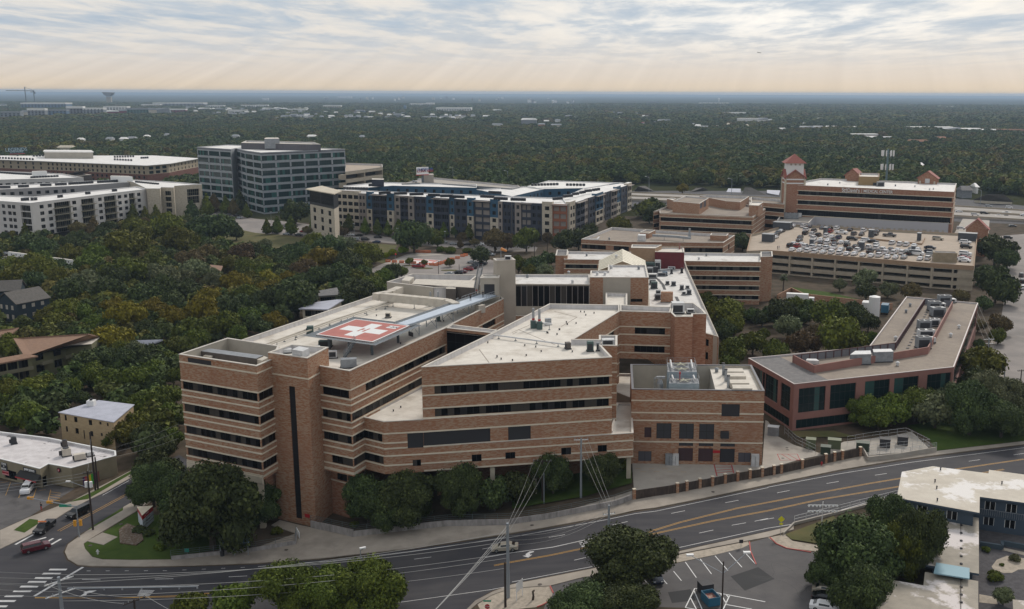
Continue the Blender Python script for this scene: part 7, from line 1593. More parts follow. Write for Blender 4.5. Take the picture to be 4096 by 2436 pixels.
def stair(name,label,a,b,w,steps,rail=1.0):
 a,b=Vector(a),Vector(b);s=thing(name,label,'stairs',a);d=b-a;sd=Vector((-d.y,d.x,0)).normalized()*w/2
 for k in(-1,1):mb=MB();mb.beam(a+sd*k+Vector((0,0,.15)),b+sd*k+Vector((0,0,.15)),.1,.35);mb.build('stringer',steeld,s)
 mb=MB()
 for i in range(steps):c=a.lerp(b,(i+.5)/steps);mb.beam(c-sd,c+sd,.3,.06)
 o=mb.build('tread',steel,s);o['kind']='stuff'
 for k in(-1,1):
  mb=MB();mb.tube(a+sd*k+Vector((0,0,rail)),b+sd*k+Vector((0,0,rail)),.05,5);mb.tube(a+sd*k+Vector((0,0,rail*.5)),b+sd*k+Vector((0,0,rail*.5)),.035,4)
  for i in range(6):c=a.lerp(b,i/5)+sd*k;mb.tube(c,c+Vector((0,0,rail)),.04,4)
  mb.build('handrail',steel,s)
stair('access_stair','steel stair rising from the roof to the near edge of the red helipad',G(I4(2090,405),29.9),G(I4(2225,200),zh-.2),1.3,14)
stair('tower_stair','steep steel stair climbing beside the beige shaft at the walkway end',G(I3(1245,520),32.2),G(I3(1305,225),38.6),1.4,20)
wk=thing('walkway','long pale blue-grey raised walkway from the helipad to the beige door house','walkway',G(M2(1420,1085),29.9))
W0,W1,W2,W3=G(M2(1378,1080),zh),G(M2(1468,1096),zh),G(M2(2338,805),32.25),G(M2(2215,790),32.25)
mb=MB();mb.add([W0,W1,W2,W3]+[v-Vector((0,0,.25))for v in(W0,W1,W2,W3)],[(0,1,2,3),(7,6,5,4),(0,4,5,1),(1,5,6,2),(2,6,7,3),(3,7,4,0)]);mb.build('deck',deckal,wk)
sdw=Vector(((W1-W0).x,(W1-W0).y,0)).normalized()
for k,(A,B_)in((1,(W1,W2)),(-1,(W0,W3))):
 mb=MB();o=sdw*1.3*k;A_,B2_=A+o,B_+o;mb.quad(A-Vector((0,0,.15)),A_-Vector((0,0,.05)),B2_-Vector((0,0,.05)),B_-Vector((0,0,.15)));mb.tube(A_,B2_,.06,4,1)
 for i in range(18):mb.tube(A.lerp(B_,i/17)-Vector((0,0,.2)),A_.lerp(B2_,i/17),.045,3,1)
 mb.build('side_net',[mesh_,steel],wk)
 mb=MB();s0_,s1_=A.lerp(B_,.72 if k<0 else .86),A.lerp(B_,.985)
 for h in(.5,1.05):mb.tube(s0_+Vector((0,0,h)),s1_+Vector((0,0,h)),.045,5)
 for i in range(7):c=s0_.lerp(s1_,i/6);mb.tube(c,c+Vector((0,0,1.05)),.04,4)
 mb.build('handrail',steel,wk)
for t_ in(.12,.3,.48,.66,.84):
 for A,B_ in((W0,W3),(W1,W2)):c=A.lerp(B_,t_);mb=MB();mb.tube((c.x,c.y,29.9),c-Vector((0,0,.2)),.11,6);mb.build('leg',steel,wk)
 c,d=W0.lerp(W3,t_),W1.lerp(W2,t_);mb=MB();mb.tube((c.x,c.y,30),d-Vector((0,0,.3)),.06,4);mb.tube((d.x,d.y,30),c-Vector((0,0,.3)),.06,4);mb.build('brace',steel,wk)
# people
def person(v,h,rz,legs,torso,label,arm=.3,lean=0.0):
 me=bpy.data.meshes.new('person');s=h/1.75
 V_=[(0,0,.95),(0,lean*.3,1.2),(0,lean*.6,1.42),(0,lean*.8,1.52),(0,lean,1.66),(.1,0,.88),(.12,.05,.48),(.12,0,.06),(.12,-.12,.04),(-.1,0,.88),(-.13,-.06,.48),(-.13,.02,.06),(-.13,-.12,.04),(.2,lean*.6,1.4),(.27,-.05,1.12),(.2,-arm,1.05+arm*.5),(.17,-arm-.09,1.05+arm*.6),(-.2,lean*.6,1.4),(-.27,-.05,1.12),(-.2,-arm,1.05+arm*.5),(-.17,-arm-.09,1.05+arm*.6)]
 E_=[(0,1),(1,2),(2,3),(3,4),(0,5),(5,6),(6,7),(7,8),(0,9),(9,10),(10,11),(11,12),(2,13),(13,14),(14,15),(15,16),(2,17),(17,18),(18,19),(19,20)]
 Rr=[.14,.13,.15,.06,.105,.1,.07,.05,.045,.1,.07,.05,.045,.075,.05,.038,.04,.075,.05,.038,.04]
 me.from_pydata([(x*s,y*s,z*s)for x,y,z in V_],E_,[]);o=bpy.data.objects.new('person',me);link(o);m_=o.modifiers.new('s','SKIN')
 for i,r in enumerate(Rr):me.skin_vertices[0].data[i].radius=(r*s,r*s*.85)
 me.skin_vertices[0].data[0].use_root=True;o.modifiers.new('b','SUBSURF').levels=1;dg=bpy.context.evaluated_depsgraph_get();dg.update();nm=bpy.data.meshes.new_from_object(o.evaluated_get(dg));bpy.data.objects.remove(o)
 for q in(skin,legs,torso):nm.materials.append(q)
 for p in nm.polygons:z=p.center.z/s;p.material_index=0 if(z>1.5 or(abs(p.center.y)>.22*s and z>.9))else(1 if z<.93 else 2)
 o=link(bpy.data.objects.new('person',nm));o.location=v;o.rotation_euler=(0,0,rz);tag(o,label,'person')
 hr=MB();hr.tube((0,lean*s,1.66*s),(0,(lean+.02)*s,1.80*s),.115*s,8,0,.06*s);q=hr.build('hair',hairm);q.parent=o
person(G(M2(2092,865),32.4),1.7,0,cloth,cloth,'dark-clothed person standing on the walkway, the one nearer the helipad')
person(G(M2(2213,830),32.3),1.7,.2,cloth,cloth,'person in black raising a camera on the walkway before the dark doorway',arm=.4)
person(G(M2(2150,800),32.2),1.5,.5,cloth,clothr,'person in a red top leaning at the foot of the walkway stair',lean=-.2)
person(GG(B1(405,508))+Vector((0,0,.15)),1.7,2.6,clothr,cloth,'pedestrian in red shorts walking across the shop driveway')
person(G(M4(93,362),14.13),1.75,0,cloth,cloth,'dark-clothed person at the front left edge of the car park roof');person(G(M4(107,360),14.13),1.75,1,cloth,mat('cloth_blue',(.03,.12,.3),.8),'person in blue beside another on the car park roof edge')
# west block, stair tower
pbox('air_handler','long brown-grey air handler sunk in the west plant well','air handler',[I4(320,322),I4(1005,415),I4(1092,376),I4(420,288)],31.6,29.2,ahu,unitg)
pbox('duct_box','cream duct box at the right end of the west plant well','duct',[I4(1012,425),I4(1080,440),I4(1150,402),I4(1092,380)],31.4,29.2,duct,duct)
pbox('intake_duct','cream sloping duct on the left of the west air handler','duct',[I4(350,378),I4(450,395),I4(498,352),I4(420,345)],31.0,29.2,duct,duct)
pbox('louvered_unit','white louvered box in the middle of the stair tower roof','vent',[I4(1445,300),I4(1575,325),I4(1660,285),I4(1535,262)],34.6,32.4,unitw,unitw)
ub(I4(1370,345),32.4,2.2,1.3,.6,unitw,'low cream vent hump left of the white louvered box',.3,name='vent_hump',cat='vent');ub(I4(1725,315),32.4,2.2,1.3,.6,unitw,'low cream vent hump right of the white louvered box',.3,name='vent_hump',cat='vent')
# helipad wing
def duct_run(name,label,pts,z,w,h,m_=duct,leg=None,zr=29.9,seg=2.2,cat='duct'):
 P=[G(p,z if not isinstance(z,(list,tuple))else z[i])for i,p in enumerate(pts)];b=thing(name,label,cat,(P[0].x,P[0].y,zr))
 for a,c in zip(P,P[1:]):mb=MB();mb.beam(a,c,w,h);mb.build('duct_section',m_,b)
 if seg:
  mb=MB()
  for a,c in zip(P,P[1:]):
   n_=int((c-a).length/seg);d=(c-a).normalized()
   for i in range(1,n_):q=a+d*seg*i;mb.beam(q+Vector((0,0,.05)),q+d*.12+Vector((0,0,.05)),w+.12,h+.1)
  if mb.f:o=mb.build('flange',m_,b);o['kind']='stuff'
 if leg:
  for a,c in zip(P,P[1:]):
   n_=max(1,int((c-a).length/leg))
   for i in range(n_):q=a.lerp(c,(i+.5)/n_);mb=MB();mb.tube((q.x,q.y,zr),(q.x,q.y,q.z-h),.07,5);mb.box((q.x,q.y,zr),(.5,.5,.08));mb.build('support',steeld,b)
 return b
duct_run('supply_duct','big beige sectioned duct crossing the helipad wing roof',[M2(1230,785),M2(1860,845),M2(1950,880)],33.0,1.9,1.9,leg=5);duct_run('return_duct','beige duct elbow joining the big duct near the west parapet',[M2(1160,790),M2(1300,765),M2(1400,722)],33.0,2.1,1.7)
duct_run('pipe_rack','pair of long cream pipes on low stands along the west parapet',[M2(90,1278),M2(770,1035),M2(1330,858)],31.0,.35,.3,leg=4,seg=0,cat='pipe');duct_run('pipe_rack','second cream pipe run just inside the long west pipe',[M2(110,1290),M2(790,1048),M2(1345,872)],31.0,.3,.25,leg=6,seg=0,cat='pipe')
pbox('plant_room_unit','long brown air handler with a cream top inside the rear screened plant well','air handler',[M2(1520,696),M2(2135,735),M2(2148,662),M2(1560,648)],33.5,30.2,ahu,duct);pbox('plant_room_unit','brown air handler bay projecting in front of the long one','air handler',[M2(1850,742),M2(1945,745),M2(1960,700),M2(1868,697)],33.3,30.2,ahu,duct)
pbox('intake_hood','cream intake hood at the left end of the rear plant well','duct',[M2(1420,660),M2(1495,668),M2(1540,628),M2(1462,620)],33.8,30.2,duct,duct)
duct_run('pipe_loop','silver insulated pipe loop at the right of the brown air handlers',[M2(1985,725),M2(2015,735),M2(2020,800),M2(1950,842)],[33,33,31,30.6],.3,.3,unitw,seg=0,cat='pipe');duct_run('pipe_loop','white pipes in front of the brown air handlers',[M2(1730,735),M2(1790,738),M2(1850,715)],32.4,.25,.25,unitw,seg=0,cat='pipe')
duct_run('box_duct','short beige angled duct under the far end of the walkway',[M2(2150,905),M2(2215,895)],31.9,1.8,1.9)
for x,l in((1703,'left'),(1777,'right')):
 v=G(M2(x,912),29.9);b=thing('boiler_flue','dark boiler with silver stack beside the walkway, the %s one'%l,'flue',v,0,'boiler flues on the helipad wing');mb=MB();mb.tube(v,v+Vector((0,0,1.5)),.6,10);mb.build('boiler',greenu,b);mb=MB();mb.tube(v+Vector((0,0,1.5)),v+Vector((0,0,3.6)),.22,8);mb.build('stack',steel,b);mb=MB();mb.tube(v+Vector((0,0,1.9)),v+Vector((0,0,2.2)),.26,8);mb.build('red_band',red,b)
ub(I4(2150,525),29.9,3.0,1.6,1.6,unitg,'grey pump skid on the near corner of the helipad wing');ub(I4(1955,412),29.9,1.6,.5,1.4,unitw,'slim white condenser at the foot of the helipad stair');ub(I4(1860,270),29.9,2.6,1.2,1.2,greenu,'green-grey pump set behind the stair tower',0);ub(M2(530,1180),29.9,1.4,1.2,1.5,greenu,'green fan unit at the left corner of the helipad')
ub(M2(1290,1025),29.9,1.2,1.2,1.0,duct,'round cream vent in the middle of the helipad wing roof',0);ub(M2(740,1410),29.9,1.2,.5,1.1,unitw,'white louvered condenser by the stair tower');ub(I3(780,880),29.9,1.0,.8,1.3,greenu,'grey exhaust fan between the walkway legs');duct_run('exhaust_pipe','black bent pipe under the right corner of the helipad',[M2(1490,1160),M2(1528,1172)],31.0,.25,.9,unitd,seg=0,cat='pipe')
v=G(I3(1645,118),40.2);ub(I3(1645,128),40.0,1.6,1.2,1.0,unitw,'white hooded vent on top of the beige lift shaft',0)
def sock(base,top,c,label,dr=1):
 b=thing('windsock',label,'windsock',base,0,'windsocks near the helipads');mb=MB();mb.tube(base,top,.07,6);mb.build('pole',steel,b);t_=Vector(top);mb=MB();mb.tube(t_-Vector((0,0,.4)),t_+Vector((1.5*dr,0,-1.0)),.42,8,0,.25);mb.build('sock',c,b)
v=G(I3(1558,118),40.2);sock(v,v+Vector((0,0,3.2)),mat('sock_orange',(.55,.22,.06),.7),'faded orange windsock on the beige lift shaft');v=GG(M2(1362,555));sock(v,(v.x,v.y,topz(v,M2(0,392)[1])),mat('sock_red',(.75,.02,.02),.6),'bright red windsock on a tall pole left of the ground helipad',.3)
# central wing roof
duct_run('roof_pipe','long silver pipe on black stands crossing the central roof',[I3(1450,1042),I3(1610,1060),I3(2400,1165)],30.6,.3,.28,unitw,leg=4,zr=29.8,seg=0,cat='pipe')
for x,y,l in((1958,965,'left'),(2033,978,'right')):
 v=G(I3(x,y),29.8);b=thing('boiler_flue','green boiler with tall silver stack on the central roof, the %s one'%l,'flue',v,0,'boiler flues on the central roof');mb=MB();mb.box(v,(1.2,1.2,1.7),.2);mb.build('boiler',greenu,b);mb=MB();mb.tube(v+Vector((0,0,1.7)),v+Vector((0,0,4.6)),.28,8);mb.build('stack',steel,b);mb=MB();mb.tube(v+Vector((0,0,1.9)),v+Vector((0,0,2.3)),.34,8);mb.build('red_band',red,b)
duct_run('boiler_manifold','silver manifold and pump frame right of the central boilers',[I3(1970,880),I3(2130,900),I3(2180,905)],31.4,.45,.45,unitw,leg=2,zr=29.8,seg=0,cat='pipe');ub(I3(2140,925),29.8,1.4,.8,1.3,steel,'small steel control frame right of the central boilers',.2)
ub(M3(762,1352),29.8,1.3,1.2,1.9,greenu,'green exhaust fan near the front right corner of the central roof',.1);ub(M3(937,1295),29.8,2.6,1.5,1.2,unitw,'white louvered unit boxed in at the east corner bump',.1);ub(I3(2385,1222),29.8,1.0,1.2,1.2,ahu,'rusty valve cluster at the end of the long roof pipe',.3)
ub(M3(835,1350),29.8,.5,.5,1.6,unitg,'thin grey gas riser beside the green exhaust fan',0)
for x,y in((1240,1030),(1445,1040),(1750,1090),(1925,1100)):pass
for fn,pts,z in((M3,'350 1180;540 1095;625 1085;720 1005;800 985;670 972;440 1192;232 1315;125 1302;588 1362;460 1145;530 1075;705 975;340 1175',29.8),(I3,'1395 1152;1510 1325;1870 1310;1560 1355;1700 1372;2285 990;2375 925;2250 1050;2055 1260',29.8),(L2,'1340 598;1412 563',20.15),(M2,'2350 1412;1410 1282;1175 1010;1830 1062',29.9)):
 for e in pts.split(';'):a=e.split();vent(fn(float(a[0]),float(a[1])),z,.12,.32,unitd,'small black roof vent')
sm_=MB()
for q in((M3(410,962),M3(635,1020)),(M3(635,1020),M3(480,1112)),(I3(1290,1230),I3(1410,1392)),(M3(0,1170),M3(200,1085)),(M3(60,1140),M3(420,1290)),(I3(1700,1040),I3(1760,1010))):
 a,c=G(q[0],29.82),G(q[1],29.82);sm_.beam(a,c,.16,.03)
o=sm_.build('membrane_seam',rooftan,Hs.root);o['kind']='stuff'
# north wing
ub(M3(1615,975),29.4,3.0,2.4,2.4,unitw,'large white louvered unit behind the north wing parapet',.05);ub(M3(1740,978),29.4,1.8,1.2,.8,unitw,'pair of low white units right of the large louvered one',.05)
# long rear roof
pbox('brick_hatch','small brick plant box standing on the long rear white roof','hatch',[M3(1452,778),M3(1570,780),M3(1568,770),M3(1455,768)],23.4,20.3,brick)
for e in '1420 850 1.8 1.2 1.6 g;1425 805 1.4 1.2 1.4 g;1550 860 1 .8 1.2 w;1350 500 5 2.5 1.6 g;1400 515 3 2 1.8 w;1450 500 2.4 2 2.8 n;1460 530 3 2 1.2 g;1520 500 2.4 2 2.6 g;1545 490 1.8 2 3 w;1345 560 3 3 2.6 n;1420 560 2 2 3.4 w;1370 590 2.5 2 1.8 n;1400 600 1.6 1.6 2.4 k;1370 640 3 2 1.4 w;1460 620 3 1.2 1 g;1490 615 1.6 1.4 1.2 b;1575 540 1 1 1.8 b;1620 525 3 1 1.2 g;1385 740 2 1.6 2 n;1370 700 2 1.4 1.4 g;1345 600 2 2 2.2 g;1655 590 .8 .8 1.6 k;1555 560 2.5 1 1 w;1515 705 1.2 1 1.2 w;1575 715 1.4 1 1.3 g;1655 755 1.2 1 1.4 g;1725 800 1.4 1 1.4 g;1675 805 1.2 .8 1 w;1710 745 1.2 .8 1 w;1555 598 .8 .8 1.8 g'.split(';'):
 a=e.split();q={'g':unitg,'w':unitw,'n':greenu,'k':unitd,'b':mat('unit_blue',(.04,.10,.16),.6)}[a[5]];ub(M3(float(a[0]),float(a[1])),20.3,*map(float,a[2:5]),q,None,.05,desc={'g':'grey','w':'white','n':'green','k':'black','b':'blue'}[a[5]]+' rooftop unit',group='plant units on the long rear roof')
for k,l in(((M3(1420,645),M3(1470,700),M3(1490,750)),'black hose mat snaking down the long rear roof'),((M3(1600,820),M3(1625,870)),'black rubber walk mat near the north wing parapet')):duct_run('walk_mat',l,k,20.38,.9,.06,unitd,zr=20.3,seg=0,cat='mat')
duct_run('roof_duct','silver duct run linking the units by the maroon plant house',[M3(1330,545),M3(1440,560),M3(1540,545)],21.9,.7,.6,steel,leg=4,zr=20.3,cat='duct');v=G(M3(1630,490),21);b=thing('flue_stack','tall thin reddish flue beside the maroon plant house','flue',v);mb=MB();mb.tube(v,(v.x,v.y,topz(v,M3(0,300)[1])),.28,8);mb.build('stack',pink,b);mb=MB();mb.tube((v.x,v.y,topz(v,M3(0,303)[1])),(v.x,v.y,topz(v,M3(0,297)[1])),.4,8);mb.build('cap',pink,b)
for fn,x,y,z in((M3,830,612,29.0),(M3,1235,555,29.0),(M3,968,548,29.0),(M3,1018,440,29.0),(M3,728,425,20.2),(M3,1895,425,20.2),(M3,1822,460,20.2),(M3,150,635,26.9),(M3,590,690,26.9),(M3,905,612,29.0),(M3,553,598,20.2),(M3,948,265,16),(L3,1995,215,20.7),(M4,1385,915,16.1),(M4,1860,1128,16.1),(M4,1780,1210,16.1),(M4,1243,1240,16.1),(L4,1262,150,16.1),(M4,1345,975,16.1),(T4,700,1058,31),(T4,583,1075,31),(T4,1242,1085,31),(T4,1432,1092,31),(T4,1612,1118,31),(T4,1575,1122,31)):
 vent(fn(x,y),z,.38,.75,unitg if y%2 else unitw,'squat pale roof ventilator')
# clinic ducts, medical center units
duct_run('silver_duct','fat silver duct line across the low clinic roof',[M3(1370,212),M3(1600,225),M3(1740,240)],18.2,1.0,1.0,steel,leg=6,zr=16);v=G(M3(1730,245),16);b=thing('duct_riser','upright tapered silver duct riser on the low clinic roof','duct',v);mb=MB();mb.tube(v,v+Vector((0,0,3.8)),1.0,4,0,.5);mb.build('riser',steel,b);mb=MB();mb.tube(v+Vector((0,0,3.8)),v+Vector((0,0,4.3)),.6,4);mb.build('cap',steel,b)
pbox('cooling_unit','white flared cooling tower on the low clinic roof','cooling tower',[M3(1225,222),M3(1300,225),M3(1305,210),M3(1235,208)],19.2,16.6,unitw,unitw)
duct_run('silver_duct','bent white duct at the left corner of the low clinic roof',[M3(740,255),M3(830,255),M3(850,235)],16.9,.6,.6,unitw,zr=16,seg=0)
ub(T4(1095,1085),31,4,2,2.4,unitg,'grey-green air conditioner right of the tan roof hut',0);ub(T4(990,1068),31,1.6,1,2,unitg,'slim grey unit against the tan roof hut',0);ub(T4(1045,1078),31,2.2,1,1.4,unitd,'dark unit between the tan hut and the grey air conditioner',0);ub(T4(215,1400),14.3,9,4,3,unitg,'row of grey chillers on the white podium at the tower foot',-.2,4);ub(T4(300,1385),14.3,3,3,2,unitw,'small white unit beside the podium chillers',-.2)
# cooling towers in the plant well
for l,P_,fz in(('rear',[(345,338),(938,338),(885,148),(338,152)],[(635,288),(612,192)]),('front',[(378,565),(985,570),(955,462),(392,460)],[(672,512)])):
 zt2=22.7 if l=='rear' else 22.0
 b=pbox('cooling_tower','%s blue-grey cooling tower with %s in the plant building well'%(l,'two big fans' if l=='rear' else 'one big fan'),'cooling tower',[K4(*q)for q in P_],zt2,15.5,blueu,unitg,'cooling towers in the plant well')
 for q in fz:
  v=G(K4(*q),zt2);r=1.62;mb=MB();mb.tube(v,v+Vector((0,0,.12)),r+.12,24,1);mb.tube(v+Vector((0,0,.12)),v+Vector((0,0,.14)),r,24,0)
  for k in range(5):a=1.25*k+.3;mb.beam(v+Vector((0,0,.2)),v+Vector((math.cos(a)*r*.93,math.sin(a)*r*.93,.17)),.42,.03,2)
  mb.build('fan',[unitd,unitg,mat('fan_blade',(.30,.30,.22),.6)],b)
 P2=zp(zt2,*[K4(*q)for q in P_]);mb=MB()
 for i in range(4):
  a,c=Vector(P2[i]),Vector(P2[(i+1)%4])
  for h in(.55,1.1):mb.tube((*a,zt2+h),(*c,zt2+h),.035,4)
  for k in range(5):q=a.lerp(c,k/4);mb.tube((*q,zt2),(*q,zt2+1.1),.035,4)
 mb.build('guard_rail',unitg,b)
 for xq in(P_[0][0]+70,P_[1][0]-110):
  mb=MB();a=G(K4(xq+20,P_[0][1]-25),zt2);c=G(K4(xq-10,P_[3][1]+10),zt2);mb.tube(a+Vector((0,0,.5)),c+Vector((0,0,.7)),.2,7);mb.build('header_pipe',unitw,b)
v=G(K4(590,690),20);b=thing('fire_riser','red standpipe in front of the nearer cooling tower','pipe',(v.x,v.y,15.6));mb=MB();mb.tube((v.x,v.y,15.6),(v.x,v.y,23.6),.1,8);mb.build('pipe',red,b);mb=MB();mb.box((v.x,v.y,23.4),(.35,.35,.5));mb.build('valve',red,b)
v=G(K4(195,690),19.8);b=thing('strainer_tank','silver bell-shaped vessel left of the cooling towers','tank',(v.x,v.y,15.6));mb=MB();mb.tube((v.x,v.y,15.6),(v.x,v.y,21.2),.75,14);mb.tube((v.x,v.y,21.2),(v.x,v.y,22),.75,14,0,.42);mb.build('shell',steel,b);mb=MB();mb.tube((v.x,v.y,22),(v.x,v.y,22.03),.4,14);mb.build('mouth',unitd,b)
duct_run('condenser_pipe','thick grey bent pipe feeding the cooling towers from the left',[K4(95,680),K4(95,450),K4(130,425),K4(300,425)],[19,23,23.3,23.3],.45,.45,steel,zr=15.6,seg=0,cat='pipe')
for i,q in enumerate((((1655,665),(2045,668),(2010,590),(1640,590)),((1605,560),(1985,562),(1955,490),(1590,490)),((1550,425),(1920,425),(1890,355),(1535,355)),((1505,330),(1875,330),(1845,265),(1495,265)))):
 pbox('curved_hood','%s ribbed cream ventilation hood on the plant building roof'%['front','second from front','third from front','rearmost'][i],'vent hood',[K4(*t_)for t_ in q],21.9,20.7,duct,duct,'ribbed hoods on the plant building')
for i,q in enumerate(((1560,655),(1510,525),(1462,400))):v=G(K4(*q),20.7);b=thing('silver_stack','%s of three upright silver stacks beside the ribbed hoods'%['front','middle','rear'][i],'flue',v,0,'silver stacks on the plant building');mb=MB();mb.tube(v,v+Vector((0,0,2.6)),.3,10);mb.build('stack',steel,b);mb=MB();mb.tube(v+Vector((0,0,2.6)),v+Vector((0,0,2.8)),.36,10);mb.build('rim',unitd,b)
# pink office roof
am=math.atan2(m2[1]-m1[1],m2[0]-m1[0])
for e in '1715 900 4 2.2 3 2;1765 875 4 2 1 1;1615 955 3.6 2.2 2.8 2;1675 930 3 2 1.4 1;1650 1010 4 2.6 2.6 1;1520 1135 3.6 2.2 2.4 2;1560 1095 4.4 2 1.2 2;1620 1105 2.6 2 2 2;1535 1215 4.4 2 2 2;1510 1320 3.6 2.4 3 2;1550 1265 4 2 1.2 1'.split(';'):
 a=list(map(float,e.split()));ub(M4(a[0],a[1]),16.1,a[2],a[3],a[4],unitw if a[4]<2.2 else unitg,None,.1,int(a[5]),group='air conditioners on the pink office',desc='pale boxy air conditioner')
pbox('grey_air_handler','large grey air handler with sloped hood on the pink office, left of the pair','air handler',[M4(800,1385),M4(1008,1380),M4(1000,1345),M4(850,1348)],18.8,16.1,unitg,unitw);pbox('grey_air_handler','large grey air handler on the pink office, right of the pair','air handler',[M4(1030,1362),M4(1225,1355),M4(1200,1328),M4(1020,1332)],18.8,16.1,unitg,unitw);pbox('low_unit','low white unit at the left end of the pink office screen','air conditioner',[L4(370,100),L4(500,105),L4(470,85),L4(380,83)],17.2,16.1,unitw,unitw)
pv2=MB()
for i in range(18):t_=i/17;v=Vector(xy(M4(1560,950),16.12)).lerp(Vector(xy(M4(1330,1380),16.12)),t_);pv2.box((v.x,v.y,16.1),(1.0,.7,.08),am)
tag(pv2.build('walk_pads',roofgrey),'dotted line of dark walkway pads along the pink office roof','mat',None,'stuff')
# shop roof and motel roof bits
ub(S1(1580,430),3.9,1.7,1.7,1.5,duct,'beige box air conditioner in the middle of the shop roof',.6,1);ub(S1(1900,530),3.9,2.2,1.2,1.2,duct,'rusty tan exhaust unit near the street end of the shop roof',.6);ub(S1(1545,220),3.9,1,1,1.3,ahu,'dark round condenser at the rear of the shop roof',.6,1);ub(S1(335,150),3.9,1.1,1.1,1.3,unitd,'black condenser on the left part of the shop roof',.6,1);ub(S1(2150,440),3.9,1.4,.9,.8,unitw,'white hooded vent by the street poles on the shop roof',.6)
for x,y,z in((1682,108,11.6),(1628,225,11.6),(1645,290,11.6),(1650,410,11.6),(2280,245,11.6)):vent(B4(x,y),z,.12,.5,unitd,'thin grey plumbing vent')
# condensers in rows on apartment roofs
cm_=bpy.data.meshes.new('condenser');mb=MB();mb.box((0,0,0),(1.5,1.5,1.5),0,0);mb.tube((0,0,1.5),(0,0,1.6),.6,8,1);cm_.from_pydata(mb.v,[],mb.f);cm_.materials.append(unitd);cm_.materials.append(unitg);cm_.polygons.foreach_set('material_index',mb.m)
def cond(fn,segs,z):
 for x0,y0,x1,y1,n in segs:
  for i in range(n):
   t_=i/max(1,n-1);v=G(fn(x0+(x1-x0)*t_,y0+(y1-y0)*t_),z);o=link(bpy.data.objects.new('condenser',cm_));o.location=v;o.rotation_euler=(0,0,.3);o['category']='condenser';o['group']='condensers on apartment roofs';auto(o,'small black condenser',v)
cond(T1,((0,1105,90,1103,5),(190,1096,270,1093,5),(405,1082,490,1080,5),(550,1076,640,1072,5),(680,1068,900,1055,10),(960,1052,1140,1042,9),(1330,1055,1540,1075,10),(220,1225,270,1222,3),(315,1222,350,1220,2),(575,1195,600,1192,2),(845,1162,870,1160,2),(1105,1135,1130,1133,2),(0,960,120,968,6),(140,970,300,978,8),(310,1008,560,996,10)),20.6)
cond(T1,((720,805,900,790,8),(1120,805,1300,800,8),(1120,830,1280,838,7),(1380,815,1440,812,4),(0,815,320,828,12),(330,795,480,790,6)),21.1)
cond(T2,((1210,1162,1300,1158,6),(1360,1168,1460,1166,6),(1510,1175,1620,1172,7),(1690,1182,1780,1184,6),(1810,1192,1910,1190,6),(1925,1198,2020,1202,6),(865,1115,1080,1120,9),(1110,1085,1190,1082,5),(2280,1155,2380,1160,6),(2200,1195,2310,1200,6),(2330,1215,2440,1220,6)),23.2)
cond(T3,((0,1225,120,1228,6),(410,1220,480,1215,4),(510,1195,580,1188,5),(600,1172,640,1168,3),(670,1158,705,1152,3),(720,1142,765,1138,3),(795,1132,845,1125,3),(200,1082,440,1075,9),(540,1080,700,1082,6)),23.2)
# --- street furniture
def bz(pt):return GG(pt)
def mast(name,label,cat,base,topy,r,m_,arms=(),group=None,r2=None,extra=None):
 v=bz(base)if not isinstance(base,Vector)else base;zt2=topz(v,topy);b=thing(name,label,cat,v,0,group);mb=MB();mb.tube((v.x,v.y,v.z-.2),(v.x,v.y,zt2),r,8,0,r2 or r*.7);mb.build('pole',m_,b)
 for dz,L,ang in arms:
  mb=MB();d=Vector((math.cos(ang),math.sin(ang),0))*L/2;c=Vector((v.x,v.y,zt2-dz));mb.beam(c-d,c+d,.14,.14);mb.build('crossarm',whitec if m_ is polec else poleb,b)
  for k in(-.95,-.5,.5,.95):mb=MB();q=c+d*k;mb.tube(q,q+Vector((0,0,.3)),.06,6);mb.build('insulator',unitg,b)
 return b,Vector((v.x,v.y,zt2))
def wires(pairs,r=.022,sag=.8,m_=wirem,cat='wire'):
 for a,c in pairs:
  mb=MB();P=[a.lerp(c,i/14)-Vector((0,0,sag*4*(i/14)*(1-i/14)))for i in range(15)];mb.path(P,r,3);o=mb.build('overhead_wire',m_);o['category']='wire';o['group']='overhead wires';auto(o,'overhead wire',P[7])
AX=hd(B1(495,1220),B1(650,1140))
G1='power poles along the main road'
b1_,q1=mast('power_pole','blue-grey steel power pole with two pale crossarms at the bottom left','pole',GG(B1(640,1800)),B1(0,1150)[1],.32,polec,((.6,4.2,.85),(2.6,4.2,.85)),G1)
mb=MB();mb.tube(q1+Vector((-.5,-.1,-6.6)),q1+Vector((-.5,-.1,-5.6)),.32,10);mb.build('transformer',whitec,b1_)
b2_,q2=mast('power_pole','dark wooden pole top with a slanting white crossarm at the bottom edge','pole',GG(B1(1345,1800)),B1(0,1370)[1],.2,poleb,((.2,3.4,.85),),G1)
b3_,q3=mast('power_pole','tall blue-grey steel pole at the south kerb, tallest in the foreground','pole',B2(2460,1352),B2(0,625)[1],.3,polec,(),G1)
b4_,q4=mast('wooden_post','short dark wooden pole beside the tall steel one','pole',B2(2432,1445),B2(0,1005)[1],.2,poleb,(),G1)
b5_,q5=mast('power_pole','steel pole with a white T-top rising behind the big roadside oak','pole',B3(942,800),B3(0,450)[1],.26,polec,((1.6,2.2,.3),),G1)
b6_,q6=mast('power_pole','tall steel pole with a crossarm in front of the podium columns','pole',L3(672,1440),L3(0,862)[1],.24,polec,((.2,2.8,.1),),G1)
b7_,q7=mast('power_pole','dark pole with a tilted crossarm among the trees by the podium','pole',L3(297,1480),L3(0,1075)[1],.2,poleb,((.1,3.6,-.1),),G1);mast('service_riser','bright steel riser standing just right of the dark podium pole','pole',L3(312,1500),L3(0,1200)[1],.1,polec,(),G1)
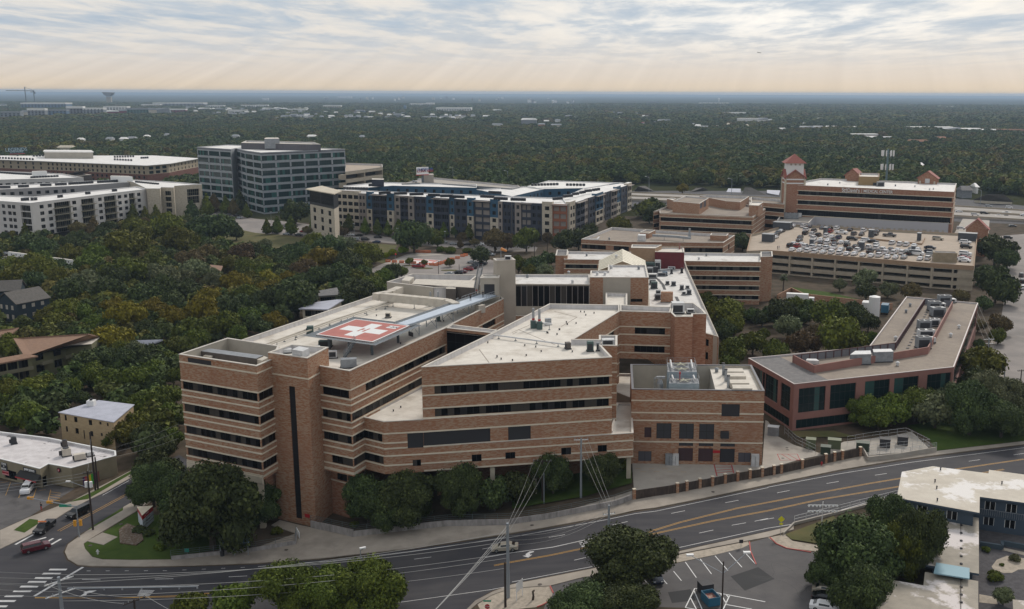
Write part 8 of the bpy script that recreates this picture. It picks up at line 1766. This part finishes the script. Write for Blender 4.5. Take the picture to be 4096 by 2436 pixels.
b8_,q8=mast('utility_pole','leaning wooden utility pole with a street lamp on the corner lawn','pole',B1(908,695),B1(0,118)[1],.2,poleb,((.3,1.6,.6),),'wooden poles by the shop')
for s_ in(-.45,.45):mb=MB();c=q8+Vector((s_,0,-3.2));mb.tube(c,c+Vector((0,0,1.1)),.3,10);mb.build('transformer',whitec,b8_)
la=G(B1(650,203),8);la=q8+Vector((-3.4,-.2,-2.0));mb=MB();mb.tube(q8-Vector((0,0,3.4)),la,.05,5);mb.build('lamp_arm',polec,b8_);mb=MB();mb.box(la-Vector((.3,0,.1)),(.8,.35,.22));mb.build('lamp_head',whitec,b8_)
b9_,q9=mast('utility_pole','tallest dark wooden pole beside the shop mural','pole',L1(932,1372),L1(0,800)[1],.22,poleb,(),'wooden poles by the shop');ba_,qa=mast('utility_pole','shorter dark pole just right of the tallest one by the mural','pole',L1(957,1365),L1(0,1045)[1],.2,poleb,(),'wooden poles by the shop')
bb_,qb=mast('power_pole','steel pole with three crossarms beside the eastern street','pole',M4(2145,1345),M4(0,1225)[1],.25,polec,((.3,3.4,.1),(1.6,3.4,.1)),'poles along the eastern street');bc_,qc=mast('power_pole','grey pole at the right edge above the spreading oaks','pole',L4(2300,300),L4(0,68)[1],.2,polec,(),'poles along the eastern street');bd_,qd=mast('power_pole','dark pole at the far right edge beyond the lawn oaks','pole',L4(2455,390),L4(0,190)[1],.18,poleb,((.3,2.2,.1),),'poles along the eastern street')
be_,qe=mast('power_pole','tall dark pole between the glass ward block and the ward building','pole',M3(345,515),M3(0,225)[1],.2,poleb,(),'poles behind the hospital');bf_,qf=mast('power_pole','dark pole with a white transformer left of the tall one behind the ward block','pole',M3(220,510),M3(0,325)[1],.2,poleb,(),'poles behind the hospital');mast('power_pole','short black pole by the parked cars of the helicopter lot','pole',M2(1983,640),M2(0,505)[1],.16,poleb,(),'poles behind the hospital')
for x,y0,y1,fn,l in((1923,905,1080,T2,'behind the grey car park roof, left one'),(2455,938,1090,T2,'behind the grey car park roof, right one'),(705,958,1060,T3,'above the blue apartments courtyard'),(1335,998,1150,T3,'right of the blue apartments, on the motorway'),(2140,1015,1170,T3,'left of the roof tower'),(2070,1125,1270,T4,'right of the medical center')):
 b,q=mast('street_lamp','curved motorway lamp '+l,'street lamp',fn(x,y1),fn(0,y0)[1],.2,polec,(),'lamps along the motorway');mb=MB();mb.tube(q,q+Vector((-2.4,0,.6)),.1,5);mb.build('lamp_arm',polec,b);mb=MB();mb.box(q+Vector((-2.7,0,.5)),(1.2,.5,.25));mb.build('lamp_head',whitec,b)
wires([(q1+Vector((a,b,-.4-z)),q3+Vector((0,0,-1.5-z*.6-k*.8)))for k,(a,b,z)in enumerate(((-1.3,-1.5,0),(0,0,0),(1.3,1.5,0),(1.3,1.5,2),(-1.3,-1.5,2),(0,0,3.5)))],.036,1.4)
wires([(q1+Vector((a,b,-.4-z)),q1+Vector((-48,6+a,-.5-z+b*.3)))for a,b,z in((-1.3,-1.5,0),(0,0,0),(1.3,1.5,0),(-1.3,-1.5,2),(0,0,2),(1.3,1.5,2))],.036,.5)
wires([(q1+Vector((-1.2,-1.4,-.5)),q2+Vector((-1.2,-1.2,0))),(q1+Vector((1.3,1.5,-2.6)),q2+Vector((1.2,1.2,0))),(q2+Vector((1.2,1.2,0)),q2+Vector((22,-12,-1)))],.034,.6)
wires([(q3-Vector((0,0,.3+k*.7)),q7+Vector((-1.6+1.6*k,0,.2)))for k in range(3)],.03,.5);wires([(q3-Vector((0,0,.4+k*.6)),q3+Vector((-9-2*k,-42,3.5-2*k)))for k in range(3)],.035,.4)
wires([(q3-Vector((0,0,2+k*.8)),q5-Vector((0,0,.6+k*.5)))for k in range(3)],.03,1.6);wires([(q6+Vector((-1.2+1.2*k,0,.1)),q5+Vector((-.6+.6*k,0,-.1)))for k in range(3)],.03,.3);wires([(q8-Vector((0,0,.3+.6*k)),q8+Vector((-34,-14,-.6*k)))for k in range(3)],.034,.6);wires([(q9-Vector((0,0,4.5+.8*k)),Vector((*xy(L1(1745,720+70*k),12),12)))for k in range(3)],.022,.6);wires([(q8-Vector((0,0,.5)),q9-Vector((0,0,1.5))),(qa,q9-Vector((0,0,4)))],.022,.2)
wires([(qb+Vector((a,0,-.3)),qb+Vector((3+a*.8,22,6.5)))for a in(-1.5,0,1.5)],.03,.2);wires([(qb+Vector((a,0,-1.6)),qc+Vector((0,0,-.5*k)))for k,a in enumerate((-1.5,1.5))],.022,.5);wires([(qe-Vector((0,0,k)),qf-Vector((0,0,.5*k)))for k in range(2)]+[(qf-Vector((0,0,.5*k)),qf+Vector((-40,6,5-2*k)))for k in range(3)],.03,.8,wired)
# cell mast
v=Vector((*xy(T4(1155,1030),31),5));v.y+=14;v.x+=4;b=thing('cell_mast','tall teal-grey cell mast with two rings of white antennas behind the medical center','mast',v);zt2=topz(v,T4(0,722)[1]);mb=MB();mb.tube(v,(v.x,v.y,zt2),.9,10,0,.5);mb.build('pole',mat('mast_teal',(.12,.19,.21),.6),b)
for yy in(765,898):
 z=topz(v,T4(0,yy)[1])
 for k in range(9):a=k*.698;mb=MB();mb.box((v.x+3.6*math.cos(a),v.y+3.6*math.sin(a),z-1.6),(.7,.5,3.4),a);mb.build('antenna',whitec,b)
 for k in range(3):a=k*2.094;mb=MB();mb.tube((v.x,v.y,z),(v.x+3.6*math.cos(a),v.y+3.6*math.sin(a),z),.12,4);mb.build('antenna_arm',steel,b)
# traffic signal
v=bz(B1(775,768));b,q=mast('traffic_signal','steel signal pole with a mast arm over the side street','traffic light',B1(775,768),B1(0,455)[1],.13,polec);arm=q+Vector((-10.5,3.0,.3));mb=MB();mb.tube(q-Vector((0,0,.2)),arm,.1,6,0,.06);mb.build('mast_arm',polec,b)
def signal(c,w=.45,h=1.15,hor=False):
 mb=MB();mb.box((c.x,c.y,c.z),(h if hor else w,.3,w if hor else h));mb.build('signal_head',amber,b)
signal(arm+Vector((.4,0,-.3)),hor=True);signal(arm.lerp(q,.45)+Vector((0,0,-.4)),hor=True);signal(Vector((v.x-.6,v.y,topz(v,B1(0,655)[1]))));signal(Vector((v.x+.5,v.y,topz(v,B1(0,650)[1]))))
gs=arm.lerp(q,.78);mb=MB();mb.box(gs-Vector((0,.15,.55)),(2.2,.06,.5),.1);mb.build('street_sign',signgreen,b)
lng=MB();a,c=GG(B1(640,1255)),GG(B1(1920,1245));za=6.5;a=G(B1(660,1262),7.3);c=G(B1(1922,1245),7.6);sg=thing('signal_mast_arm','long pale signal mast arm reaching right from the bottom left steel pole','traffic light',a);lng.tube(a,c,.11,6,0,.06);lng.build('mast_arm',polec,sg)
for t_ in(.28,.42,.57,.72,.86,1):mb=MB();p=a.lerp(c,t_);mb.box(p-Vector((0,0,.35)),(.2,.2,.35));mb.build('bracket',unitg,sg)
# lamps
b,q=mast('street_lamp','slim silver street lamp above the tree at bottom centre','street lamp',B2(1035,1300),B2(0,880)[1],.09,polec);mb=MB();mb.box(q+Vector((.4,0,.1)),(1.0,.4,.25),.5);mb.build('lamp_head',whitec,b)
b,q=mast('flood_pole','dark wooden pole with two cobra lamps in the motel car park','street lamp',B3(2045,1500),B3(0,1000)[1],.15,poleb)
for pt in(B3(1735,937),B3(2290,912)):e_=G(pt,q.z-.1);e_.z=q.z-.1;c0_=q-Vector((0,0,1.9));mb=MB();mb.tube(c0_,e_,.05,5);mb.build('lamp_arm',polec,b);mb=MB();mb.box(e_-Vector((0,0,.1)),(1.1,.5,.25),.1);mb.build('lamp_head',whitec,b)
b,q=mast('floodlight_cluster','white pole bearing two rows of round floodlights beside the road','floodlights',B4(522,690),B4(0,415)[1],.1,whitec)
for dz in(.6,1.7):
 mb=MB();mb.beam(q+Vector((-2.6,0,-dz)),q+Vector((2.6,0,-dz)),.1,.1);mb.build('light_bar',whitec,b)
 for k in(-2.5,-1.8,-1.1,-.5,.5,1.1,1.8,2.5):mb=MB();c=q+Vector((k,0,-dz));mb.tube(c+Vector((0,0,-.05)),c+Vector((0,-.25,-.3)),.24,10,0,.15);mb.build('floodlight',whitec,b)
# signs
zs2=3.3;S_=[Vector(xy(p,zs2))for p in(B1(1338,470),B1(1385,553),B1(1489,460))];b=thing('hospital_sign','three-sided red and white hospital sign standing on the corner lawn','sign',(*S_[1],0))
for z0,z1,m_,nm in((.35,2.42,signwhite,'panel'),(2.42,zs2,signred,'header')):mb=MB();mb.prism([tuple(v)for v in S_],z0,z1,0,mt=0);mb.build(nm,m_,b)
mb=MB();mb.prism(offset(ccw([tuple(v)for v in S_]),-.05),zs2,zs2+.1);mb.build('cap',beige2,b);mb=MB();mb.prism(offset(ccw([tuple(v)for v in S_]),.25),0,.35);mb.build('plinth',brick,b)
d=(S_[2]-S_[1]);L=d.length;d.normalize();n=Vector((d.y,-d.x))*.03
for z in(1.05,1.75):mb=MB();mb.beam((*(S_[1]+n),z),(*(S_[2]+n),z),.04,.05);mb.build('divider',ink,b)
for tx,z,sz,m_,a in(('Emergency',3.05,.26,whitec,.45),('\u2191 +',2.72,.34,whitec,.25),('Entrance  32nd St',2.25,.24,ink,.5),('\u2192 P',1.95,.32,ink,.3),('Women\u2019s Center',1.58,.24,ink,.5),('\u2192 H',1.25,.32,ink,.3)):c=S_[1].lerp(S_[2],a);lettering('sign_text',tx,sz,(c.x+n.x*1.5,c.y+n.y*1.5,z),(*d,0),m_,b,depth=.01)
def post_sign(name,label,base,tops,w,h,m_,tx=None,tm=whitec,sz=.3,rz=0.1,rnd_=False):
 v=bz(base);zt2=topz(v,tops);b=thing(name,label,'sign',v);mb=MB();mb.tube(v,(v.x,v.y,zt2),.04,6);mb.build('post',polec,b);mb=MB()
 if rnd_:mb.tube((v.x,v.y-.05,zt2-h/2),(v.x,v.y-.08,zt2-h/2),w/2,8)
 else:mb.box((v.x,v.y-.06,zt2-h),(w,.04,h),rz)
 mb.build('plate',m_,b)
 if tx:lettering('sign_text',tx,sz,(v.x,v.y-.12,zt2-h/2),(math.cos(rz),math.sin(rz),0),tm,b,depth=.01)
 return b,v,zt2
b,v,z=post_sign('stop_sign','red octagonal stop sign with a green street name plate on the gravel corner',B2(2257,1530),B2(0,1412)[1],.85,.85,signred,'STOP',whitec,.34,0,True);mb=MB();mb.box((v.x,v.y,z+.35),(1.2,.04,.25));mb.build('name_plate',signgreen,b)
b,v,z=post_sign('crossing_sign','yellow diamond pedestrian sign beside the concrete ramp',B4(122,748),B4(0,560)[1],.01,.01,signyel);mb=MB();c=Vector((v.x,v.y-.08,z-.5));mb.add([c+Vector(q)for q in((-.62,0,0),(0,0,-.62),(.62,0,0),(0,0,.62))],[(0,1,2,3)]);mb.build('plate',signyel,b);mb=MB();mb.box((v.x,v.y-.08,z-1.55),(.6,.04,.35));mb.build('arrow_plate',signyel,b)
post_sign('lot_sign','small grey sign on a dark post by the angled parking bays',B3(2232,862),B3(0,785)[1],.7,.65,unitd);post_sign('corner_sign','small green sign plate on the lawn edge near the bus shelter',B1(1825,935),B1(0,870)[1],.8,.7,mat('teal_sign',(.02,.28,.22),.5))
w_=thing('notice_board','blank white board on two posts on the gravel corner','sign',bz(B3(60,1390)));a,c=bz(B3(45,1385)),bz(B3(102,1332));mb=MB();mb.quad((a.x,a.y,a.z+1.4),(c.x,c.y,c.z+1.4),(c.x,c.y,c.z+3.0),(a.x,a.y,a.z+3.0));mb.quad((c.x,c.y+.06,c.z+1.4),(a.x,a.y+.06,a.z+1.4),(a.x,a.y+.06,a.z+3.0),(c.x,c.y+.06,c.z+3.0));mb.build('board',whitec,w_)
for q in(a,c):mb=MB();mb.box(q,(.12,.12,3.0));mb.build('post',whitec,w_)
for c,l in((B2(505,575),'base of the stair tower'),(L3(1993,990),'plant building between the loading doors')):
 pass
v0_=sp_(TL,TF,(Vector(TF)-Vector(TL)).normalized(),Vector(((Vector(TF)-Vector(TL)).normalized().y,-(Vector(TF)-Vector(TL)).normalized().x)),B2(505,568));mb=MB();mb.box(v0_,(1.2,.06,.7),math.atan2(TF[1]-TL[1],TF[0]-TL[0]));tag(mb.build('wall_sign',signred),'small red notice on the brick at the foot of the stair tower','sign')
en_=(Vector(n1)-Vector(n0)).normalized();v0_=sp_(n0,n1,en_,Vector((en_.y,-en_.x)),L3(1993,990));mb=MB();mb.box(v0_-Vector((0,0,.3)),(1.5,.06,.6),math.atan2(en_.y,en_.x));tag(mb.build('wall_sign',signred),'red notice between the loading doors of the plant building','sign')
for x,y,w,h,m_,nm,l in((1530,1105,1.6,2.4,unitg,'electrical_cabinet','left grey electrical cabinet on the plant building front'),(1590,1105,1.4,2.4,unitw,'electrical_cabinet','pale grey cabinet right of the cabinet by the cable tray'),(2365,1140,1.6,2.6,unitw,'electrical_cabinet','tall pale electrical cabinet at the right corner of the plant building')):
 v=bz(L3(x,y));v=sp_(n0,n1,en_,Vector((en_.y,-en_.x)),L3(x,y-20),.5);b=thing(nm,l,'cabinet',(v.x,v.y,5.1));mb=MB();mb.box((v.x,v.y,5.15),(w,.8,h),math.atan2(en_.y,en_.x));mb.build('box',m_,b);mb=MB();mb.box((v.x+.42*en_.y,v.y-.42*en_.x,5.3),(.05,.05,h*.8));mb.build('door_seam',unitd,b)
v=sp_(n0,n1,en_,Vector((en_.y,-en_.x)),L3(2070,850),.5);mb=MB();mb.box(v,(1.7,1.0,1.4),math.atan2(en_.y,en_.x));tag(mb.build('exhaust_hood',unitd),'dark square exhaust hood on the plant building wall','vent')
# walls and fences
def wallrun(name,label,cat,pts,h,th,m_,drop=0,base=None):
 P=[GG(p)for p in pts];b=thing(name,label,cat,P[0]);mb=MB()
 for a,c in zip(P,P[1:]):
  n_=max(1,int(abs(c.x-a.x)/6))
  for i in range(n_):u,w2=a.lerp(c,i/n_),a.lerp(c,(i+1)/n_);u.z,w2.z=gz(u.x)+h,gz(w2.x)+h;mb.beam(u,w2,th,h+.3)
 mb.build('wall',m_,b);return b,P
def railing(b,P,z0,h,m_,step=2.4,rails=3,name='railing'):
 mb=MB()
 for a,c in zip(P,P[1:]):
  n_=max(1,int((c-a).length/step));za,zc=gz(a.x)+z0,gz(c.x)+z0
  for k in range(rails):t_=h*(k+1)/rails;mb.tube((a.x,a.y,za+t_),(c.x,c.y,zc+t_),.03,4)
  for i in range(n_+1):q=a.lerp(c,i/n_);z=za+(zc-za)*i/n_;mb.tube((q.x,q.y,z),(q.x,q.y,z+h),.035,4)
 o=mb.build(name,m_,b)
rwm=mat('retaining_concrete',(.33,.31,.30),.9,c2=(.20,.185,.18),scale=1.2,stretch=(1,1,.25),det=8,lo=.4,hi=.65)
gr_=mat('rail_greygreen',(.10,.13,.14),.6)
for nm,l,pts,h in(('retaining_wall','long curved retaining wall with a green railing below the hospital trees',[B2(950,762),B2(1480,698),B2(1870,655),B2(2480,645),B3(0,638),B3(330,592),B3(700,520),B3(1000,462),B3(1165,402)],1.2),('ramp_wall','stepped concrete ramp wall at the right foot of the stair tower',[B2(537,672),B2(740,715),B2(950,762)],1.5),('retaining_wall','low retaining wall with railing behind the bus shelter',[B1(1670,988),B1(2496,900),B2(385,835),B2(395,740)],.8)):
 b,P=wallrun(nm,l,'wall',pts,h,.3,rwm);railing(b,P,h,1.1,gr_)
b,P=wallrun('yard_wall','low pale wall around the chain-link transformer yard ramp','wall',[L4(905,960),L4(975,1090),L4(1300,1050),L4(1640,990)],1.1,.25,concrete);railing(b,P[1:],1.1,1.0,steel)
b,P=wallrun('garden_wall','long brick garden wall below the car park lawn','wall',[M4(90,860),M4(225,790),M4(350,850),M4(1210,950)],2.4,.4,brick)
b,P=wallrun('road_parapet','low concrete ramp kerb with a white handrail beside the road near the motel','wall',[B4(150,740),B4(255,640),B4(700,530),B4(1258,385)],.5,.3,concrete);railing(b,P[1:],.5,1.2,whitec,2.4,2)
b=thing('chain_link_fence','tall chain-link fence round the transformer yard','fence',GG(L4(160,830)));railing(b,[GG(p)for p in(L4(160,828),L4(270,935),L4(460,1030))],.15,2.2,steel,2.0,3,'mesh_panel');railing(b,[GG(p)for p in(L4(770,940),L4(1000,900),L4(1340,855),L4(1572,970),L4(980,1020))],.15,2.2,steel,2.0,3,'mesh_panel')
fb2=thing('wooden_fence','dark board fence with brick piers between the service yard and the pavement','fence',GG(L3(1190,1455)))
FP=[GG(p)for p in(L3(1190,1458),L3(1610,1398),L3(1703,1378),L3(1830,1352),L3(1952,1332),L3(2075,1306),L3(2197,1283),L3(2317,1262),L3(2437,1242),L4(55,1222),L4(127,1207),L4(330,1163),L4(560,1107),L4(645,1088),L4(722,1072),L4(897,1038))]
for i,a in enumerate(FP):
 mb=MB();mb.box((a.x,a.y,a.z),(.55,.55,2.15),.3);mb.build('brick_pier',brick,fb2);mb=MB();mb.box((a.x,a.y,a.z+2.15),(.65,.65,.08),.3);mb.build('pier_cap',stone,fb2)
 if i<len(FP)-1:c=FP[i+1];d=(c-a).normalized()*.3;mb=MB();mb.beam(a+d+Vector((0,0,1.85)),c-d+Vector((0,0,1.85)),.08,1.75);mb.build('board_panel',wood,fb2)
for pt,l in((L3(1885,1280),'red notice on the wooden fence facing the road'),):v=GG(pt,1.2);mb=MB();mb.box((v.x,v.y-.1,v.z+.9),(1.1,.05,.75),.3);tag(mb.build('fence_sign',signred),l,'sign')
sb3=mat('planter_blue',(.05,.075,.095),.8);b,P=wallrun('planter_wall','slate-blue planter wall in the motel courtyard','wall',[B4(2065,850),B4(2280,885),B4(2280,840),B4(2600,900)],.9,.5,sb3)
# bus shelter, hydrants, transformers, dumpster
v=bz(B1(2300,930));b=thing('bus_shelter','glass-sided bus shelter with a blue-grey roof on the pavement','bus shelter',v);mb=MB();mb.box((v.x,v.y,v.z+2.5),(5.2,2.0,.12),.12);mb.build('roof',mat('shelter_roof',(.13,.19,.26),.5),b);mb=MB();mb.box((v.x,v.y+.85,v.z+.4),(5.0,.05,1.9),.12);mb.build('back_panel',blindb,b)
for x in(-2.4,0,2.4):mb=MB();mb.box((v.x+x,v.y-.7+.12*x,v.z),(.1,.1,2.5));mb.build('post',polec,b)
mb=MB();mb.box((v.x,v.y+.3,v.z+.45),(3,.4,.08),.12);mb.build('bench',steel,b)
v=bz(B1(2168,950));b=thing('litter_bin','dark litter bin at the left end of the bus shelter','bin',v);mb=MB();mb.tube(v,v+Vector((0,0,1.0)),.35,10,0,.4);mb.build('barrel',unitd,b);mb=MB();mb.tube(v+Vector((0,0,1)),v+Vector((0,0,1.2)),.42,10,0,.1);mb.build('lid',unitd,b)
for pt,m_,l in((L4(522,1130),red,'red fire hydrant on the pale pavement before the wooden fence'),(B1(955,932),unitw,'pale grey hydrant on the corner lawn')):
 v=bz(pt);b=thing('fire_hydrant',l,'hydrant',v);mb=MB();mb.tube(v,v+Vector((0,0,.8)),.16,8);mb.tube(v+Vector((0,0,.8)),v+Vector((0,0,1.0)),.2,8,0,.05);mb.build('barrel',m_,b);mb=MB();mb.tube(v+Vector((-.3,0,.6)),v+Vector((.3,0,.6)),.08,6);mb.build('nozzle',m_,b)
for x,y,w,h,m_,l in((415,955,2.1,2.0,xfmr2,'leftmost olive transformer in the yard'),(645,960,2.8,2.0,xfmr2,'wide olive transformer with a sloping lid, second from left'),(560,1015,2.1,1.7,xfmr,'dark green box in front of the two olive transformers'),(922,985,2.8,1.9,xfmr,'wide dark green transformer beside the wooden fence end'),(1138,948,2.2,1.9,unitd,'near-black transformer with a white gauge, middle of the fenced pad'),(1310,925,2.2,1.9,unitd,'near-black transformer at the right end of the fenced pad')):
 v=bz(L4(x,y));b=thing('transformer',l,'transformer',v,0,'transformers in the fenced yard');mb=MB();mb.box((v.x,v.y,v.z+.1),(w,1.8,h),-.25);mb.build('cabinet',m_,b);mb=MB();mb.box((v.x,v.y,v.z+.1+h),(w+.15,1.95,.12),-.25);mb.build('lid',m_,b)
v=bz(L4(50,835));b=thing('switch_cabinet','large grey cabinet behind the plant building corner','cabinet',v);mb=MB();mb.box(v,(2.4,1.6,2.2),-.3);mb.build('cabinet',unitg,b);mb=MB();mb.box(v+Vector((0,0,2.2)),(2.6,1.8,.1),-.3);mb.build('lid',unitw,b)
v=bz(B3(1935,1400));b=thing('dumpster','open blue skip with a black lid in the painted bay of the motel car park','dumpster',v);rz=1.9;mb=MB();P_=[(-1.4,-1),(1.4,-1),(1.4,1),(-1.4,1)];P_=[(v.x+x*math.cos(rz)-y*math.sin(rz),v.y+x*math.sin(rz)+y*math.cos(rz))for x,y in P_];mb.ring(P_,v.z+.1,v.z+1.5,.08);mb.build('tub',mat('skip_blue',(.02,.12,.20),.6),b);mb=MB();mb.prism(offset(ccw(P_),.1),v.z+.1,v.z+.9);mb.build('rubbish',mat('rubbish',(.22,.05,.05),.9,c2=(.4,.3,.22),scale=3),b)
v2=bz(B3(1885,1300));mb=MB();mb.box((v2.x,v2.y,v2.z+.1),(1.9,2.0,1.6),rz);mb.build('lid',unitd,b)
v=bz(B3(203,1375));b=thing('carved_stump','dark gnarled stump standing on the gravel corner','stump',v);mb=MB();mb.tube(v,v+Vector((.1,0,.7)),.2,7);mb.tube(v+Vector((.1,0,.7)),v+Vector((0,0,1.5)),.16,7);mb.build('trunk',bark,b);mb=MB();mb.tube(v+Vector((0,0,1.5)),v+Vector((.3,0,1.65)),.14,6);mb.build('knot',bark,b)
v=bz(B2(412,770));mb=MB();mb.beam(v+Vector((-.4,.5,1.9)),v+Vector((.4,-.5,1.3)),.1,1.2);tag(mb.build('leaning_board',whitec),'white board leaning at the end of the low wall left of the driveway','board')
# ground helipad, barriers, island lamps
gh_=MB();Q=[Vector(gp(M2(*q))[0])for q in((1440,490),(1692,508),(1795,463),(1548,450))]
def gq(a,c):return tuple(Q[0]+(Q[1]-Q[0])*a+(Q[3]-Q[0])*c)
sheet(gh_,[gq(-.03,-.03),gq(1.03,-.03),gq(1.03,1.03),gq(-.03,1.03)],.04,1);sheet(gh_,[gq(.02,.02),gq(.98,.02),gq(.98,.98),gq(.02,.98)],.05,0);sheet(gh_,[gq(a,c)for a,c in((.38,.1),(.62,.1),(.62,.38),(.9,.38),(.9,.62),(.62,.62),(.62,.9),(.38,.9),(.38,.62),(.1,.62),(.1,.38),(.38,.38))],.06,1);structure('ground_helipad_paint',gh_,[padredfaded,whitec])
pl=MB();S([M2(1430,440),M2(1870,408),M2(1690,402),M2(1510,410)],.03,mb=pl);S([M2(1240,500),M2(1430,440),M2(1500,445),M2(1380,500)],.03,mb=pl);structure('pale_slab',pl,concrete)
for i,e in enumerate('1288 483;1350 487;1420 491;1482 495;1538 498;1650 509;1612 505;1710 515;1757 518;1785 508;1817 498;1848 489;1870 480;1895 470;1913 464;1965 449;2015 430;2042 422;1568 388;1590 388;1612 390;1636 390;1660 391;1682 390'.split(';')):
 a=e.split();v=bz(M2(float(a[0]),float(a[1])));b=thing('water_barrier',None,'barrier',v,0,'orange barriers round the ground helipad');mb=MB();mb.prism([(v.x-1.2,v.y-.35),(v.x+1.2,v.y-.35),(v.x+1.2,v.y+.35),(v.x-1.2,v.y+.35)],v.z,v.z+.5);mb.prism([(v.x-1.15,v.y-.18),(v.x+1.15,v.y-.18),(v.x+1.15,v.y+.18),(v.x-1.15,v.y+.18)],v.z+.5,v.z+1.2);mb.build('body',orange,b);mb=MB();mb.box((v.x,v.y-.2,v.z+.7),(1.6,.04,.12));mb.build('reflector',whitec,b);auto(b,'orange plastic barrier',v)
isl=MB()
for q in((1520,520,1450),(1640,545,1600),(1890,565,1850)):c=GG(M2(q[0],q[1]));sheet(isl,[(c.x+4.2*math.cos(t_)*1,c.y+1.8*math.sin(t_))for t_ in[i*.524 for i in range(12)]],.15,0,.15)
structure('planted_island',isl,dry)
mast('car_park_lamp','dark lamp post in front of the red pickup lot','street lamp',M2(1780,600),M2(0,470)[1],.14,poleb,((.1,2.2,0),))
for fn,x,y0,y1,l in((M2,1385,155,300,'left of the large dark tree'),(M2,1845,185,300,'between the slim conifers right of the dark tree'),(M2,960,108,230,'by the parked cars below the stone facade'),(M2,150,-5,110,'near the glass office tower entrance')):b,q=mast('street_lamp','slim apartment-street lamp '+l,'street lamp',fn(x,y1),fn(0,y0)[1],.1,polec,(),'lamps on the apartment street');mb=MB();mb.box(q,(1.2,.4,.2));mb.build('lamp_head',unitw,b)
# billboards
def board(pa,pb2,yt,yb,z,label,m_,lines,pole=True):
 a,c=G(pa,z),G(pb2,z);d=(c-a);d.z=0;L=d.length;d.normalize();n=Vector((d.y,-d.x,0));zt2,zb2=topz(a,yt),topz(a,yb);b=thing('billboard',label,'billboard',(a.x,a.y,0));mid=(a+c)/2;rz=math.atan2(d.y,d.x)
 mb=MB();mb.box((mid.x,mid.y,zb2),(L,.6,zt2-zb2),rz);mb.build('panel',m_,b);mb=MB();mb.tube((mid.x,mid.y,0),(mid.x,mid.y,zb2),.8,8);mb.build('pole',steeld,b);mb=MB();mb.box((mid.x,mid.y,zb2-.5),(L*1.02,1.6,.4),rz);mb.build('catwalk',red,b)
 for tx,u,w2,sz,tm in lines:p=a+d*L*u+n*.4;lettering('billboard_text',tx,sz,(p.x,p.y,zb2+(zt2-zb2)*w2),d,tm,b)
board(T2(1565,940),T2(1680,935),T2(0,900)[1],T2(0,972)[1],30,'white beer billboard behind the grey car park roof',whitec,(('ULTRA',.27,.5,3.0,ink),('SUPERIOR',.72,.66,2.6,mat('ink_blue',(.03,.08,.3),.6)),('LIGHT BEER',.72,.44,2.3,signred)))
board(T1(95,740),T1(236,735),T1(0,708)[1],T1(0,768)[1],26,'dark billboard with pale lettering among the trees at the left',mat('board_dark',(.02,.05,.06),.6),(('LEGENDS',.45,.62,4.6,mat('pale_ink',(.3,.4,.45),.6)),('LIVE HERE',.45,.3,2.6,mat('pale_ink',(.3,.4,.45),.6))))
# --- labels: every counted repeat is told apart by what it stands next to
LM={'hospital west end':L1(1900,400),'stair tower':L2(400,600),'red rooftop helipad':M2(1040,1150),'navy house':M1(200,900),'green flats':M1(500,1300),'buff brick flats':L1(850,700),'shop row':L1(400,1050),'white apartments':T1(700,1300),'white apartment balconies':T1(200,1400),'glass office tower':T2(300,900),'blue apartments':T2(1700,1300),'blue apartments lounge':T2(640,1180),'rust-panelled apartment corner':T3(460,1350),'ground helipad':M2(1600,480),'skylight roof':M3(1080,430),'plant building':L3(1800,600),'pink office':L4(900,250),'car park roof':M4(900,330),'car park stair tower':M4(1730,500),'brick pavilion':M4(2040,150),'white tank':M4(1030,930),'triangular hospital sign':B1(1420,560),'bus shelter':B1(2300,850),'motel roofs':B4(1700,800),'motel car park':B3(1950,1150),'roof tower':T4(290,880),'medical center lettering':T4(970,1130),'right-hand dormer':T4(1550,1000),'cell mast':T4(1165,850),'low clinic':M3(1500,200),'medical office':T3(1900,1300),'tan bungalow':M1(1700,420),'grey hall':M1(200,450),'bowl-topped tower':T1(1060,220),'arched canopy':T1(1230,400),'white steeple':T1(865,490),'tower cranes':T1(300,200),'power station':T2(765,150),'water tower':T3(2017,245),'billboard':T2(1620,930),'dark billboard':T1(180,740),'red apartments':T1(1000,850),'walkway lift shaft':I3(1620,300),'white flats':M2(600,900),'podium columns':L3(680,1200),'garden wall':M4(600,850),'tall crossarm pole':L3(680,1000),'chain-link transformer yard':L4(1000,880),'eastern street':M4(2400,900),'left frame edge':O(20,700),'right frame edge':O(2480,1000),'shop car park':B1(200,400),'road junction':B1(400,900),'gravel corner':B3(100,1350),'kerbside power pole':B3(950,600),'glass ward block':M3(400,800),'penthouse':M3(1050,700),'cooling towers':L3(1660,250),'helipad wing duct':M2(1500,820)}
ORD=['nearest','second nearest','third nearest','fourth nearest','fifth nearest','sixth nearest','seventh nearest','eighth nearest','ninth nearest','tenth nearest','eleventh nearest','twelfth nearest']+['%dth nearest'%i for i in range(13,90)]
grp={}
for o,desc,(x,y)in AUTO:
 lm=min(LM,key=lambda k:(LM[k][0]-x)**2+((LM[k][1]-y)*1.6)**2);dx,dy=x-LM[lm][0],(y-LM[lm][1])*1.6
 d=('right of' if dx>0 else 'left of')if abs(dx)>abs(dy)else('in front of' if dy>0 else 'beyond')
 grp.setdefault((desc,d,lm),[]).append((math.hypot(dx,dy),o))
for(desc,d,lm),l in grp.items():
 l.sort(key=lambda t:t[0])
 for i,(_,o)in enumerate(l):o['label']=('%s %s the %s'%(desc,d,lm))+('' if len(l)==1 else ', %s to it'%ORD[i])
seen={}
for o in COL.objects:
 if o.parent is None and 'label' in o:
  if o['label']in seen:print('SAME',o['label'])
  seen[o['label']]=1
  if not 4<=len(o['label'].split())<=16:print('LEN',o['label'])
